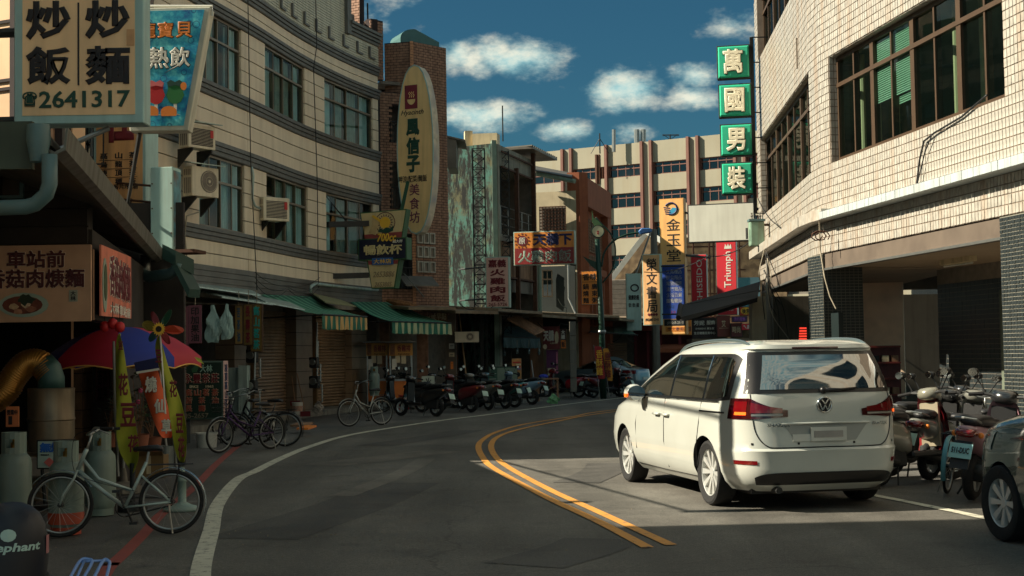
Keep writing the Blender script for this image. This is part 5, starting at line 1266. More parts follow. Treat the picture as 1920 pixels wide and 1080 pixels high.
# ================================================================ ground floor shops of the beige block
M_dbrown = mat('brown_shutter_slat', (158, 130, 102), .42, .2, .14, 4, dirt=.45, dcol=(50, 40, 34))
M_jamb = mat('brass_brown_jamb', (140, 112, 78), .4, .5, .12)
mb = MB(); strip(mb, 0, SL, 3.0, 3.1, -8, .2); strip(mb, 0, SL, 0, 3.1, -3.4, -3.2); build('arcade_inner_wall', mb, M_dark, beige, w=True)
mb = MB(); strip(mb, 0, SL+1.5, -.01, .14, -3.4, .35); tag(build('pavement', mb, M_conc), kind='structure')
def shutter(label, x0, x1, d=-.55, zt=2.95):
    s0 = BX(x0, 700, d)[0]; s1 = BX(x1, 700, d)[0]; p = Fb((s0+s1)/2, .15, d)
    t = thing('roller_shutter', label, 'shutter', p, 0, 'closed roller shutters of the beige block')
    mb = MB(); strip(mb, s0, s1, .15, zt+.1, d-.1, d-.04, 2); build('backing', mb, M_dark, t, w=True)
    n = int((zt-.15)/.088)
    for k in range(n):
        z = .15+k*.088; mb = MB()
        a, b = Fb(s0+.04, z, d), Fb(s1-.04, z, d); up = V((0, 0, 1)); nn = (b-a).normalized(); nn = V((nn.y, -nn.x, 0))
        mb.add([a, b, b+nn*.03+up*.03, a+nn*.03+up*.03, a+up*.08, b+up*.08], [(0, 1, 2, 3), (3, 2, 5, 4)]); build('slat', mb, M_dbrown, t, w=True)
    for s in (s0, s1):
        mb = MB(); strip(mb, s-.05, s+.04, .14, zt+.1, d-.03, d+.08, 1); build('side_rail', mb, M_jamb, t, w=True)
shutter('brown roller shutter left of the tiled shop column', 472, 546)
shutter('brown roller shutter right of the tiled shop column', 590, 655)
shutter('narrow brown shutter half hidden by the tea shop planks', 549, 558, -.6)
M_coltile = mat('dim_brown_column_tile', (112, 98, 82), .6, 0, .12, 4, dirt=.35)
def column(label, x0, x1, d=-.2, zt=3.05, h=.36, m=None):
    s0 = BX(x0, 700, d)[0]; s1 = BX(x1, 700, d)[0]; p = Fb((s0+s1)/2, .14, d); t = thing('shop_column', label, 'column', p, 0, 'square shop columns')
    mb = MB(); strip(mb, s0+.01, s1-.01, .13, zt, d-.5, d-.012, 1); build('core', mb, M_mort, t, w=True)
    k = 0; z = .14
    while z+h < zt+.1:
        mb = MB(); strip(mb, s0, s1, z+.008, min(zt, z+h)-.008, d-.5, d, 1); build('tile', mb, m or M_coltile, t, w=True); z += h
column('square brown tiled column between the two shutters', 556, 586)
column('dark square column behind the tea shop planks', 440, 462)
column('dark square column beside the fried chicken stall', 660, 688, -.3, m=M_dbrown)
# awnings
M_aw1 = mat('bottle_green_awning_stripe', (34, 104, 82), .75, 0, .12, 3, dirt=.35); M_aw2 = mat('pale_awning_stripe', (168, 176, 136), .75, 0, .1, 3, dirt=.4)
M_aw3 = mat('tan_awning_stripe', (196, 160, 100), .75, 0, .1, 3, dirt=.4)
M_awt = mat('light_green_awning_line', (104, 160, 130), .75, 0, .1, 3, dirt=.3)
def awning(label, A, B, C_, D, n, val, m1, m2, group='striped green shop awnings', wav=.03, name='striped_awning', top=None):
    A, B, C_, D = [V(q) for q in (A, B, C_, D)]; t = thing(name, label, 'awning', (A+B)/2, 0, group)
    mb = MB()
    for i in range(n):
        u0, u1 = (i-(.3 if i % 2 == 0 and i else 0))/n, (i+1-(.3 if i % 2 and i < n-1 else 0))/n
        a, b, c, d = A.lerp(B, u0), A.lerp(B, u1), D.lerp(C_, u1), D.lerp(C_, u0)
        vs = []
        for k in range(5): s_ = -.10*math.sin(math.pi*k/4); vs += [a.lerp(d, k/4)+V((0, 0, s_)), b.lerp(c, k/4)+V((0, 0, s_))]
        mb.add(vs, [(2*k, 2*k+2, 2*k+3, 2*k+1) for k in range(4)], i % 2)
    build('canopy', mb, [m1, top or m2], t, w=True)
    mb = MB(); nn = (C_-D).cross(V((0, 0, 1))).normalized()
    for i in range(n*2):
        u0, u1 = i/(n*2), (i+1)/(n*2); a, b = D.lerp(C_, u0), D.lerp(C_, u1)
        o0, o1 = nn*wav*math.sin(i*1.3), nn*wav*math.sin((i+1)*1.3)
        mb.add([a, b, b+o1-V((0, 0, val*(.97+.05*math.sin(i*2)))), a+o0-V((0, 0, val*(.97+.05*math.sin(i*2-2))))], [(0, 1, 2, 3)], (i//2) % 2)
    build('valance', mb, [m1, m2], t, w=True)
    mb = MB(); mb.tube([D, C_], .025, 6); mb.tube([A-V((0, 0, .6)), D], .02, 6); mb.tube([B-V((0, 0, .6)), C_], .02, 6); build('frame_arm', mb, M_dsteel, t, w=True)
    return t
def FB(x, y, d): s, z = BX(x, y, d); return Fb(s, z, d)
def PB(x, y, d):
    """beyond the end of the curved wall use plain depth"""
    return FB(x, y, d)
awning('green striped awning with a tan valance, left one', FB(487, 552, .1), FB(590, 556, .1), FB(688, 594, 2.3), FB(604, 590, 2.3), 18, .36, M_aw1, M_aw3, top=M_awt)
a2 = P(735, 603, 41.2); b2 = P(846, 606, 43.8)
awning('green striped awning with a pale valance, above the stalls', FB(657, 566, .1), P(742, 566, 45.2), b2, a2, 20, .36, M_aw1, M_aw2, top=M_awt)
# tin sheets over the tea shop
M_tin = mat('pale_tin_sheet', (170, 190, 184), .4, .4, .1, 3, dirt=.5, dcol=(90, 80, 66), streak=True); M_khaki = mat('khaki_canvas_sheet', (126, 124, 88), .8, 0, .15, 3, dirt=.4)
tin = thing('tin_canopy', 'overlapping pale tin sheets over the tea shop front', 'canopy', (-6, 33, 3))
def slab(parent, name, pts, m, th=.03):
    pts = [V(p) for p in pts]; n = len(pts); q = [p-V((0, 0, th)) for p in pts]
    return build(name, MB().add(pts+q, [tuple(range(n)), tuple(range(2*n-1, n-1, -1))]+[(i, i+n, (i+1) % n+n, (i+1) % n) for i in range(n)]), m, parent, w=True)
slab(tin, 'tin_sheet', (FB(338, 528, .05), FB(470, 543, .05), FB(490, 553, 1.2), FB(350, 536, 1.0)), M_tin)
slab(tin, 'tin_sheet', (FB(372, 544, .1), FB(455, 553, .1), FB(512, 570, 1.7), FB(398, 556, 1.6)), M_tin)
slab(tin, 'tin_sheet', (FB(470, 552, .1), FB(530, 560, .1), FB(572, 580, 1.7), FB(498, 566, 1.6)), M_tin)
slab(tin, 'canvas_sheet', (FB(584, 549, .1), FB(640, 562, .1), FB(668, 574, 1.3), FB(610, 566, 1.3)), M_khaki)
slab(tin, 'under_sheet', (FB(338, 545, -.6), FB(480, 556, -.6), FB(480, 572, .2), FB(338, 566, .2)), M_dark)
tag(build('drain_pipe', MB().tube([FB(582, 548, .3), FB(583, 537, .3), FB(592, 532, .3), FB(640, 538, .3), FB(708, 544, .3)], .045, 8), M_tin, None, True), 'pale horizontal rain pipe running over the striped awnings', 'pipe')
# canopy slabs and dark shop recesses from the brick tower on to the bend
row = thing('shop_row', 'row of dark low shop fronts under tin canopies, below the brick and stained buildings', 'shop row', (0, 50, 0))
RL = [V(q) for q in ((-4.1, 44.4, 0), (-2.9, 45.2, 0), (-2.0, 46.3, 0), (-.55, 50.3, 0), (.9, 54.6, 0), (2.7, 57.2, 0), (4.7, 64.6, 0), (9.5, 69.0, 0), (17, 71, 0))]
def off(pts, d):
    out = []
    for i, p in enumerate(pts):
        t = (pts[min(i+1, len(pts)-1)]-pts[max(0, i-1)]).normalized(); out.append(p+V((t.y, -t.x, 0))*d)
    return out
bw, fw_ = off(RL, -1.6), off(RL, 1.7)
mb = MB()
for i in range(len(RL)-1): plane_wall(mb, bw[i], bw[i+1], 0, 3.3, .2)
build('inner_wall', mb, M_dark, row, w=True)
M_cedge = mat('rust_stained_canopy', (128, 112, 90), .75, .1, .2, 4, dirt=.55, dcol=(84, 50, 34))
for i in range(len(RL)-1):
    za = 3.35-.1*(i % 2); slab(row, 'canopy', (bw[i]+V((0, 0, za)), bw[i+1]+V((0, 0, za)), fw_[i+1]+V((0, 0, za-.25)), fw_[i]+V((0, 0, za-.25))), M_cedge, .09)
mb = MB()
fl = off(RL, 2.0)
for i in range(len(RL)-1): mb.q((*bw[i].xy, .05), (*fl[i].xy, .05), (*fl[i+1].xy, .05), (*bw[i+1].xy, .05)); mb.q((*fl[i].xy, .05), (*fl[i].xy, -.01), (*fl[i+1].xy, -.01), (*fl[i+1].xy, .05))
tag(build('pavement', mb, M_conc), kind='structure')
for x, Y, w_, m in ((722, 44.4, .3, M_brick), (793, 45.2, .35, M_brick), (846, 46.4, .35, M_coltile), (856, 47.5, .12, M_rust), (905, 49, .12, M_dsteel), (1002, 53, .3, M_brown), (1013, 54, .3, M_brown), (1090, 58, .3, M_brown)):
    p = G(x, 750, .05); q = P(x, 740, Y); build('shop_post', MB().box(q.x-w_/2, q.x+w_/2, Y, Y+w_, .04, 3.2), m, row, w=True)
shutter_b = thing('roller_shutter', 'pale half lit roller shutter below a white lamp box, near the bend', 'shutter', P(1158, 720, 63))
a = P(1140, 690, 63.3); b = P(1176, 690, 62.9)
for k in range(16): z = .3+k*.11; build('slat', MB().obox((a.x, a.y, z), (b-a)*1.0-V((0, 0, (b-a).z)), (.0, .03, 0), (0, 0, .085)), mat('tan_shutter_slat', (150, 132, 108), .5, .2, .1), shutter_b, w=True)
build('lamp_box', MB().box(P(1153, 630, 62).x, P(1186, 630, 62).x, 62, 62.3, P(0, 644, 62).z, P(0, 632, 62).z), M_white, shutter_b, w=True)
redshop = thing('red_shop_front', 'dark red shop front with an orange canopy behind the white van', 'shop', P(1250, 720, 66))
mb = MB(); a = P(1190, 700, 66); b = P(1300, 700, 66); mb.box(a.x, b.x, 66, 66.2, 0, 3.0); build('wall', mb, mat('dark_red_front', (92, 34, 30), .7, 0, .25, 2, dirt=.4), redshop, w=True)
mb = MB(); mb.box(a.x-.3, b.x+2.5, 64.6, 66.2, P(0, 638, 65).z, P(0, 629, 65).z); build('eave_beam', mb, mat('red_eave_beam', (150, 66, 50), .7, 0, .2, 3, dirt=.5), redshop, w=True)
mb = MB(); mb.obox(P(1238, 661, 64), (1.4, 0, 0), (0, 1.2, .2), (0, 0, .18)); build('canopy', mb, M_or, redshop, w=True)
for x in (1193, 1216, 1240, 1276): q = P(x, 700, 65); build('post', MB().box(q.x-.06, q.x+.06, 65, 65.12, 0, P(0, 640, 65).z), M_redink, redshop, w=True)
bend = thing('corner_building', 'weathered low building with rusty frames behind the red signs at the bend', 'building', P(1360, 700, 66))
a = P(1286, 600, 66.5); b = P(1452, 600, 66.0)
mb = MB(); plane_wall(mb, a, b, 0, 7.0, .3); build('wall', mb, M_old, bend, w=True)
mb = MB()
for x in (1300, 1330, 1338, 1346, 1386): q = P(x, 500, 65.9); mb.bar((q.x, 65.8, 2.6), (q.x, 65.8, 7.2), .08, .08)
for z in (3.2, 4.3, 5.4, 6.5): mb.bar((a.x, 65.85, z), (P(1386, 0, 65.9).x, 65.85, z), .06, .06)
build('steel_frame', mb, M_rust, bend, w=True)
mb = MB(); q0, q1 = P(1384, 580, 65.5), P(1424, 520, 65.5); mb.box(q0.x, q1.x, 65.4, 65.5, q0.z, q1.z); build('window', mb, glassmat('teal_shop_glass', (90, 150, 150), .1, base=(70, 120, 130)), bend, w=True)
mb = MB(); q0, q1 = P(1292, 642, 64), P(1420, 634, 64); mb.box(q0.x, q1.x, 63, 65, q0.z, q1.z); build('tin_canopy', mb, M_cedge, bend, w=True)
r2 = thing('shop_house', 'plain dim shop house on the right past the tiled building', 'building', (9, 48, 0))
mb = MB(); mb.box(-1.3, 4, -6.3, -5, 0, 3.2); build('wall', mb, mat('grey_beige_panel', (92, 86, 74), .7, 0, .1, 2, dirt=.4, streak=True), r2)
# green corrugated awning and posts by the lamp
M_gaw = mat('green_tin_awning', (40, 96, 76), .6, .1, .15, 5, dirt=.4)
ga = thing('tin_awning', 'plain green tin awning behind the street lamp', 'awning', P(1150, 620, 58))
A, B, C_, D = P(1098, 612, 60), P(1170, 612, 62), P(1196, 628, 58), P(1106, 622, 56.5)
mb = MB()
for i in range(24):
    u0, u1 = i/24, (i+.6)/24; mb.q(A.lerp(B, u0), A.lerp(B, u1), D.lerp(C_, u1), D.lerp(C_, u0)); mb.q(A.lerp(B, u1)-V((0, 0, .04)), A.lerp(B, (i+1)/24)-V((0, 0, .04)), D.lerp(C_, (i+1)/24)-V((0, 0, .04)), D.lerp(C_, u1)-V((0, 0, .04)))
build('sheet', mb, M_gaw, ga, w=True); build('frame_arm', MB().tube([D, C_], .03, 6).tube([A-V((0, 0, .4)), D], .03, 6), M_dsteel, ga, w=True)
M_ba = mat('slate_blue_awning', (62, 88, 92), .8, 0, .12, 3, dirt=.4)
ba = awning('slate blue canvas awning with a sagging valance', P(946, 612, 51.5), P(990, 612, 53), P(1012, 634, 51.0), P(944, 632, 49.2), 10, .38, M_ba, M_ba, None, .06, 'canvas_awning')
tag(build('loose_board', MB().obox(P(951, 600, 49.5), P(1003, 629, 49.5)-P(951, 600, 49.5), (.35, .5, .15), (0, 0, .05)), M_brown), 'loose brown board sloping above the slate blue awning', 'board')
tag(build('straw_bundle', MB().tube([P(725, 563, 44.2), P(745, 568, 44.1), P(768, 572, 44.1), P(790, 579, 44.2)], [.05, .13, .11, .04], 7), mat('dry_straw', (120, 84, 54), .95, 0, .4, 20)), 'dry straw bundle lying on the canopy edge by the brick tower', 'straw')
# ---------------------------------------------------------------- things in and before the shops
def bottle(label, x, y, Y, h=.24):
    p = P(x, y, Y); o = thing('hanging_bottle', label, 'bottle', p, 0, 'clear bottles hung under the slate blue awning')
    build('bottle', MB().lathe([(.001, 0), (.04, .005), (.042, h*.65), (.015, h*.85), (.014, h)], 8), glassmat('clear_plastic', (200, 220, 220), .55, .1, (120, 140, 140)), o, True); build('string', MB().tube([(0, 0, h), (0, 0, h+.25)], .006, 4), M_wirel, o)
for i, (x, y) in enumerate(((946, 668), (970, 664), (992, 664), (1011, 665))): bottle(('clear bottle hanging at the left end of the slate blue awning', 'second clear bottle hanging under the slate blue awning', 'third clear bottle under the slate blue awning', 'clear bottle hanging beside the maroon cloth banner')[i], x, y, 49.8)
S = Sg('cloth_banner', 'maroon cloth banner with big white characters by the awning', (1018, 612, 1050, 655), 52.5, .03, mat('maroon_cloth', (112, 54, 52), .85, 0, .12), M_redink, 0, .0, None, 'banner')
S.tx('天橋', 1019, 619, 1039, 640, M_wht, bold=.05); S.poly('white_spot', [(1044+4*math.cos(i*.7), 633+12*math.sin(i*.7)) for i in range(9)], M_cream); S.poly('white_spot', [(1022+4*math.cos(i*.7), 650+5*math.sin(i*.7)) for i in range(9)], M_cream); S.tx('火雞肉', 1031, 642, 1042, 645, M_cream)
S = Sg('cloth_banner', 'narrow dark banner with an orange square right of the maroon one', (1051, 616, 1062, 654), 52.7, .03, mat('brown_cloth', (70, 48, 42), .85), M_ink, 0, .0, None, 'banner'); S.tx('大\n雞', 1052, 619, 1060, 636, M_wht); S.panel('orange_square', 1052, 638, 1061, 653, M_org); S.tx('飯', 1053, 640, 1060, 651, M_ink, y=S.y-.008)
S = Sg('cloth_banner', 'purple cloth hanging below the maroon banner', (1025, 656, 1047, 700), 52.6, .03, mat('purple_cloth', (104, 56, 92), .85), M_redink, 0, .0, None, 'banner')
S.panel('paper', 1027, 690, 1040, 704, M_cream, .01); S.panel('pink_strip', 1043, 660, 1046, 700, mat('pink_cloth', (186, 106, 130)), .004)
S = Sg('notice_board', 'green painted menu board leaning behind the scooters', (916, 687, 971, 738), 46.5, .05, mat('faded_green_board', (56, 92, 78), .7, 0, .15, 3, dirt=.3), M_dsteel, .05, .02, None, 'board')
S.panel('pale_half', 933, 690, 970, 736, mat('grey_green_sheet', (120, 138, 122), .7, 0, .12)); S.tx('火\n雞', 945, 693, 962, 733, M_grn, y=S.y-.006, bold=.02); S.panel('ruled_lines', 918, 700, 931, 700.7, M_wht); S.panel('ruled_lines', 918, 710, 931, 710.7, M_wht)
S = Sg('menu_stand', 'tall bright menu stand with food pictures between the scooters', (960, 672, 978, 714), 47.2, .04, mat('menu_paper', (206, 150, 92), .6, 0, .25, 12), M_brown, -.08, .01, None, 'menu')
for i, c in enumerate(((200, 60, 50), (226, 200, 160), (190, 70, 56), (120, 110, 160))): S.panel('menu_picture', 962+(i % 2)*6, 678+i*4, 977, 681+i*4, mat('menu_print_%d' % i, c), .002)
S.poly('dish_picture', [(971+5*math.cos(i*.7), 702+5*math.sin(i*.7)) for i in range(9)], M_ink)
S = Sg('poster', 'white poster with a dark leafy drawing by the chicken stall', (791, 705, 815, 734), 43.0, .02, mat('poster_paper', (176, 184, 168), .7), M_wht, .1, .0, None, 'poster')
mb = MB()
for i in range(9): a = i*.7; mb.tube([(0, S.y-.004, .24), (.12*math.cos(a), S.y-.004, .24+.18*math.sin(a))], .012, 4)
build('leaf_drawing', mb, M_ink, S.t); S.tx('綠豆湯', 793, 730, 806, 733, M_ink)
# two fried chicken stalls
def stall(label, x0, x1, Y, btxt, g='fried chicken stalls'):
    a = P(x0, 770, Y); b = P(x1, 770, Y); w_ = b.x-a.x; t = thing('food_stall', label, 'stall', ((a.x+b.x)/2, Y, .14), .1, g)
    zb = P(x0, 667, Y).z-.14; zt = P(x0, 644, Y).z-.14
    build('sign_board', MB().box(-w_/2, w_/2, -.05, 0, zb, zt), mat('amber_stall_board', (198, 142, 62), .6, 0, .1, 2, dirt=.3), t)
    build('picture_panel', MB().box(-w_/2+.03, -w_/2+w_*.24, -.06, -.045, zb+.02, zt-.02), mat('stall_picture', (120, 76, 44), var=.4, sc=14), t)
    txt(t, btxt, w_*.12, (zb+zt)/2+.03, w_*.58, (zt-zb)*.55, M_redink, y=-.055, bold=.02); txt(t, 'fried chicken', w_*.12, zb+.05, w_*.5, .05, M_ink, y=-.055)
    mb = MB()
    for sx in (-w_/2+.03, w_/2-.03):
        for y in (.02, .7): mb.box(sx-.02, sx+.02, y-.02, y+.02, 0, zt)
    build('post', mb, M_alu, t); build('counter', MB().box(-w_/2, w_/2, 0, .72, .72, .78), M_alu, t); build('cabinet', MB().box(-w_/2+.02, w_/2-.02, .02, .7, .1, .72), mat('orange_panel', (206, 112, 40), .6, 0, .1, 2, dirt=.3), t)
    build('glass_case', MB().box(-w_/2+.04, w_/2-.04, .06, .6, .78, 1.15), glassmat('stall_glass', (160, 170, 160), .6), t); build('roof', MB().box(-w_/2-.1, w_/2+.1, -.4, .9, zt+.02, zt+.06), M_clad, t)
    for k, (cx, cz, m) in enumerate(((-.1, 1.45, M_cream), (.08, 1.42, M_cream), (-.2, 1.25, M_wht))): build('price_card', MB().box(cx-.07, cx+.07, -.01, .0, cz-.18, cz+.14), m, t)
stall('fried chicken stall with an amber board, left and dimmer', 688, 728, 43.2, '香雞排'); stall('fried chicken stall with an amber board, right and brighter', 731, 775, 42.6, '香雞排')
def lpg(label, x, y, Y, col=None, s=1.0, rot=0.0, red=False, g='grey green gas cylinders'):
    p = G(x, y) if Y is None else P(x, y, Y); t = thing('gas_cylinder', label, 'gas cylinder', (p.x, p.y, 0 if Y is None else p.z), rot, g)
    m = mat('grey_green_cylinder_paint', (116, 134, 124), .45, .1, .12, 4, dirt=.4, dcol=(84, 62, 46), streak=True)
    build('body', MB().lathe([(.001, .06*s), (.13*s, .06*s), (.155*s, .1*s), (.16*s, .16*s), (.16*s, .56*s), (.15*s, .62*s), (.11*s, .67*s), (.06*s, .69*s), (.001, .695*s)], 24), m, t, 'auto')
    build('foot_ring', MB().lathe([(.135*s, 0), (.138*s, .1*s)], 24).lathe([(.13*s, .1*s), (.13*s, 0), (.138*s, 0)], 24), mat('orange_red_paint', (170, 70, 44), .6, 0, .2, dirt=.3) if red else m, t, True)
    if red: build('red_band', MB().lathe([(.1615*s, .1*s), (.1625*s, .2*s), (.1615*s, .205*s)], 24), mat('orange_red_paint', (170, 70, 44), .6, 0, .2, dirt=.3), t, True)
    # collar with hand holes
    mb = MB()
    for i in range(16):
        a0, a1 = i*math.pi/8, (i+1)*math.pi/8
        for z0, z1 in ((.66, .72), (.80, .86)) if i in (11, 12, 3, 4) else ((.66, .86),):
            f = lambda a, r, z: (r*math.cos(a)*s, r*math.sin(a)*s, z*s); mb.add([f(a0, .105, z0), f(a1, .105, z0), f(a1, .105, z1), f(a0, .105, z1), f(a0, .113, z0), f(a1, .113, z0), f(a1, .113, z1), f(a0, .113, z1)], [(3, 2, 1, 0), (4, 5, 6, 7), (0, 1, 5, 4), (2, 3, 7, 6), (1, 2, 6, 5), (3, 0, 4, 7)])
    build('collar', mb, m, t); build('valve', MB().lathe([(.03*s, .69*s), (.03*s, .76*s), (.015*s, .77*s), (.015*s, .8*s)], 10).tube([(0, 0, .75*s), (.06*s, 0, .75*s)], .014*s, 6), mat('brass', (150, 110, 50), .35, .9), t, True)
    return t
lpg('grey green gas cylinder at the left edge of the picture', 26, 985, None, s=1.06)
t = lpg('gas cylinder with an orange red foot, seen through the bicycle wheel', 124, 1001, None, s=1.0, red=True)
lpg('gas cylinder standing behind the bicycle frame', 188, 965, None, s=1.0)
lpg('gas cylinder beside the fried chicken stall', 702, 742, 41.8, s=1.0)
# steel drum stove with elbow and gold duct
d0 = G(96, 930, 0); dm = thing('steel_drum', 'dented steel drum stove with a teal elbow and gold flexible duct', 'stove', (P(96, 900, 15.6).x, 15.6, 0))
k = 15.6/FPX; zt = P(96, 728, 15.6).z; zb = P(96, 850, 15.6).z
build('drum', MB().lathe([(.001, zb-.5), (.25, zb-.5), (.25, zb), (.262, zb+.005), (.262, zb+.02), (.25, zb+.025), (.25, zb+.36), (.258, zb+.37), (.258, zb+.385), (.25, zb+.4), (.25, zt-.02), (.255, zt), (.24, zt+.005), (.2, zt-.01), (.001, zt-.01)], 28), mat('stained_stainless', (136, 124, 104), .38, .7, .2, 3, dirt=.6, dcol=(74, 56, 36), streak=True), dm, 'auto')
el = [(0, 0, zt-.01), (0, 0, zt+.1), (-.03, 0, zt+.2), (-.1, 0, zt+.27)]
build('elbow', MB().tube(el, .145, 16), mat('teal_enamel', (60, 96, 92), .45, .2, .15, dirt=.3), dm, True)
pts = []
for i in range(80):
    t_ = i/79; a = rad(50+t_*125)
    pts.append(V((-.3+.30*math.cos(a)*1.0, -.02, zt+.0+.38*math.sin(a)))) if t_ < .75 else None
path = spline([V((-.02, 0, zt+.16)), V((-.13, 0, zt+.28)), V((-.28, 0, zt+.27)), V((-.42, 0, zt+.12)), V((-.5, 0, zt-.02)), V((-.7, 0, zt-.16)), V((-1.0, 0, zt-.25))], 22)
build('flexible_duct', MB().tube(path, [(.128, .15, .15)[i % 3] for i in range(len(path))], 16), mat('gold_foil_duct', (186, 134, 64), .4, .75, .15, 8), dm, True)
build('stove', MB().box(-.32, .3, -.25, .3, .35, zb-.02), M_dark, dm, bev=.02); build('stove_leg', MB().box(-.3, -.26, -.22, -.18, 0, .35).box(.24, .28, -.22, -.18, 0, .35).box(-.3, -.26, .22, .26, 0, .35).box(.24, .28, .22, .26, 0, .35), M_dsteel, dm)
build('burner_ring', MB().tube([(.22*math.cos(i*.4), .22*math.sin(i*.4), zb+.02) for i in range(16)], .02, 5, closed=True), M_dark, dm)
S = Sg('placard', 'white placard with blue characters leaning behind the gas cylinders', (70, 824, 142, 879), 14.3, .03, mat('greenish_white_board', (156, 172, 158), .6, 0, .08, dirt=.3), M_dsteel, .05, .015, None, 'placard')
S.tx('無煙', 76, 829, 118, 848, mat('blue_ink', (30, 90, 170)), bold=.05); S.tx('環保爐具', 78, 851, 94, 853.5, M_ink); S.poly('red_diamond', [(84, 866), (94, 857), (104, 866), (94, 875)], mat('dull_red_ink2', (190, 90, 80)))
S.arm(80, 879, 0, .1, .02, dz=-.35); S.arm(132, 879, 0, .1, .02, dz=-.35)
# umbrella
up = P(231, 640, 17.2); um = thing('stall_umbrella', 'red and blue market umbrella with yellow piping over the food stall', 'umbrella', (up.x, 17.2, 0))
zA = P(238, 613, 17.2).z; zR = P(238, 668, 17.2).z-.02; RU = .93
um_r = mat('crimson_nylon', (170, 32, 50), .65, 0, .06, 3); um_b = mat('royal_blue_nylon', (34, 52, 142), .65, 0, .06, 3); M_pip = mat('yellow_piping', (226, 180, 90), .6)
def upt(a, r, drop=0): return V((r*RU*math.cos(a), r*RU*math.sin(a), zA-(zA-zR)*r**2.3-drop))
mb_p = MB()
for g_ in range(8):
    a0 = rad(-126+45*g_); a1 = a0+rad(45); vs = []; m_, q_ = 6, 6
    for i in range(m_+1):
        for j in range(q_+1):
            r = i/m_*(1-.05*math.sin(math.pi*j/q_)*(i/m_)); a = a0+(a1-a0)*j/q_; vs.append(upt(a, max(.001, r), .03*math.sin(math.pi*j/q_)*(i/m_)))
    for j in range(q_+1):
        a = a0+(a1-a0)*j/q_; vs.append(upt(a, 1-.05*math.sin(math.pi*j/q_), .03*math.sin(math.pi*j/q_)+.13-.035*math.sin(math.pi*j/q_)))
    fs = [(i*(q_+1)+j, i*(q_+1)+j+1, (i+1)*(q_+1)+j+1, (i+1)*(q_+1)+j) for i in range(m_+1) for j in range(q_)]
    build('umbrella_panel', MB().add(vs, fs), um_b if g_ % 2 == 1 else um_r, um, True)
    mb_p.tube(vs[-(q_+1):], .008, 4)
build('piping', mb_p, M_pip, um); build('pole', MB().tube([(0, 0, .0), (0, 0, zA)], .02, 8), M_alu, um); build('ferrule', MB().lathe([(.03, zA-.02), (.02, zA+.03), (.001, zA+.05)], 8), M_dsteel, um)
mb = MB()
for g_ in range(8): a = rad(-126+45*g_); mb.tube([(0, 0, zA-.45), upt(a, .6)], .007, 4)
build('rib', mb, M_dsteel, um); build('base_block', MB().lathe([(.001, .0), (.22, .0), (.22, .1), (.05, .14), (.03, .3)], 14), M_conc, um)
build('corner_tag', MB().add([(RU*.98, -.2, zR), (RU*.98+.07, -.2, zR-.02), (RU*.98+.12, -.22, zR-.09), (RU*.98+.04, -.22, zR-.05)], [(0, 1, 2, 3)]), mat('lime_cloth', (160, 170, 60), .8), um)
# tall yellow banners
M_lime = mat('lime_yellow_banner', (146, 148, 34), .75, 0, .1, 3); M_ora = mat('orange_banner_cloth', (226, 98, 54), .75, 0, .06, 3)
def flagb(name, label, pts, Y, m, texts, pole=None, ink=None, base=None, wob=.06, g='tall cloth banners by the umbrella', extra=None):
    """pts: left edge and right edge pixel pairs from top to bottom"""
    x, y = pts[-1][0], pts[-1][2]; o = P((pts[-1][0]+pts[-1][1])/2, y, Y); t = thing(name, label, 'banner', (o.x, o.y, 0), 0, g)
    n = len(pts); vs = []
    for i, (xa, xb, yy) in enumerate(pts):
        a, b = P(xa, yy, Y), P(xb, yy, Y)
        for q in range(5): c = a.lerp(b, q/4); c.y += wob*math.sin(i*.9+q*1.1); vs.append(c)
    fs = [(i*5+q, (i+1)*5+q, (i+1)*5+q+1, i*5+q+1) for i in range(n-1) for q in range(4)]
    ob = build('cloth', MB().add(vs, fs), m, t, True, w=True); s_ = ob.modifiers.new('th', 'SOLIDIFY'); s_.thickness = .006; ob.modifiers.new('sub', 'SUBSURF').levels = 1; ob.modifiers['sub'].render_levels = 2
    for body, x0, y0, x1, y1, mm, b_ in texts:
        a, b = P(x0, y1, Y-wob-.01), P(x1, y0, Y-wob-.01); txt(t, body, (a.x+b.x)/2-o.x, (a.z+b.z)/2, b.x-a.x, b.z-a.z, mm, y=-wob-.012, bold=b_, out=ink)
    if pole: build('pole', MB().tube([P(*q, Y+.08) for q in pole], .014, 6), M_alu, t, w=True)
    return t, o
t, o = flagb('cloth_banner', 'olive yellow banner with red writing, left one under the umbrella', [(222, 226, 624), (214, 233, 645), (212, 235, 668), (216, 240, 720), (219, 247, 770), (219, 256, 810), (224, 262, 845), (233, 262, 865), (246, 251, 888)], 15.2, M_lime,
    [('豆', 222, 640, 231, 656, M_redink, .03), ('花', 222, 700, 240, 742, M_redink, .03), ('豆', 226, 755, 255, 800, M_redink, .03), ('花', 240, 815, 260, 848, M_redink, .03)], [(213, 640), (215, 760), (222, 893)])
build('stand_base', MB().lathe([(.001, 0), (.16, 0), (.16, .06), (.03, .09), (.03, .5)], 12), M_dsteel, t)
t, o = flagb('cloth_banner', 'olive yellow banner with red writing, right one below the pinwheel', [(296, 300, 628), (287, 308, 650), (290, 312, 672), (301, 318, 700), (312, 332, 735), (318, 343, 770), (324, 351, 805), (326, 352, 840), (334, 348, 868)], 15.1, M_lime,
    [('豆', 292, 655, 304, 680, M_redink, .03), ('花', 318, 712, 332, 745, M_redink, .03), ('豆', 330, 775, 344, 812, M_redink, .03), ('花', 334, 818, 346, 858, M_redink, .03)], [(300, 640), (320, 760), (338, 952)])
build('stand_base', MB().lathe([(.001, 0), (.2, 0), (.2, .03), (.1, .06), (.045, .09), (.045, .3), (.06, .31), (.05, .36), (.03, .37), (.028, .46)], 16), mat('grey_green_plastic', (126, 146, 136), .5, 0, .06, dirt=.3), t, True)
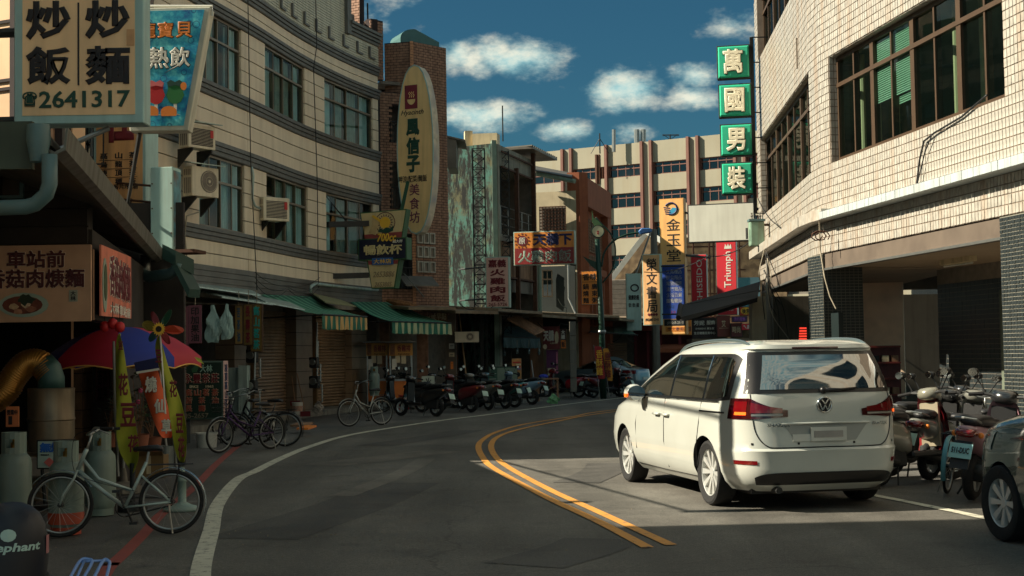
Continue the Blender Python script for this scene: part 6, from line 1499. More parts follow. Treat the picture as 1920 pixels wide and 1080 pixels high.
t, o = flagb('cloth_banner', 'orange grass jelly banner with a navy top strip', [(253, 296, 683), (256, 299, 697), (264, 305, 725), (274, 312, 755), (287, 319, 785), (298, 323, 808), (306, 322, 822)], 16.0, M_ora,
    [('燒', 272, 706, 294, 737, M_wht, .035), ('仙', 289, 748, 311, 775, M_wht, .035), ('草', 303, 786, 321, 813, M_wht, .035)], [(300, 672), (303, 760), (312, 836)], (M_navy, .05))
build('top_strip', MB().add([P(251, 680, 15.9), P(296, 670, 15.9), P(298, 692, 15.9), P(255, 697, 15.9)], [(0, 1, 2, 3)]), M_navy, t, w=True); build('white_rule', MB().add([P(255, 697, 15.88), P(298, 690, 15.88), P(299, 694, 15.88), P(256, 701, 15.88)], [(0, 1, 2, 3)]), M_wht, t, w=True)
q = G(311, 878); tag(build('steel_can', MB().lathe([(.001, .0), (.115, 0), (.115, .33), (.12, .335), (.11, .335), (.108, .02)], 20), M_steel), 'grey steel can weighting the orange banner pole', 'can').location = (q.x, q.y, 0)
# pinwheel on a stick
pc_ = P(299, 617, 15.0); pw = thing('pinwheel', 'big coloured petal pinwheel with a sunflower centre above the right banner', 'pinwheel', pc_); kk = 13.0/FPX
for dx, dy, c, rx, rz_ in ((-22, -7, (120, 104, 30), 15, 9), (-13, 15, (20, 58, 62), 11, 10), (-9, -22, (110, 28, 36), 9, 16), (15, -24, (24, 74, 50), 10, 15), (30, 2, (190, 70, 40), 13, 9), (13, 19, (140, 40, 40), 10, 12)):
    a = math.atan2(-dy, dx); L_ = math.hypot(dx, dy)
    pl_ = [(kk*(math.cos(a)*(L_+u)-math.sin(a)*v), kk*(math.sin(a)*(L_+u)+math.cos(a)*v)) for u, v in [(L_*.75*math.cos(i*.52), rx*.75*math.sin(i*.52)) for i in range(12)]]
    build('petal', MB().prism(pl_, lambda u, v, d: V((u, d+.02*math.sin(u*30), v)), -.004, .004), mat('petal_%d_%d' % (c[0], c[1]), c, .55, 0, .08), pw)
build('sunflower_petal', MB().prism([(kk*(15 if i % 2 == 0 else 10.5)*math.cos(i*math.pi/16), kk*(15 if i % 2 == 0 else 10.5)*math.sin(i*math.pi/16)) for i in range(32)], XZ, -.03, -.02), M_yel, pw); build('sunflower_disc', MB().prism(disc(16, kk*6.5), XZ, -.04, -.029), mat('seed_brown', (40, 26, 18), .9), pw)
build('stick', MB().tube([(0, .02, 0), (.05, .05, -.9)], .01, 5), M_wht, pw)
# tea shop: hanging cloths, planks, light box
M_pkc = mat('faded_mauve_board', (122, 72, 84), .8, 0, .12, 3, dirt=.3)
for lab, bb, tx_ in (('mauve hanging board nearest the plastic bags', (354, 572, 379, 644), '印加果油'), ('middle mauve hanging board at the tea shop', (338, 574, 354, 650), '苦茶油'), ('leftmost mauve hanging board at the tea shop', (322, 582, 338, 650), '芝麻油')):
    S = Sg('hanging_board', lab, bb, 27.5, .03, M_pkc, M_ink, 0, .004, 'mauve tea shop boards', 'board'); x0, y0, x1, y1 = bb
    S.tx(col_(tx_), x0+4, y0+4, x1-4, y1-4, M_ink, bold=.02); build('cord', MB().tube([(0, 0, S.h), (0, 0, S.h+.3)], .008, 4), M_wirel, S.t)
S = Sg('hanging_board', 'mauve board glimpsed under the umbrella behind the banner', (180, 690, 206, 752), 19.5, .03, M_pkc, M_ink, 0, .004, 'mauve tea shop boards', 'board'); S.tx('苦茶', 184, 693, 203, 722, M_ink); S.tx('加果', 184, 724, 203, 750, M_ink)
M_plk = mat('carved_brown_plank', (118, 92, 42), .7, 0, .2, 4, dirt=.3)
for lab, bb, tx_, m_, rz_ in (('carved tea plank with turquoise characters, rightmost', (470, 570, 494, 660), '高山茗茶', mat('turquoise_ink', (34, 150, 140)), -.3), ('carved plank with dark red characters, in the middle', (457, 570, 476, 648), '長壽茶', M_redink, -.3), ('carved plank with navy characters, left one', (440, 572, 456, 646), '苦茶油', mat('slate_ink', (36, 66, 84)), .1)):
    S = Sg('carved_plank', lab, bb, 30.5, .06, M_plk, mat('plank_edge', (70, 48, 26), .8), rz_, .02, 'carved tea shop planks', 'plank'); x0, y0, x1, y1 = bb
    n = len(tx_); h = (y1-y0-6)/n
    for i, ch in enumerate(tx_): S.tx(ch, x0+5, y0+4+i*h, x1-5, y0+1+(i+1)*h, m_, bold=.03)
    build('cord', MB().tube([(0, 0, S.h), (0, 0, S.h+.3)], .008, 4), M_wirel, S.t)
def bagm(name, label, x, y0, y1, Y, w_, seed, m):
    r = random.Random(seed); b = P(x, y1, Y); tp = P(x, y0, Y); h = tp.z-b.z; vs = []; n, k_ = 20, 11
    for j in range(k_+1):
        f = j/k_; rr = w_/2*(.55+.45*math.sin(math.pi*min(1, f*1.05+.12)))*(1 if f < .72 else .8-(f-.72)*1.6)
        for i in range(n): a = 2*math.pi*i/n; q = rr*(1+.2*math.sin(3*a+seed+j*.9)+.12*math.sin(7*a+j*1.7)+r.uniform(-.14, .14)); vs.append((q*math.cos(a)+.04*w_*math.sin(j*1.3+seed), q*.4*math.sin(a), f*h+r.uniform(-.02, .02)*h))
    fs = [(j*n+i, j*n+(i+1) % n, (j+1)*n+(i+1) % n, (j+1)*n+i) for j in range(k_) for i in range(n)]+[tuple(range(n))[::-1]]
    o = build(name, MB().add(vs, fs), m, None, False); o.location = b; return tag(o, label, 'bag')
M_bag = mat('mint_plastic_bag', (150, 178, 172), .5, 0, .1, 4)
bagm('plastic_bag', 'pale mint plastic bag hanging by the tea planks, left', 400, 572, 642, 29.5, .30, 3, M_bag)
bagm('plastic_bag', 'pale mint plastic bag with black print, hanging right', 426, 570, 636, 29.3, .25, 5, M_bag)
S = Sg('light_box', 'dark green tea shop light box with red and white characters', (345, 677, 424, 786), 27.0, .3, mat('dark_green_sign_face', (30, 50, 40), .5, 0, .15, 1.5), mat('grey_green_box_frame', (84, 104, 92), .5, .2), -.1, .03)
S.tx('大林', 380, 684, 404, 698, mat('pale_mint_ink', (150, 180, 160))); S.poly('tea_leaf', [(364, 692), (372, 684), (378, 688), (374, 697), (366, 698)], mat('leaf_green', (54, 96, 62)), .001)
for i, ch in enumerate('永豐茶莊'): S.tx(ch, 350+i*17, 700, 365+i*17, 718, M_redink, bold=.025, out=(mat('cream_ink', (206, 190, 160)), .05))
S.tx('SINCE', 360, 722, 377, 727, M_cream); S.tx('1965', 391, 722, 406, 727, M_cream)
M_ro = mat('rust_red_ink', (150, 66, 48)); OR = (mat('dim_cream_ink', (170, 150, 120)), .05)
for ch, x in zip('高山茗茶', (358, 375, 391, 408)): S.tx(ch, x-6, 729, x+7, 742, M_ro, out=OR)
for ch, x in zip('苦茶油', (358, 383, 408)): S.tx(ch, x-6, 744, x+7, 756, M_ro, out=OR)
for ch, x in zip('長壽', (358, 383)): S.tx(ch, x-6, 759, x+7, 771, M_ro, out=OR)
S.tx('05-2657', 350, 774, 396, 783, mat('grey_ink', (120, 110, 90)))
sp_ = build('side_strip', MB().box(S.w/2, S.w/2+.006, -.15, .15, .02, S.h), mat('pale_pink_strip', (206, 170, 160), .6), S.t)
o = txt(S.t, col_('凍頂高山茗茶'), 0, S.h/2, .2, S.h*.9, M_navy, y=0, bold=.03)
for v in o.data.vertices: v.co = V((S.w/2+.012-v.co.y*.2, v.co.x, v.co.z))
build('leg', MB().box(-S.w/2+.03, -S.w/2+.08, -.1, .1, -.45, 0).box(S.w/2-.08, S.w/2-.03, -.1, .1, -.45, 0), M_dsteel, S.t)
p = P(457, 786, 33); tag(build('metal_cabinet', MB().box(-.1, .1, -.1, .3, 0, 1.25).box(-.75, -.1, .1, .3, .1, 1.2), M_tin), 'slim pale metal cabinet beside the tea light box', 'cabinet').location = p
def meter(label, x, y, Y, w_=.26, h=.32):
    p = P(x, y, Y); t = thing('electric_meter', label, 'meter', p, -.3, 'electric meters on the shop fronts'); build('casing', MB().box(-w_/2, w_/2, -.08, .08, 0, h), M_dsteel, t, bev=.02); build('dial', MB().prism(disc(12, w_*.36, 0, h*.55), XZ, -.14, -.08), M_alu, t)
    build('conduit', MB().tube([(w_*.3, 0, h), (w_*.3, .05, h+.9)], .02, 6).tube([(w_*.5, 0, .05), (w_*.8, 0, .1), (w_*.8, 0, -.35), (0, .02, -.4)], .02, 6), M_alu, t)
meter('round dial meter left of the first shutter, upper', 473, 680, 33.5); meter('round dial meter left of the first shutter, lower', 472, 738, 33.3); meter('dark meter on the column between the shutters', 590, 728, 36.5); meter('pale meter above the dark one on the column', 589, 690, 36.4, .22, .28)
def bucket(label, x, y, Y, r, h, m, band=None):
    p = P(x, y, Y); t = thing('bucket', label, 'bucket', p); build('pail', MB().lathe([(.001, 0), (r*.85, 0), (r, h), (r*1.04, h), (r*1.04, h-.03), (r*.98, h-.03)], 18).lathe([(r*.96, h-.01), (r*.8, .02), (.001, .02)], 18), m, t, 'auto')
    if band: build('label_band', MB().lathe([(r*.905, h*.3), (r*.97, h*.72)], 18), band, t, True)
    build('handle', MB().tube([(r*math.cos(a), -.02, h-.02-r*.6*math.sin(a)*.3) for a in [i*math.pi/8 for i in range(9)]], .008, 4), M_dsteel, t)
bucket('white paint bucket with a red printed band by the column', 558, 778, 37.0, .145, .33, M_white, mat('red_print_band', (190, 150, 130), .6, 0, .3, 14))
bucket('pale round bucket under the tea light box', 388, 842, 26.0, .2, .3, M_white)
for lab, x0, y0, x1, y1, Y in (('broom leaning on the column, left of the bucket', 547, 705, 553, 752, 37.2), ('mop leaning on the column by the bucket', 557, 700, 572, 772, 36.9)):
    a, b = P(x0, y0, Y+.3), P(x1, y1, Y); t = thing('broom', lab, 'broom', b); build('handle', MB().tube([a, b], .013, 6), M_brown, t, w=True); build('bristle', MB().obox(b+V((-.12, -.05, -.12)), (.26, 0, 0), (0, .08, 0), (0, 0, .13)), M_redink, t, w=True)
bagm('plastic_bag', 'crumpled clear rubbish bag on the pavement by the shutter', 597, 752, 776, 36.8, .26, 8, mat('greyish_plastic', (150, 142, 132), .45, 0, .15, 8))
bagm('plastic_bag', 'green and white carrier bag at the kerb under the table', 1038, 738, 757, 43.6, .34, 9, mat('green_white_plastic', (96, 150, 104), .45, 0, .5, 12))
tb_ = thing('wooden_table', 'small wooden table behind the green carrier bag', 'table', P(1028, 752, 46)); build('top', MB().box(-.35, .35, -.3, .3, .7, .74), M_brown, tb_)
for sx in (-.31, .31):
    for sy in (-.26, .26): build('leg', MB().box(sx-.025, sx+.025, sy-.025, sy+.025, 0, .7), M_brown, tb_)
build('stretcher', MB().bar((-.31, -.26, .2), (.31, -.26, .55), .02, .03), M_brown, tb_)
tag(build('blue_cloth', MB().ball((0, 0, 0), .16, 10, 5, zs=.5), mat('cobalt_cloth', (40, 56, 160), .8), None, True), 'bundled cobalt blue cloth on the wooden table', 'cloth').location = P(1019, 706, 46)
for lab, bb, Y, w2 in (('cardboard scraps on the pavement behind the bicycles', (556, 796, 578, 806), 33, M_org), ('flattened brown carton by the parked bicycles', (544, 790, 572, 800), 33.5, M_brown)):
    a = G(bb[0], bb[3], .14); b = G(bb[2], bb[3], .14); tag(build('cardboard', MB().obox(a, b-a, (.1, .5, .03), (0, 0, .04)), w2), lab, 'cardboard')
tag(build('wooden_pole', MB().tube([P(860, 580, 46.6), P(874, 706, 45.8)], .03, 6), M_jamb), 'long bamboo pole leaning in the dark shop front', 'pole')
tag(build('white_mop', MB().tube([P(996, 676, 46.5), P(1002, 722, 46.2)], .025, 6), M_alu), 'pale broom handle leaning by the slate blue awning', 'broom')
cp_ = thing('concrete_post', 'grey jointed concrete post by the red scooter', 'post', P(1076, 735, 50)); 
for k in range(5): build('block', MB().box(-.11, .11, 0, .22, k*.5+.005, k*.5+.49), M_conc, cp_)
# upright cloth signs on poles by the red scooter
for lab, pts, m_, ink, tx_ in (('dark red upright banner on a pole by the grey sedan', [(1113, 1128, 648), (1117, 1132, 680), (1121, 1136, 712)], mat('wine_banner', (150, 36, 44), .7), M_yel, '香酥雞'), ('mustard upright banner beside the dark red one', [(1130, 1141, 652), (1133, 1147, 682), (1139, 1150, 716)], mat('mustard_banner', (200, 140, 50), .7), M_redink, '鹽酥雞')):
    x0 = pts[0][0]; t, o = flagb('upright_banner', lab, pts, 44.0 if x0 < 1120 else 44.4, m_, [(col_(tx_), pts[1][0]+1, pts[0][2]+8, pts[1][1]-2, pts[2][2]-8, ink, .01)], [(pts[0][0], pts[0][2]-1), (pts[2][0]+4, 748)], None, None, .02, 'upright roadside banners')
# ---------------------------------------------------------------- on the walls: air conditioners, pipes, cables
M_acw = mat('ivory_ac_casing', (222, 210, 182), .5, 0, .06, 3, dirt=.3, streak=True)
def aircon(label, bb, Y, rz, hood=True, fan=True):
    x0, y0, x1, y1 = bb; p = P((x0+x1)/2, y1, Y); k = Y/FPX; h = (y1-y0)*k; w_ = .78; dp = .32
    t = thing('air_conditioner', label, 'air conditioner', p, rz, 'outdoor air conditioner units on the beige front')
    build('casing', MB().box(-w_/2, w_/2, -dp/2, dp/2, 0, h), M_acw, t, bev=.012)
    r = h*.38
    if fan:
        build('fan_opening', MB().prism(disc(20, r, .1, h*.52), XZ, -dp/2-.004, -dp/2+.01), M_dark, t); mb = MB()
        for q in (2, 4.4): mb.tube([(.1+r*q/5*math.cos(i*.314), -dp/2-.015, h*.52+r*q/5*math.sin(i*.314)) for i in range(20)], .005, 4, closed=True)
        mb.prism(disc(10, .035, .1, h*.52), XZ, -dp/2-.02, -dp/2-.01); build('fan_guard', mb, M_acw, t)
    else:
        mb = MB()
        for i in range(12): mb.box(-w_/2+.08, w_/2-.08, -dp/2-.006, -dp/2+.01, h*.12+i*h*.062, h*.12+i*h*.062+.022)
        build('louvre', mb, M_dsteel, t); build('red_sticker', MB().box(w_/2-.16, w_/2-.07, -dp/2-.009, -dp/2-.003, h*.5, h*.82), M_red, t)
    mb = MB()
    for i in range(4): mb.box(-w_/2-.004, -w_/2+.01, -dp/2+.05+i*.06, -dp/2+.085+i*.06, h*.1, h*.62); mb.box(-w_/2-.004, -w_/2+.01, -dp/2+.05+i*.06, -dp/2+.085+i*.06, h*.7, h*.9)
    build('coil_grille', mb, M_dark, t)
    mb = MB()
    for sx in (-w_*.35, w_*.35): mb.prism([(dp/2+.15, 0), (-dp/2, 0), (-dp/2, -.05), (dp/2+.15, -.4)], lambda u, v, d, sx=sx: V((sx+d, u, v)), -.02, .02)
    build('wall_bracket', mb, M_dsteel, t)
    if hood: build('hood', MB().obox((-w_/2-.12, -dp/2-.1, h+.04), (w_+.24, 0, 0), (0, dp+.3, .1), (0, 0, .02)), M_tin, t)
    return t
aircon('outdoor unit with a round fan and tin hood, left of the windows', (348, 314, 405, 370), 31.3, .95); aircon('outdoor unit under the blue drinks sign', (346, 236, 394, 280), 30.8, .95, True, False); aircon('louvred outdoor unit with a red sticker at the middle window', (490, 371, 535, 415), 36.0, .75, False, False)
tag(build('drain_pipe', MB().tube([FB(472, 313, .06), FB(475, 330, .06), FB(473, 372, .06), FB(478, 386, .06), FB(488, 391, .1)], .03, 8), M_tin, None, True), 'bent pale conduit by the louvred outdoor unit', 'pipe')
cable('wall_cable', 'dark cable hanging straight down the beige front, left', [FB(465, 0, .12), FB(470, 300, .14), FB(482, 545, .3)], .012, .0, M_wire, group='cables down the beige front')
cable('wall_cable', 'dark cable hanging down between the middle and right windows', [FB(592, 0, .12), FB(594, 85, .16), FB(588, 130, .16), FB(592, 250, .16), FB(595, 345, .14), FB(597, 540, .3)], .013, .0, M_wire, group='cables down the beige front')
cable('wall_cable', 'pale cable looping from the round fan unit', [FB(372, 398, .2), FB(350, 405, .4), FB(346, 440, .3), FB(352, 500, .3)], .018, .0, M_wirel, group='cables down the beige front')
mbc = [FB(440+RN.uniform(-6, 30), 540, .3) for _ in range(2)]
for i in range(3): cable('wall_cable', ('tangled cable above the tin sheets, upper', 'tangled cable above the tin sheets, middle', 'tangled cable above the tin sheets, lower')[i], [FB(478, 510+i*10, .35), FB(540, 535+i*3, .4), FB(600, 520+i*8, .4)], .008, .12+.08*i, M_wire, group='tangled cables above the tin sheets')
# transformer, cables, pipe by the tiled building corner
tr = thing('transformer', 'rusty pale green pole transformer on the tiled building corner', 'transformer', P(1419, 462, 38.5)); k = 38.5/FPX
build('tank', MB().box(-.2, .2, -.16, .16, 0, .68), mat('rusty_pale_green', (128, 158, 136), .55, .1, .12, 4, dirt=.6, dcol=(110, 70, 44), streak=True), tr, bev=.04, bseg=2); build('lid', MB().box(-.22, .22, -.18, .18, .68, .74), M_pipe, tr)
for sx in (-.12, .1): build('bushing', MB().lathe([(.04, .74), (.02, .8), (.04, .83), (.02, .88), (.03, .92)], 8, (sx, 0, 0)), M_conc, tr)
build('fuse', MB().tube([(-.28, -.1, .2), (-.28, -.1, .5)], .035, 6), M_dsteel, tr); build('wall_bracket', MB().bar((0, .1, .6), (.5, .2, .6), .06, .06).bar((0, .1, .1), (.5, .2, .1), .06, .06), M_rust, tr)
tag(build('conduit_pipe', MB().tube([P(1440, 520, 37.2), P(1441, 560, 37.2), P(1446, 660, 37.2)], .07, 8).tube([P(1439, 488, 37.4), P(1440, 520, 37.3)], .05, 8), M_conc, None, True), 'grey vertical conduit with cables at the corner of the tiled building', 'pipe')
tag(build('grey_cabinet', MB().box(0, .42, 0, .5, 0, P(0, 577, 40).z), mat('beige_cabinet', (170, 156, 128), .6, 0, .08, dirt=.3, streak=True)), 'tall beige utility cabinet at the end of the tiled building', 'cabinet').location = (P(1410, 600, 40).x, 40, 0)
r = random.Random(4)
for i in range(9):
    a = (1436+r.uniform(-8, 10), 480+r.uniform(-15, 30)); b = (1440+r.uniform(-22, 50), 560+r.uniform(-20, 90))
    m_ = ((a[0]+b[0])/2+r.uniform(-18, 18), (a[1]+b[1])/2+r.uniform(-5, 25))
    q = spline([P(*a, 36.9+r.uniform(-.2, .2)), P(*m_, 36.6), P(*b, 36.9)], 6); tag(build('loose_cable', MB().tube(q, .012, 5), M_wire if i % 3 else M_wirel, None, True), 'one of the loose cables tangled round the grey conduit', 'cable', 'tangle of cables on the grey conduit')
cable('street_cable', 'thin cable from the transformer to the tiled wall', [P(1421, 372, 38), P(1455, 420, 36), P(1490, 428, 33)], .014, .1, M_wire)
cable('street_cable', 'cable crossing before the apricot sign to the right', [P(1208, 510, 55), P(1330, 480, 48), P(1422, 440, 39)], .016, .2, M_wire)
cable('wall_cable', 'pale cable looping down the corner pillar', [P(1536, 408, 29.0), P(1538, 470, 29.2), P(1546, 520, 29.0), P(1556, 556, 28.9), P(1568, 580, 28.8)], .016, .0, M_wirel)
cable('wall_cable', 'black cable on the upper tiled wall dropping in two strands', [Fr(.2, 4.95, .05)+V((0, 0, .62)), Fr(1.1, 5.38, .05), Fr(2.1, 5.28, .06), Fr(2.55, 5.2, .06), Fr(2.75, 4.9, .06), Fr(2.85, 4.5, .08)], .018, .0, M_wire)
cable('wall_cable', 'second thinner strand of the black cable on the tiled wall', [Fr(2.2, 5.25, .07), Fr(2.5, 5.0, .07), Fr(2.8, 4.5, .09)], .012, .0, M_wire)
cable('wall_cable', 'coil of wire hanging on the ledge of the tiled building', [P(1530+12*math.cos(i*.9)+i, 442+9*math.sin(i*.9), 28.7) for i in range(16)], .012, .0, M_rust)
# ================================================================ vehicles
def carmat(name, col, **k): return mat(name, col, **{'rough': .28, 'coat': 1.0, 'var': .03, 'sc': 1.5, 'dirt': .22, 'dcol': (120, 112, 98), 'dsc': 2.0, **k})
M_tyre = mat('tyre_rubber', (22, 22, 22), .8, 0, .2, 30, bump=.2)
M_rim = mat('silver_alloy', (206, 208, 204), .32, .45, .06, 8, dirt=.15, dcol=(80, 70, 58))
M_tint = mat('tinted_car_glass', (10, 16, 15), .03, 0, 0, coat=1.0, spec=1.0)
M_tint.node_tree.nodes['Principled BSDF'].inputs['IOR'].default_value = 2.1
M_trim = mat('black_trim', (16, 16, 17), .35, 0, .08)
M_taill = mat('red_lamp_lens', (104, 10, 16), .12, 0, .15, 12, coat=1.0)
M_taild = mat('dark_red_lamp_lens', (58, 8, 14), .1, 0, .1, 12, coat=1.0)
M_amb = mat('orange_lamp_glow', (255, 96, 26), .3, 0, .1, emit=.55)
def wheel(par, x, y, r, w_, spokes, side, rimm=None, twin=True, rr=.68):
    t = bpy.data.objects.new('wheel', None); COL.objects.link(t); t.parent = par; t.location = (x, y, r); t.matrix_basis = Matrix.Translation((x, y, r))
    h = w_/2; R_ = r*rr
    build('tyre', MB().lathe([(R_*.97, -h*.8), (r*.9, -h), (r*.97, -h*.92), (r, -h*.7), (r, h*.7), (r*.97, h*.92), (r*.9, h), (R_, h*.86), (R_*.97, h*.6)], 40, (0, 0, 0), 'x'), M_tyre, t, 'auto')
    mb = MB(); s = side; hh = h*.8*s
    mb.lathe([(R_, hh), (R_*.95, hh*.92), (R_*.92, hh*.2), (R_*.92, -hh*.5)], 36, (0, 0, 0), 'x')
    n = spokes
    for i in range(n):
        a = 2*math.pi*i/n; wd = .2 if twin else .26
        p = lambda rr_, aa, xx: (xx, rr_*math.cos(aa), rr_*math.sin(aa)); f0, f1 = hh*.62, hh*.86
        vs = [p(R_*.18, a-wd*1.5, f0), p(R_*.18, a+wd*1.5, f0), p(R_*.94, a+wd*.62, f1), p(R_*.94, a-wd*.62, f1)]
        b = [(v[0]-.03*s, v[1], v[2]) for v in vs]; mb.add(vs+b, [(0, 1, 2, 3), (7, 6, 5, 4), (0, 4, 5, 1), (1, 5, 6, 2), (2, 6, 7, 3), (3, 7, 4, 0)])
    mb.lathe([(.001, hh*.72), (R_*.2, hh*.7), (R_*.24, hh*.4)], 16, (0, 0, 0), 'x')
    build('rim', mb, rimm or M_rim, t); build('brake_disc', MB().lathe([(.001, hh*.1), (R_*.7, hh*.1), (R_*.92, hh*.02), (R_*.95, -hh*.3)], 24, (0, 0, 0), 'x'), M_dark, t)
    return t
class Car:
    def __init__(s, t, table, paint, wells, wr=.365, n=5.0, wv=.60):
        s.t = t; s.tab = table; s.n = n
        zs = []
        for a, b in zip(table[:-1], table[1:]):
            k = max(1, round((b[0]-a[0])/.05)); zs += [a[0]+(b[0]-a[0])*i/k for i in range(k)]
        zs.append(table[-1][0]); N_ = 112; vs = []
        for z in zs:
            for i in range(N_): vs.append(s.pt(2*math.pi*i/N_, z))
        m = len(zs); fs = [(j*N_+i, (j+1)*N_+i, (j+1)*N_+(i+1) % N_, j*N_+(i+1) % N_) for j in range(m-1) for i in range(N_)]
        fs += [tuple(range(N_)), tuple((m-1)*N_+i for i in range(N_))[::-1]]
        o = build('body', MB().add(vs, fs), [paint, M_trim], t, True)
        cut = MB()
        for y, zc in wells:
            for sx in (-1, 1): cut.lathe([(.001, sx*wv if sx > 0 else -1.3), (wr, sx*wv if sx > 0 else -1.3), (wr, 1.3 if sx > 0 else -wv), (.001, 1.3 if sx > 0 else -wv)], 40, (0, y, zc), 'x')
        co = build('wheel_well_cut', cut, M_trim, t); md = o.modifiers.new('b', 'BOOLEAN'); md.operation = 'DIFFERENCE'; md.object = co; md.solver = 'EXACT'
        dg = bpy.context.evaluated_depsgraph_get(); dg.update(); me = bpy.data.meshes.new_from_object(o.evaluated_get(dg))
        o.modifiers.clear(); o.data = me; bpy.data.objects.remove(co)
        me.materials.clear(); me.materials.append(paint); me.materials.append(M_trim)
        for p in me.polygons:
            c = p.center; ins = any(math.hypot(c.y-y, c.z-zc) < wr+.004 and (abs(c.x) < abs(s.side(c.y, c.z))-.012) for y, zc in wells)
            p.material_index = 1 if (ins or c.z < .215) else 0
        try: me.set_sharp_from_angle(angle=rad(32))
        except Exception: pass
        s.body = o
    def row(s, z):
        t = s.tab
        if z <= t[0][0]: return t[0][1:]
        for a, b in zip(t[:-1], t[1:]):
            if z <= b[0]: f = (z-a[0])/(b[0]-a[0]); return [p+(q-p)*f for p, q in zip(a[1:], b[1:])]
        return t[-1][1:]
    def pt(s, t, z, off=0.0):
        uf, ur, w_ = s.row(z)[:3]; uc, a = (uf+ur)/2, (uf-ur)/2; c, q = math.cos(t), math.sin(t); e = 2/s.n
        x = -(w_)*math.copysign(abs(q)**e, q); y = uc-a*math.copysign(abs(c)**e, c)
        if off:
            nx = math.copysign(abs(q)**(2-e), -q)/w_; ny = -math.copysign(abs(c)**(2-e), c)/a; l = math.hypot(nx, ny) or 1; x += nx/l*off; y += ny/l*off
        return V((x, y, z))
    def side(s, u, z):
        uf, ur, w_ = s.row(z)[:3]; uc, a = (uf+ur)/2, (uf-ur)/2; return w_*max(0, 1-abs((u-uc)/a)**s.n)**(1/s.n)
    def rear(s, v, z):
        uf, ur, w_ = s.row(z)[:3]; uc, a = (uf+ur)/2, (uf-ur)/2; return uc-a*max(0, 1-abs(v/w_)**s.n)**(1/s.n)
    def spatch(s, name, u0, u1, zb, zt, m, off=.006, sx=-1, nu=14, nz=8, parent=None):
        f = lambda a, b: (lambda u: (lambda z: V((sx*(s.side(u, z)+off), u, z)))((zb(u) if callable(zb) else zb)*(1-b)+(zt(u) if callable(zt) else zt)*b))(u0+(u1-u0)*a)
        return build(name, MB().grid(f, nu, nz), m, parent or s.t, True)
    def rpatch(s, name, vl, vr, z0, z1, m, off=.006, nu=16, nz=8, parent=None):
        f = lambda a, b: (lambda z: (lambda v: V((v, s.rear(v, z)-off, z)))((vl(z) if callable(vl) else vl)*(1-a)+(vr(z) if callable(vr) else vr)*a))(z0+(z1-z0)*b)
        return build(name, MB().grid(f, nu, nz), m, parent or s.t, True)
    def tpatch(s, name, t0, t1, zb, zt, m, off=.008, nu=18, nz=5, parent=None):
        f = lambda a, b: (lambda t: s.pt(t, (zb(a) if callable(zb) else zb)*(1-b)+(zt(a) if callable(zt) else zt)*b, off))(t0+(t1-t0)*a)
        return build(name, MB().grid(f, nu, nz), m, parent or s.t, True)
    def seam(s, pts, m=None, r=.006, sx=-1, name='door_seam'):
        return build(name, MB().tube([V((sx*(s.side(u, z)+.001), u, z)) for u, z in pts], r, 4), m or M_trim, s.t)
# ---- white van
M_vw = carmat('white_car_paint', (190, 193, 184), dirt=.12)
van = thing('parked_van', 'white people carrier van driving off with roof rails and lit tail lamps', 'van', (2.90, 15.05, 0), .215)
VT = [(.20, 3.62, -.80, .80), (.28, 3.78, -.92, .875), (.38, 3.85, -.965, .92), (.50, 3.88, -.975, .938), (.585, 3.88, -.985, .946), (.61, 3.87, -.99, .947), (.635, 3.86, -.962, .947), (.80, 3.80, -.945, .95), (.93, 3.62, -.94, .948), (1.02, 3.28, -.93, .938), (1.12, 2.95, -.915, .918), (1.18, 2.75, -.90, .90), (1.32, 2.40, -.845, .862), (1.46, 2.00, -.775, .815), (1.56, 1.66, -.715, .775), (1.605, 1.48, -.70, .752), (1.62, 1.42, -.735, .742), (1.66, 1.22, -.72, .69), (1.69, 1.0, -.58, .60), (1.71, .75, -.30, .42), (1.715, .5, 0, .25)]
car = Car(van, VT, M_vw, ((0, .35), (2.919, .35)), .375, 6.5)
def tv(f): return math.asin(f**3.25)
def tu(u, z=1.0):
    uf, ur, w_ = car.row(z)[:3]; uc, a = (uf+ur)/2, (uf-ur)/2; return math.acos((abs(u-uc)/a)**3.25)
for y in (0, 2.919):
    wheel(van, -.80, y, .338, .215, 10, -1, None, True, .735); wheel(van, .80, y, .338, .215, 10, 1, None, True, .735)
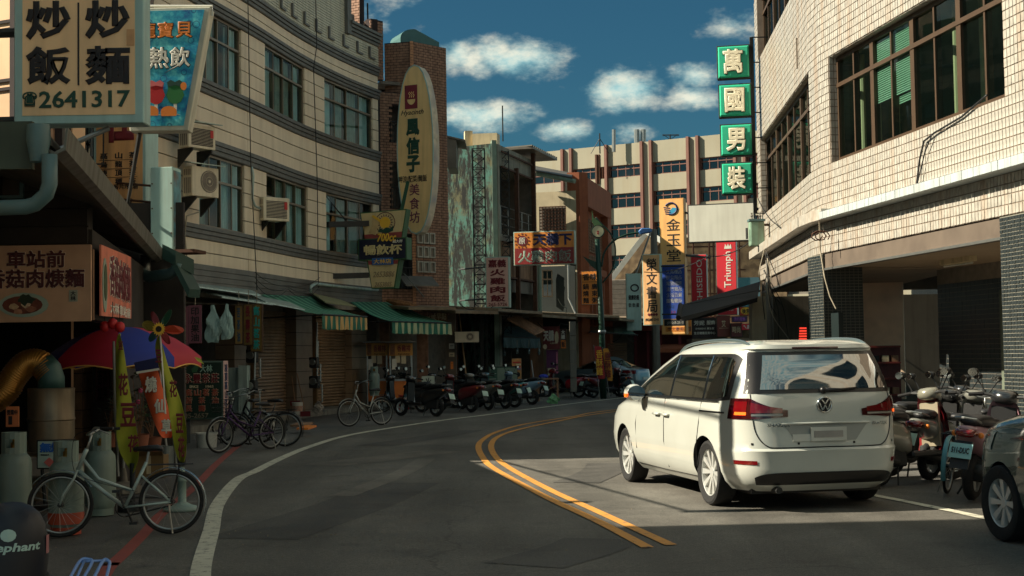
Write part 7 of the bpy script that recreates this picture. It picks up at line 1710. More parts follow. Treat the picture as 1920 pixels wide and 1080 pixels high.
for sx in (-1, 1):
    zt_ = lambda u: min(1.575, 1.575-.0*u) if u < 1.2 else 1.575-(u-1.2)*.335
    g = car.spatch('window_surround', 2.32, -.60, lambda u: 1.09+.03*(u < -.3)*((-.3-u)/.4), lambda u: max(1.15, zt_(u)-(max(0, -.42-u)**2)*1.6), M_trim, .005, sx, 40)
    for nm, a, b in (('front_window', 2.2, 1.12), ('sliding_door_window', 1.06, .06), ('quarter_window', .0, -.53)):
        car.spatch(nm, a, b, lambda u: 1.115+.05*max(0, (-.3-u)/.35), lambda u: max(1.14, zt_(u)-.03-(max(0, -.35-u)**2)*1.7), M_tint, .009, sx, 16)
    build('chrome_strip', MB().tube([V((sx*(car.side(u, 1.09)+.008), u, 1.085)) for u in [2.3-i*.15 for i in range(19)]], .008, 5), M_chrome, van)
    for u in (1.09, .03): build('pillar_strip', MB().tube([V((sx*(car.side(u, z)+.012), u, z)) for z in (1.1, 1.2, 1.3, 1.4, 1.5, 1.56)], .009, 5), M_chrome, van)
    car.seam([(1.30, .30), (1.30, .6), (1.28, .85), (1.27, 1.08)], sx=sx); car.seam([(.30, .38), (.22, .62), (.13, .85), (.08, 1.08)], sx=sx); car.seam([(2.38, .45), (2.36, .75), (2.25, 1.05)], sx=sx); car.seam([(2.5, .27), (1.5, .26), (.42, .27)], sx=sx, name='sill_seam')
    car.spatch('slide_rail', .12, -.52, .972, .99, M_trim, .004, sx)
    for u in (1.5, 1.18): build('door_handle', MB().tube([V((sx*(car.side(u+d, .9)+o), u+d, .9)) for d, o in ((.1, .0), (.08, .028), (-.08, .028), (-.1, .0))], [.012, .016, .016, .012], 7), M_vw, van, True)
    m_ = build('door_mirror', MB().ball((sx*1.06, 2.05, 1.13), .12, 14, 8, zs=.85), M_vw, van, True)
    build('mirror_glass', MB().prism(disc(16, .085, sx*1.06, 1.13, .105), XZ, 1.93, 1.95), M_tint, m_); build('mirror_stalk', MB().bar((sx*.93, 2.08, 1.08), (sx*1.0, 2.06, 1.1), .08, .05), M_trim, m_); build('indicator', MB().box(sx*1.17-.012, sx*1.17+.012, 1.98, 2.04, 1.08, 1.12), M_amb, m_)
    rail = [V((sx*q, u, z)) for q, u, z in ((.67, 1.45, 1.59), (.66, 1.25, 1.665), (.655, .8, 1.705), (.645, .2, 1.718), (.64, -.3, 1.705), (.635, -.52, 1.67), (.635, -.62, 1.62))]
    build('roof_rail', MB().tube(spline(rail, 6), .017, 8), mat('satin_rail', (120, 136, 138), .3, .7, .04), van, True)
    car.tpatch('tail_lamp', sx*tv(.42), sx*tu(-.60), lambda a: .925+.02*(1-min(1, a*3)), lambda a: 1.01+.12*min(1, a*1.9), M_taild, .010)
    car.tpatch('lamp_red', sx*tv(.48), sx*tv(.80), .985, lambda a: 1.03+.06*a, M_taill, .014); car.tpatch('lamp_red', sx*tv(.83), sx*tu(-.68), 1.0, 1.1, M_taill, .014)
    car.tpatch('lamp_amber', sx*tv(.83), sx*tu(-.70), .965, .995, M_amb, .016); car.tpatch('lamp_clear', sx*tv(.48), sx*tv(.79), .955, .975, M_alu, .015)
    car.tpatch('reflector', sx*tv(.76), sx*tu(-.66, .5), .475, .515, M_taill, .006)
    car.tpatch('sensor', sx*tv(.30), sx*tv(.325), .668, .69, M_trim, .003, 3, 2); car.tpatch('sensor', sx*tv(.78), sx*tv(.80), .668, .69, M_trim, .003, 3, 2)
hw_ = lambda z: .80-(z-1.15)*.28
car.rpatch('rear_window_surround', lambda z: -hw_(z), hw_, 1.175, 1.59, M_trim, .006, 26)
rw = car.rpatch('rear_window', lambda z: -hw_(z)+.13, lambda z: hw_(z)-.08, 1.215, 1.555, M_tint, .011, 26)
car.rpatch('brake_lamp', -.25, .25, 1.612, 1.635, M_taild, .012)
car.tpatch('black_diffuser', -tv(.8), tv(.8), .27, lambda a: .395-.05*abs(2*a-1)**3, M_trim, .008, 24)
# tail gate seam, plate recess, plate, badge, lettering
def rp(v, z, off=.004): return V((v, car.rear(v, z)-off, z))
hs = [(-.74, 1.17), (-.735, .9), (-.70, .75), (-.62, .66), (-.5, .64), (0, .64), (.5, .64), (.62, .66), (.70, .75), (.735, .9), (.74, 1.17)]
build('tailgate_seam', MB().tube([rp(v, z, .001) for v, z in spline([V((a, b, 0)) for a, b in hs], 5) and [(q.x, q.y) for q in spline([V((a, b, 0)) for a, b in hs], 5)]], .006, 5), M_trim, van)
rc = car.rpatch('plate_recess', lambda z: -.46+(.88-z)*.8, lambda z: .46-(.88-z)*.8, .70, .87, mat('painted_shade_white', (150, 152, 146), .35, coat=.6, var=.03), .003)
build('recess_lip', MB().tube([rp(-.47, .875, .008), rp(0, .88, .02), rp(.47, .875, .008)], .012, 6), M_vw, van)
pl0 = rp(.02, .77, .02); build('number_plate', MB().box(pl0.x-.19, pl0.x+.19, pl0.y-.012, pl0.y, .70, .835), M_white, van); build('plate_film', MB().box(pl0.x-.16, pl0.x+.15, pl0.y-.016, pl0.y-.011, .735, .80), mat('smudged_plate_film', (150, 146, 140), .5), van); build('recess_sticker', MB().box(-.36, -.16, rp(-.26, .73, .014).y, rp(-.26, .73, .004).y, .70, .77), M_white, van)
bc = rp(0, 1.055, .012); mb = MB(); mb.tube([bc+V((.075*math.cos(i*.314), 0, .075*math.sin(i*.314))) for i in range(20)], .009, 6, closed=True); b_ = build('badge_ring', mb, M_chrome, van, True)
build('badge_disc', MB().prism(disc(20, .07, 0, 1.055), XZ, bc.y-.004, bc.y+.006), M_trim, van)
mb = MB()
for a, b in (((-.035, .055), (0, .008)), ((.035, .055), (0, .008)), ((-.062, .028), (-.028, -.055)), ((-.028, -.055), (0, -.002)), ((0, -.002), (.028, -.055)), ((.028, -.055), (.062, .028))): mb.bar(bc+V((a[0], -.008, a[1])), bc+V((b[0], -.008, b[1])), .012, .012, (0, 1, 0))
build('badge_letter', mb, M_chrome, van)
o = txt(van, 'SHARAN', -.50, .865, .24, .035, M_chrome, y=rp(-.5, .865, .012).y, bold=.03); o2 = txt(van, 'BlueTDI', .58, .865, .15, .032, M_chrome, y=rp(.58, .865, .02).y, bold=.02)
build('rear_wiper', MB().tube([rp(0, 1.2, .03), rp(.18, 1.205, .035), rp(.36, 1.22, .03)], [.03, .014, .008], 6).ball(rp(-.0, 1.2, .02), .04, 8, 5), M_trim, van, True)
build('exhaust', MB().tube([(-.5, -.7, .22), (-.5, -.93, .22)], .035, 8), M_dsteel, van); build('underbody', MB().box(-.7, .7, -.7, 3.5, .17, .3), M_trim, van)
car.rpatch('bumper_corner_flap', .66, .73, .52, .585, M_vw, .004)
f = lambda a, b: (lambda z: V(((a*2-1)*car.row(z)[2]*.86, (car.row(z)[0]+car.row(z)[1])/2+(car.row(z)[0]-car.row(z)[1])/2*max(0, 1-abs((a*2-1)*.86)**5)**.2+.01, z)))(1.08+.48*b); build('windscreen', MB().grid(f, 16, 8), M_tint, van, True)
# ---- dark green hatchback, front quarter in view
M_gcar = carmat('dark_green_car_paint', (44, 72, 66), rough=.25, dirt=.1)
gc = thing('parked_car', 'dark green parked car at the right edge, only its front wheel and fender in view', 'car', (5.26, 9.36, 0), .17)
GT = [(.2, 3.25, -.7, .76), (.3, 3.4, -.8, .82), (.45, 3.47, -.85, .84), (.62, 3.46, -.85, .85), (.76, 3.42, -.84, .85), (.88, 3.34, -.83, .845), (.96, 3.18, -.82, .835), (1.03, 2.85, -.8, .82), (1.08, 2.4, -.8, .81), (1.12, 2.05, -.78, .80), (1.3, 1.7, -.7, .72), (1.48, 1.2, -.6, .62), (1.56, .9, -.5, .52), (1.6, .5, -.2, .3)]
gcar = Car(gc, GT, M_gcar, ((0, .31), (2.6, .31)), .345, 3.6, .52)
for y in (0, 2.6): wheel(gc, -.735, y, .312, .19, 8, -1, None, False, .66); wheel(gc, .735, y, .312, .19, 8, 1, None, False, .66)
gcar.tpatch('headlamp', rad(180-38), rad(180-58), .74, lambda a: .93-.03*a, mat('clear_lamp_lens', (150, 156, 150), .08, 0, .2, 10, coat=1.0), .008)
gcar.spatch('side_repeater', 2.02, 1.93, .80, .83, M_alu, .012)
gcar.spatch('side_window', 1.75, -.2, 1.12, lambda u: min(1.46, 1.14+(1.75-u)*.9), M_tint, .006); gcar.seam([(1.9, .3), (1.9, .6), (1.8, .95)]); gcar.seam([(.8, .3), (.8, .98)])
gcar.tpatch('bumper_seam', rad(180-50), rad(180-72), .575, .58, M_trim, .003, 8, 2)
gcar.tpatch('windscreen', rad(180-52), rad(180+52), 1.13, 1.48, M_tint, .006, 20)
# ---- blue silver sedan far off
M_sed = carmat('blue_silver_car_paint', (116, 136, 146), metal=.5)
sd = thing('parked_car', 'blue silver sedan parked nose in beyond the roadside banners', 'car', (4.35, 56.2, 0), .95)
ST = [(.2, 3.4, -.9, .76), (.32, 3.55, -1.0, .83), (.5, 3.58, -1.03, .85), (.7, 3.5, -1.02, .86), (.85, 3.2, -1.0, .855), (.95, 2.4, -.96, .84), (1.02, 1.9, -.6, .80), (1.2, 1.45, -.1, .70), (1.36, .95, .25, .60), (1.43, .7, .45, .5), (1.46, .6, .5, .3)]
sc_ = Car(sd, ST, M_sed, ((0, .31), (2.6, .31)), .34, 4.0, .55)
for y in (0, 2.6): wheel(sd, -.74, y, .31, .19, 7, -1, None, False); wheel(sd, .74, y, .31, .19, 7, 1, None, False)
for sx in (-1, 1):
    sc_.tpatch('tail_lamp', sx*rad(22), sx*rad(58), .78, .92, M_taill, .008); sc_.spatch('side_window', 1.75, .1, .99, lambda u: min(1.34, 1.02+(1.75-u)*.7, 1.0+(u+.25)*.9), M_tint, .006, sx)
sc_.rpatch('rear_window', lambda z: -.55, lambda z: .55, 1.02, 1.33, M_tint, .006); sc_.rpatch('number_plate', -.18, .18, .55, .65, M_white, .02)
# ---------------------------------------------------------------- scooters
M_seat = mat('black_vinyl_seat', (24, 24, 26), .5, 0, .12, 8, dirt=.2); M_plate = M_plate
def loftm(secs, n=12):
    """sections (y, z, half width, half height) along the vehicle"""
    vs = []
    for y, z, a, b in secs:
        for i in range(n): t = 2*math.pi*i/n; vs.append((a*math.copysign(abs(math.cos(t))**.7, math.cos(t)), y, z+b*math.copysign(abs(math.sin(t))**.7, math.sin(t))))
    m = len(secs); fs = [(j*n+i, (j+1)*n+i, (j+1)*n+(i+1) % n, j*n+(i+1) % n) for j in range(m-1) for i in range(n)]+[tuple(range(n)), tuple((m-1)*n+i for i in range(n))[::-1]]
    return MB().add(vs, fs)
def swheel(par, y, r, w_):
    t = bpy.data.objects.new('wheel', None); COL.objects.link(t); t.parent = par; t.location = (0, y, r)
    build('tyre', MB().lathe([(r*.62, -w_*.4), (r*.85, -w_*.5), (r, -w_*.2), (r, w_*.2), (r*.85, w_*.5), (r*.62, w_*.4)], 24, (0, 0, 0), 'x'), M_tyre, t, True)
    mb = MB().lathe([(r*.64, -w_*.4), (r*.6, -w_*.2), (r*.6, w_*.2), (r*.64, w_*.4)], 20, (0, 0, 0), 'x')
    for i in range(5): a = i*1.257; mb.bar((0, 0, 0), (0, r*.62*math.cos(a), r*.62*math.sin(a)), .05, .03, (1, 0, 0))
    mb.lathe([(.001, -w_*.5), (r*.18, -w_*.5), (r*.18, w_*.5), (.001, w_*.5)], 12, (0, 0, 0), 'x'); build('rim', mb, M_rim, t)
def make_scooter(paint, name='parked_scooter'):
    s = thing(name, 'scooter', 'scooter', (0, 0, 0)); swheel(s, 0, .235, .105); swheel(s, 1.26, .235, .095)
    build('tail_body', loftm([(-.42, .74, .03, .02), (-.36, .72, .09, .05), (-.2, .67, .15, .10), (.05, .58, .17, .17), (.3, .52, .165, .2), (.45, .48, .14, .17), (.5, .46, .1, .12)]), paint, s, True)
    build('seat', loftm([(-.32, .80, .06, .03), (-.2, .815, .125, .055), (.1, .80, .135, .06), (.22, .775, .14, .05), (.42, .76, .12, .055), (.54, .74, .06, .04)]), M_seat, s, True)
    build('footboard', MB().box(-.17, .17, .42, .95, .29, .36), M_black, s, bev=.02)
    ap = MB()
    prof = [(.9, .3, .15), (1.0, .42, .19), (1.03, .58, .2), (1.02, .75, .19), (.98, .9, .15), (.95, .98, .1)]
    vs = []
    for y, z, w_ in prof:
        for q in range(7): u = -1+q/3; vs.append((w_*u, y+.10*(1-u*u), z))
    vs2 = [(x*.96, y-.05, z) for x, y, z in vs]; n = len(vs); fs = [(j*7+i, j*7+i+1, (j+1)*7+i+1, (j+1)*7+i) for j in range(5) for i in range(6)]
    ap.add(vs+vs2, fs+[tuple(q+n for q in f[::-1]) for f in fs]); build('leg_shield', ap, paint, s, True)
    build('inner_panel', MB().obox((-.13, .93, .4), (.26, 0, 0), (0, .03, .0), (0, .02, .5)), M_black, s)
    build('front_fender', MB().lathe([(.265, -.06), (.275, 0), (.265, .06)], 14, (0, 1.26, .235), 'x', arc=(rad(20), rad(165))), paint, s, True)
    build('fork', MB().tube([(-.06, 1.26, .235), (-.06, 1.12, .62)], .02, 6).tube([(.06, 1.26, .235), (.06, 1.12, .62)], .02, 6), M_dsteel, s)
    build('head_cowl', loftm([(.86, 1.0, .06, .04), (.92, 1.0, .13, .07), (1.0, 1.0, .14, .08), (1.08, .97, .1, .07), (1.12, .95, .05, .04)]), paint, s, True)
    build('headlamp', MB().ball((0, 1.09, .96), .065, 10, 6), M_alu, s, True)
    hb = build('handlebar', MB().tube([(-.34, .86, 1.0), (-.2, .93, 1.02), (0, .96, 1.0), (.2, .93, 1.02), (.34, .86, 1.0)], .016, 7), M_dsteel, s)
    [build('grip', MB().tube([(q*.35, .855, 1.0), (q*.22, .92, 1.02)], .021, 7), M_rubber, hb) for q in (-1, 1)]
    for sx in (-1, 1):
        mm = build('mirror', MB().ball((sx*.33, .93, 1.24), .055, 12, 6, zs=.8), M_black, s, True); build('mirror_glass', MB().prism(disc(12, .042, sx*.33, 1.24, .05), XZ, .868, .88), M_chrome, mm); build('mirror_stem', MB().tube([(sx*.2, .94, 1.03), (sx*.26, .95, 1.12), (sx*.33, .94, 1.21)], .008, 5), M_black, mm)
        build('indicator', MB().ball((sx*.13, -.3, .68), .03, 8, 5), M_org, s, True)
    build('tail_lamp', loftm([(-.46, .70, .06, .025), (-.41, .70, .1, .045), (-.34, .70, .11, .05)]), M_taill, s, True)
    build('grab_rail', MB().tube([(-.1, -.15, .78), (-.1, -.4, .84), (0, -.45, .85), (.1, -.4, .84), (.1, -.15, .78)], .012, 6), M_alu, s)
    build('rear_fender', MB().obox((-.09, -.43, .62), (.18, 0, 0), (0, .03, 0), (0, -.12, -.26)), M_black, s); build('number_plate', MB().obox((-.11, -.475, .60), (.22, 0, 0), (0, -.006, .002), (0, -.06, -.14)), mat('pale_green_plate', (176, 200, 184), .45), s)
    build('engine', MB().box(-.1, .12, -.1, .38, .2, .42), M_dsteel, s, bev=.02); build('muffler', MB().tube([(.14, .2, .25), (.15, -.05, .29), (.15, -.38, .36)], [.03, .055, .05], 9), M_dsteel, s, True)
    build('side_stand', MB().tube([(-.1, .3, .25), (-.22, .25, .01)], .012, 5), M_dsteel, s); build('centre_stand', MB().tube([(.08, .25, .25), (.12, .18, .0)], .012, 5), M_dsteel, s)
    return s
P_dark = carmat('graphite_scooter_paint', (30, 32, 34)); P_red = carmat('wine_red_scooter_paint', (104, 22, 30)); P_teal = carmat('teal_scooter_paint', (70, 128, 128), metal=.3); P_grey = carmat('grey_scooter_paint', (112, 112, 104)); P_wht = carmat('pale_scooter_paint', (176, 184, 178)); P_brt = carmat('bright_red_scooter_paint', (150, 26, 36)); P_pink = carmat('mauve_pink_scooter_paint', (168, 128, 136)); P_blue = carmat('pale_blue_scooter_paint', (120, 150, 170)); P_olv = carmat('olive_grey_paint', (124, 122, 108))
sproto = make_scooter(P_dark); used = []
def scoot(label, px, py, rz, paint, grp, lean=0.1, seat=None, s=1.0):
    o = sproto if not used else copy_tree(sproto); used.append(o)
    p = G(px, py, 0.0); o.location = p; o.rotation_euler = (0, lean, rad(rz)); o.scale = (s, s, s)
    o['label'] = label; o['group'] = grp; tab = {k: paint for k in ('tail_body', 'leg_shield', 'front_fender', 'head_cowl')}
    if seat: tab['seat'] = seat
    recolour(o, tab); return o
GL = 'scooters parked along the left kerb'; GR_ = 'two wheelers parked before the tiled building'
scoot('black scooter with a slanting plate, nearest of the left row, by the white bicycle', 818, 781, 52, P_dark, GL)
scoot('dark scooter with pale mirrors in front of the amber chicken stalls', 792, 773, 66, P_dark, GL, -.08)
scoot('wine red scooter with a pale plate, next to the black one', 884, 773, 46, P_red, GL)
scoot('grey scooter with a white tail panel in the left row', 916, 769, 40, P_grey, GL)
scoot('teal scooter seen from the side in front of the green menu board', 966, 764, 62, P_teal, GL, -.08)
scoot('dark grey scooter squeezed beside the teal one', 948, 766, 48, P_dark, GL)
scoot('pale blue scooter with chrome grab rail beside the wooden table', 998, 759, 54, P_blue, GL)
scoot('dark scooter in the shadow before the loose plank', 856, 765, 58, P_dark, GL)
scoot('bright red scooter standing alone before the concrete post', 1086, 746, 76, P_brt, GL, .06)
scoot('dark red scooter with a screen behind the roadside banners', 1112, 746, -62, P_red, GL)
scoot('dark scooter beside the silver sedan, tail to the road', 1162, 744, 60, P_dark, GL)
a = scoot('grey scooter with a red trimmed leg shield behind the van', 1648, 912, -56, P_olv, GR_, -.08, None, 1.05); recolour(a, {'leg_shield': P_brt, 'inner_panel': mat('beige_inner_panel', (128, 118, 98), .5)})
a = scoot('mauve and wine red scooter with a pale blue plate, beside the green car', 1822, 938, -34, P_pink, GR_, .1, None, 1.05)
recolour(a, {'head_cowl': P_dark, 'number_plate': mat('pale_blue_plate', (130, 176, 176), .45), 'front_fender': P_red})
pn = txt(a, '511-DUC', 0, 0, .17, .06, M_ink, y=0, bold=.02); M_ = Matrix.Rotation(-.4, 4, 'X'); pn.matrix_basis = Matrix.Translation((0, -.515, .535)) @ M_; 
a = scoot('black scooter with a raised round mirror behind the grey one', 1668, 893, -66, P_dark, GR_, .06)
a = scoot('dark olive scooter half hidden by the van', 1640, 880, -70, P_olv, GR_, -.06)
a = scoot('dark scooter by the shutter with mirrors at head height', 1706, 868, -60, P_dark, GR_, .1)
a = scoot('pale grey scooter in the thick of the right hand cluster', 1742, 900, -48, P_grey, GR_, .08)
# ---------------------------------------------------------------- bicycles
def bike(label, rear, front, r, paint, mudg=None, basket=False, grp=None, lean=.05, metalr=None, lit=True, sp=20):
    R_, F_ = G(*rear), G(*front); d = F_-R_; wb = d.length; rz = math.atan2(-d.x, d.y)
    t = thing('bicycle', label, 'bicycle', R_, rz, grp); t.rotation_euler = (0, lean, rz)
    rm = metalr or M_alu
    def bw(y):
        w_ = bpy.data.objects.new('wheel', None); COL.objects.link(w_); w_.parent = t; w_.location = (0, y, r)
        build('tyre', MB().tube([(0, (r-.017)*math.cos(i*math.pi/20), (r-.017)*math.sin(i*math.pi/20)) for i in range(40)], .018, 7, closed=True), M_tyre, w_, True)
        build('rim', MB().tube([(0, (r-.042)*math.cos(i*math.pi/20), (r-.042)*math.sin(i*math.pi/20)) for i in range(40)], .012, 6, closed=True), rm, w_, True)
        mb = MB()
        for i in range(sp): a = 2*math.pi*i/sp; mb.tube([(.03*(1 if i % 2 else -1), .02*math.cos(a+.8), .02*math.sin(a+.8)), (0, (r-.045)*math.cos(a), (r-.045)*math.sin(a))], .0016, 3, False)
        build('spoke', mb, M_alu, w_); build('hub', MB().tube([(-.05, 0, 0), (.05, 0, 0)], .022, 8), M_dsteel, w_)
    bw(0); bw(wb)
    k = r/.31; bb = (0, .44*wb/1.05, .27*k); st = (0, .27*wb/1.05, .60*k); ht = (0, wb-.21, .80*k); hl = (0, wb-.15, .64*k)
    mb = MB(); mb.tube([bb, (0, st[1]-.03, .70*k)], .016, 8); mb.tube([hl, (0, wb*.62, .43*k), bb], .02, 8); mb.tube([(0, wb-.19, .75*k), (0, wb*.66, .55*k), (0, .38*wb/1.05, .43*k)], .016, 8); mb.tube([hl, ht, (0, ht[1]-.02, ht[2]+.04)], .02, 8)
    for sx in (-.05, .05): mb.tube([(bb[0]+sx*.6, bb[1], bb[2]), (sx, 0, r)], .01, 6); mb.tube([(sx*.4, st[1]+.01, st[2]-.03), (sx, 0, r)], .009, 6)
    build('frame', mb, paint, t, True)
    mb = MB()
    for sx in (-.045, .045): mb.tube([(sx*.5, hl[1], hl[2]), (sx, hl[1]+.03, hl[2]-.08), (sx, wb-.03, r+.1), (sx, wb, r)], .011, 6)
    build('fork', mb, paint, t, True)
    for y in (0, wb): build('mudguard', MB().lathe([(r+.018, -.026), (r+.028, 0), (r+.018, .026)], 20, (0, y, r), 'x', arc=(rad(20), rad(175)) if y == 0 else (rad(38), rad(150))) if y else MB().lathe([(r+.018, -.026), (r+.028, 0), (r+.018, .026)], 20, (0, y, r), 'x', arc=(rad(30), rad(205))), mudg or rm, t, True)
    sd_ = (0, st[1]-.05, .80*k); build('seat_post', MB().tube([(0, st[1]-.03, .68*k), sd_], .012, 6), rm, t)
    build('saddle', loftm([(sd_[1]-.13, sd_[2]+.02, .09, .02), (sd_[1]-.08, sd_[2]+.035, .1, .03), (sd_[1]+.02, sd_[2]+.03, .05, .03), (sd_[1]+.14, sd_[2]+.03, .02, .018)], 10), M_seat, t, True)
    hb = (0, ht[1]-.06, .98*k); mb = MB(); mb.tube([(0, ht[1]-.01, ht[2]), hb], .012, 6); mb.tube([(-.27, hb[1]-.2, hb[2]+.05), (-.22, hb[1]-.06, hb[2]+.06), (-.08, hb[1]+.03, hb[2]), (.08, hb[1]+.03, hb[2]), (.22, hb[1]-.06, hb[2]+.06), (.27, hb[1]-.2, hb[2]+.05)], .011, 6); h_ = build('handlebar', mb, rm, t, True)
    for q in (-1, 1): build('grip', MB().tube([(q*.275, hb[1]-.22, hb[2]+.05), (q*.25, hb[1]-.11, hb[2]+.055)], .016, 6), M_rubber, h_); build('brake_lever', MB().tube([(q*.24, hb[1]-.04, hb[2]+.04), (q*.3, hb[1]-.12, hb[2])], .006, 4), M_alu, h_)
    mb = MB(); zr = 2*r+.05
    for sx in (-.06, 0, .06): mb.tube([(sx, -.2, zr), (sx, .2, zr)], .006, 5)
    for y in (-.2, -.05, .1, .2): mb.tube([(-.06, y, zr), (.06, y, zr)], .006, 5)
    for sx in (-.06, .06): mb.tube([(sx, -.08, zr), (sx, 0, r)], .006, 5)
    build('rear_rack', mb, M_black, t)
    mb = MB(); mb.lathe([(.085, -.01), (.092, 0), (.085, .01)], 18, bb, 'x'); mb.tube([(.05, bb[1], bb[2]), (.06, bb[1]-.06, bb[2]-.15)], .011, 5); mb.tube([(-.05, bb[1], bb[2]), (-.06, bb[1]+.06, bb[2]+.15)], .011, 5); build('crank', mb, M_dsteel, t)
    for q in (-1, 1): build('pedal', MB().box(q*.11-.05, q*.11+.05, bb[1]-q*.065-.035, bb[1]-q*.065+.035, bb[2]-q*.152-.012, bb[2]-q*.152+.012), M_black, t)
    build('chain', MB().tube([(.04, bb[1], bb[2]+.085), (.04, 0, r+.035), (.04, -.035, r), (.04, 0, r-.035), (.04, bb[1], bb[2]-.085)], .007, 5), M_dsteel, t); build('kickstand', MB().tube([(-.04, .02, r-.02), (-.1, -.02, .01)], .008, 5), M_alu, t)
    build('brake_cable', MB().tube(spline([V((-.2, hb[1]-.03, hb[2]+.04)), V((-.08, hb[1]+.14, hb[2]-.02)), V((-.02, hl[1]+.03, hl[2])), V((-.02, wb*.7, .53*k)), V((-.02, st[1]+.05, .42*k))], 5), .004, 4), M_black, t)
    if basket:
        mb = MB(); b0 = wb-.02
        for z in (0, .07, .14, .21): e = .10+z*.18; mb.tube([(-e-.03, b0-e, .72*k+z), (e+.03, b0-e, .72*k+z), (e+.03, b0+e, .72*k+z), (-e-.03, b0+e, .72*k+z)], .004, 4, closed=True)
        for i in range(6): f = -1+i*.4; mb.tube([(f*.13, b0-.1, .72*k), (f*.17, b0-.138, .72*k+.21)], .003, 4); mb.tube([(f*.13, b0+.1, .72*k), (f*.17, b0+.138, .72*k+.21)], .003, 4); mb.tube([(-.13, b0+f*.1, .72*k), (-.168, b0+f*.138, .72*k+.21)], .003, 4); mb.tube([(.13, b0+f*.1, .72*k), (.168, b0+f*.138, .72*k+.21)], .003, 4)
        build('basket', mb, M_black, t)
    return t
M_bsil = mat('silver_white_bicycle_paint', (166, 184, 178), .35, .2, .06, 5, dirt=.35, dcol=(90, 80, 66)); M_bpur = mat('purple_bicycle_paint', (66, 36, 86), .35, .1, .05); M_bwht = mat('chalk_white_bicycle_paint', (164, 166, 160), .4, .1, .05); M_bblk = mat('black_bicycle_paint', (24, 26, 28), .4, .1, .08)
bike('silver white ladies bicycle standing before the gas cylinders', (321, 1001), (113, 1008), .293, M_bsil, mat('pale_chrome_mudguard', (160, 178, 184), .25, .6, .05), lean=.05)
bike('purple ladies bicycle leaning before the tea light box', (508, 842), (411, 850), .30, M_bpur, None, True, 'bicycles by the tea shop', lean=-.06)
bike('black bicycle behind the purple one, rear wheel toward the road', (535, 837), (440, 838), .31, M_bblk, M_bblk, False, 'bicycles by the tea shop')
bike('dark bicycle closest to the pale metal cabinet', (492, 830), (420, 828), .30, M_bblk, None, True, 'bicycles by the tea shop', lean=-.08)
bike('small white bicycle in front of the right hand shutter', (716, 797), (655, 800), .31, M_bwht, M_bwht, False, None, lean=.04)
bike('bicycle with a teal mudguard between the scooters on the right', (1776, 926), (1846, 890), .31, M_bblk, mat('teal_mudguard', (86, 140, 146), .4, .2, .05), False, None, lean=.08)
bike('bicycle whose bright handlebar shows above the green car', (1880, 905), (1800, 880), .31, M_bsil, None, False, None, lean=-.05)
# ---------------------------------------------------------------- street lamp
lm = thing('street_lamp', 'dark green street lamp with a round dial, leaf scroll and curved blue arm', 'street lamp', (P(1130, 700, 50.0).x, 50.0, 0)); M_lp = mat('dark_green_lamp_paint', (24, 58, 44), .45, .2, .08); k = 50/FPX; bx_ = P(1130, 700, 50).x
def LP(x, y): p = P(x, y, 50.0); return V((p.x-bx_, 0, p.z))
build('post', MB().tube([(0, 0, 0), (0, 0, 2.4), LP(1120, 448)], [.13, .1, .085], 12), M_lp, lm, True)
build('collar', MB().lathe([(.13, 2.3), (.15, 2.36), (.13, 2.42)], 12), M_alu, lm)
pc = LP(1121, 434); build('dial', MB().prism(disc(24, .215, pc.x, pc.z), XZ, -.08, .08), mat('cream_dial', (226, 214, 170), .4), lm); build('dial_rim', MB().tube([(pc.x+.215*math.cos(i*.2618), -.07, pc.z+.215*math.sin(i*.2618)) for i in range(24)], .02, 5, closed=True), M_lp, lm)
build('dial_emblem', MB().prism(disc(8, .035, pc.x, pc.z-.01), XZ, -.09, -.079).prism(disc(8, .035, pc.x, pc.z-.08), XZ, -.09, -.079), M_red, lm)
build('scroll', MB().tube(spline([LP(1130, 530), LP(1148, 505), LP(1154, 470), LP(1146, 440), LP(1128, 420), LP(1117, 408)], 8), .028, 7), M_lp, lm, True)
build('leaf', MB().prism([((LP(x, y)).x, (LP(x, y)).z) for x, y in ((1110, 395), (1113, 408), (1124, 416), (1132, 422), (1124, 425), (1115, 424), (1110, 415))], XZ, -.02, .02), mat('leaf_green_paint', (80, 112, 72), .5), lm); build('leaf', MB().prism([((LP(x, y)).x, (LP(x, y)).z) for x, y in ((1092, 480), (1104, 486), (1120, 492), (1124, 502), (1120, 508), (1108, 498))], XZ, -.02, .02), M_lp, lm)
build('arm', MB().tube(spline([LP(1128, 500), LP(1133, 474), LP(1150, 452), LP(1175, 440), LP(1198, 436)], 8), .035, 8), M_lp, lm, True)
build('lamp_head', MB().prism([((LP(x, y)).x, (LP(x, y)).z) for x, y in ((1196, 434), (1202, 428), (1218, 428), (1223, 432), (1221, 436), (1200, 440))], XZ, -.13, .13), mat('blue_lamp_shell', (60, 104, 160), .4, .1), lm, bev=.03); build('lamp_glass', MB().prism([((LP(x, y)).x, (LP(x, y)).z) for x, y in ((1197, 438), (1205, 439), (1203, 442), (1198, 442))], XZ, -.1, .1), M_alu, lm)
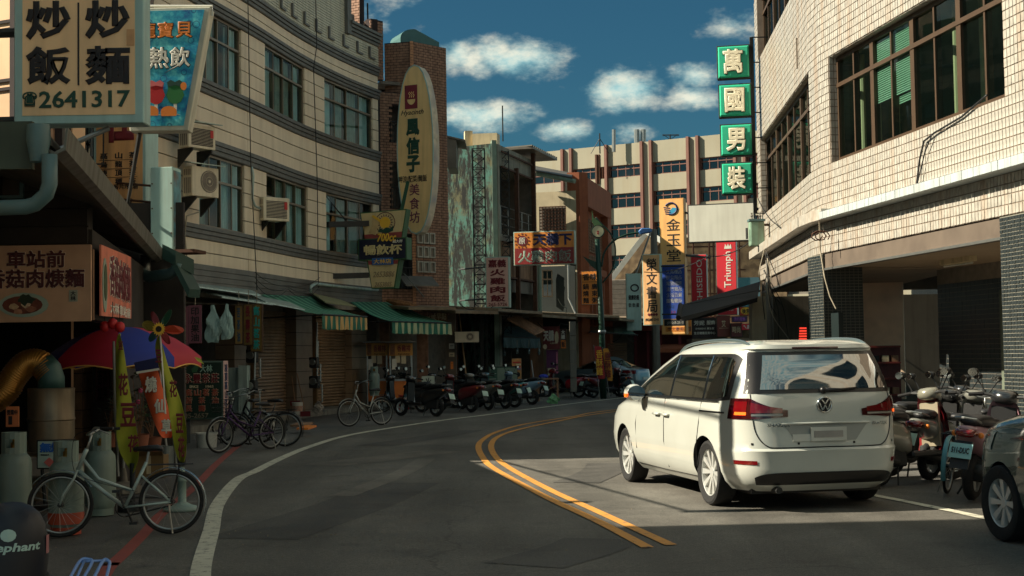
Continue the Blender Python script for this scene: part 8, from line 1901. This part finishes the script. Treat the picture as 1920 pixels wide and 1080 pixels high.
# ---------------------------------------------------------------- near corner: scooter with helmet and blue rack
fs_ = make_scooter(carmat('black_teal_scooter_paint', (22, 34, 36))); fs_.scale = (.92, .92, .92); fs_.location = (-2.1, 5.52, 0); fs_.rotation_euler = (0, 0, rad(100)); [bpy.data.objects.remove(c) for c in list(fs_.children) if c.name.startswith('grab_rail')]; fs_['label'] = 'dark scooter in the near left corner under a helmet, mostly out of frame'
hp = P(22, 1004, 5.5); he = thing('helmet', 'glossy black open helmet with a pale elephant print resting on the near scooter', 'helmet', (hp.x, hp.y, hp.z-.13), rad(24))
build('shell', MB().lathe([(.128, -.03), (.134, .02), (.136, .07), (.134, .12), (.124, .17), (.103, .213), (.074, .24), (.04, .255), (.001, .26)], 30), mat('helmet_gloss_black', (24, 27, 34), .5, 0, .03, spec=.35), he, True)
build('rim', MB().tube([(.132*math.cos(i*.2094), .132*math.sin(i*.2094), -.03) for i in range(30)], .009, 6, closed=True), M_rubber, he, True); build('lining', MB().lathe([(.128, -.03), (.11, .06), (.001, .09)], 20), M_black, he)
def hpt(a, z, rr=.1365): return V((rr*math.cos(a), rr*math.sin(a), z))
mp_ = mat('pale_mint_print', (150, 176, 168), .5)
mb = MB(); vs = [hpt(rad(-100), .145)]+[hpt(rad(-100)+.22*math.cos(i*.524), .145+.024*math.sin(i*.524), .1345) for i in range(12)]; mb.add(vs, [(0, i+1, (i+1) % 12+1) for i in range(12)]); build('elephant_print', mb, mp_, he)
o = txt(he, 'Elephant', 0, 0, .22, .042, mp_, y=0, bold=.03, shear=.2)
for v in o.data.vertices: a = rad(-92)+v.co.x/.137; v.co = hpt(a, .095+v.co.z, .1372-v.co.y*.1)
o = build('side_sticker', MB().grid(lambda a, b: hpt(rad(-28)+.35*a, .06+.07*b, .1372), 5, 4), mat('faded_pink_sticker', (150, 96, 100), .5), he)
M_rk = mat('pale_blue_rack_enamel', (110, 140, 190), .3, .3, .05); rk = P(168, 1075, 5.6); rt = thing('luggage_rack', 'pale blue tubular luggage rack on the near scooter', 'rack', rk, rad(0)); k = 5.6/FPX
def RK(x, y, d): p = P(x, y, 5.6+d); return p-rk
mb = MB(); mb.tube(spline([RK(128, 1090, -.1), RK(150, 1052, .0), RK(166, 1049, .02), RK(172, 1056, .0), RK(150, 1095, -.1)], 6), .007, 7); mb.tube(spline([RK(172, 1092, -.1), RK(193, 1052, .02), RK(203, 1052, .03), RK(205, 1060, .02), RK(196, 1095, -.08)], 6), .007, 7); mb.tube([RK(140, 1092, -.1), RK(158, 1052, 0)], .006, 6); mb.tube([RK(150, 1053, .0), RK(200, 1051, .03)], .006, 6)
build('bar', mb, M_rk, rt, True)
# small roadside bits
r = random.Random(21)
mb = MB()
for i in range(150):
    q = G(r.uniform(30, 560), r.uniform(815, 1060)) if i % 2 else G(r.uniform(560, 1500), r.uniform(755, 1060)); s = r.uniform(.004, .014); a = r.uniform(0, 6.3); mb.add([q+V((s*math.cos(a), s*math.sin(a), .002)), q+V((s*math.cos(a+2), s*math.sin(a+2), .002)), q+V((s*math.cos(a+4), s*math.sin(a+4), .002)), q+V((0, 0, .01))], [(0, 1, 3), (1, 2, 3), (2, 0, 3)])
tag(stuff(build('litter', mb, mat('grit_scraps', (120, 110, 92), .9, 0, .3, 9))), 'scattered grit and scraps on the asphalt', 'litter')
# ================================================================ shop clutter
p = P(208, 612, 16.0); ln_ = thing('red_lantern', 'cluster of red paper lanterns under the red and white banner', 'lantern', p)
for dx, dz in ((-.07, 0), (.02, .03), (.1, -.01)): build('lantern_body', MB().lathe([(.02, -.06), (.05, -.04), (.06, 0), (.05, .04), (.02, .06)], 10, (dx, 0, dz)), M_red, ln_, True); build('cord', MB().tube([(dx, 0, dz+.06), (dx, 0, dz+.25)], .004, 4), M_wire, ln_)
S = Sg('notice', 'orange paper notice taped beside the steel drum', (12, 762, 36, 800), 15.2, .02, mat('orange_paper', (206, 120, 70), .7, 0, .1), M_cream, 0, .0, None, 'notice'); S.tx('營業中', 14, 768, 34, 778, M_ink); S.panel('photo_patch', 17, 780, 24, 796, M_ink)
def plant(label, x, y, Y, n, h, seed, flower=False, green=(52, 78, 44)):
    r = random.Random(seed); b = P(x, y, Y); t = thing('potted_plant', label, 'plant', (b.x, b.y, max(0, b.z)), 0, 'potted plants by the food stall')
    build('pot', MB().lathe([(.001, 0), (.09, 0), (.12, .18), (.13, .18), (.11, .17), (.001, .16)], 14), mat('terracotta', (128, 76, 54), .8, 0, .15), t, 'auto')
    mb = MB(); st = MB()
    for i in range(n):
        a = r.uniform(0, 6.28); e = r.uniform(.05, .22); z = .18+r.uniform(.2, 1)*h; q = V((e*math.cos(a), e*math.sin(a), z)); st.tube([(0, 0, .16), q*.6+V((0, 0, .1)), q], .004, 3)
        for k in range(7):
            b2 = a+r.uniform(-2, 2); l = r.uniform(.06, .11); d = V((math.cos(b2), math.sin(b2), r.uniform(-.5, .5)))*l; w_ = V((-d.y, d.x, 0))*.3; o = q+V((r.uniform(-.05, .05), r.uniform(-.05, .05), r.uniform(-.1, .06))); mb.add([o, o+d*.5+w_, o+d, o+d*.5-w_], [(0, 1, 2, 3)])
    stuff(build('foliage', mb, mat('leaf_%d' % green[0], green, .6, 0, .35, 12), t)); stuff(build('stem', st, M_brown, t))
    if flower:
        for k in range(3): build('flower', MB().ball((r.uniform(-.2, .2), -.12, h*r.uniform(.7, 1)), .03, 7, 4), mat('pink_flower', (214, 92, 130), .7), t, True)
plant('leafy potted plant with pink flowers between the tall banners', 262, 842, 17.0, 16, .75, 3, True); plant('smaller dark leafy plant left of the pink flowered one', 206, 838, 17.6, 12, .5, 4, False, (40, 62, 42)); plant('bushy potted plant under the orange banner', 286, 846, 17.8, 14, .55, 6, False, (46, 70, 40))
S = Sg('shop_sign', 'dim brown board with pale characters right of the pale valance', (796, 584, 840, 603), 45.6, .06, mat('dim_brown_board', (120, 86, 64), .7, 0, .15, 3, dirt=.3), M_dsteel, .05, .01); S.tx('豆漿早點', 799, 587, 837, 600, M_cream, bold=.02)
for lab, bb, c in (('upper white notice on the brick pillar by the bamboo pole', (842, 644, 852, 654), M_wht), ('middle white notice on the brick pillar by the bamboo pole', (842, 661, 852, 669), M_cream), ('lower orange notice on the brick pillar by the bamboo pole', (845, 678, 850, 692), M_org)):
    S = Sg('notice', lab, bb, 46.2, .015, c, c, 0, .0, 'notices on the brick pillar', 'notice'); S.panel('print_line', bb[0]+2, bb[1]+3, bb[2]-2, bb[1]+4, M_ink); S.panel('print_line', bb[0]+2, bb[1]+6, bb[2]-3, bb[1]+6.7, M_ink)
c_ = thing('plastic_crate', 'grey plastic crate stacked behind the wine red scooter', 'crate', P(870, 738, 44.4), .3); build('body', MB().box(-.26, .26, -.18, .18, 0, .36), mat('grey_crate_plastic', (110, 124, 122), .6, 0, .1, dirt=.3), c_, bev=.012)
for z in (.08, .18, .28): build('slot', MB().box(-.2, .2, -.184, -.178, z, z+.05), M_dark, c_)
mb = MB(); r = random.Random(9); n = 16
for j in range(7):
    for i in range(n): a = 6.283*i/n; q = (.42-.035*j*j*.3)*(1+.1*math.sin(3*a+j)+r.uniform(-.05, .05)); mb.v.append((q*math.cos(a), q*.7*math.sin(a), j*.1))
mb.f = [(j*n+i, j*n+(i+1) % n, (j+1)*n+(i+1) % n, (j+1)*n+i) for j in range(6) for i in range(n)]+[tuple(6*n+i for i in range(n))]; mb.mi = [0]*len(mb.f)
tag(build('covered_bundle', mb, mat('dark_green_tarpaulin', (34, 52, 46), .6, 0, .2, 5, dirt=.3)), 'dark green tarpaulin bundle between the scooters', 'bundle').location = P(902, 742, 45.2)
o = aircon('grey outdoor unit in the dark shop front by the bamboo pole', (862, 622, 888, 642), 46.0, .1, False, True); o['group'] = 'outdoor air conditioner units on the beige front'; del o['group']
for i, q in enumerate(([(1008, 604, 53), (1030, 612, 53), (1052, 606, 54), (1088, 600, 56)], [(1046, 560, 55.5), (1062, 575, 55.5), (1060, 596, 55.5)], [(860, 566, 45), (890, 578, 46), (925, 574, 48)], [(1148, 640, 60), (1168, 622, 60), (1190, 640, 61)])):
    cable('wall_cable', ('drooping cable under the tin canopy by the maroon banner', 'pale cable hanging on the dark green grey wall', 'cable sagging from the canopy edge to the pink rice sign', 'cable looping by the green tin awning')[i], [P(*k) for k in q], .016, .12, M_wirel if i == 1 else M_wire)
st_ = thing('plastic_stool', 'red plastic stool before the fried chicken stalls', 'stool', P(757, 768, 41.0)); build('seat', MB().lathe([(.001, .42), (.15, .42), (.16, .40), (.15, .38)], 14), M_red, st_)
for k in range(4): a = .785+k*1.571; build('leg', MB().tube([(.1*math.cos(a), .1*math.sin(a), .4), (.17*math.cos(a), .17*math.sin(a), 0)], .018, 5), M_red, st_)
for i, (x, y, Y, c) in enumerate(((284, 850, 19.5, (120, 96, 60)), (165, 905, 16.2, (96, 70, 50)))):
    b = thing('cardboard_box', ('brown carton standing behind the orange banner', 'brown carton beside the gas cylinder behind the bicycle')[i], 'box', (P(x, y, Y).x, Y, 0), .3*i, 'cartons at the food stall'); build('carton', MB().box(-.2, .2, -.15, .15, 0, .3), mat('carton_%d' % i, c, .85, 0, .1), b); build('flap', MB().obox((-.2, -.15, .3), (.4, 0, 0), (0, -.1, .07), (0, 0, .008)), mat('carton_%d' % i, c), b); build('tape', MB().box(-.03, .03, -.152, -.149, .05, .3), M_cream, b)
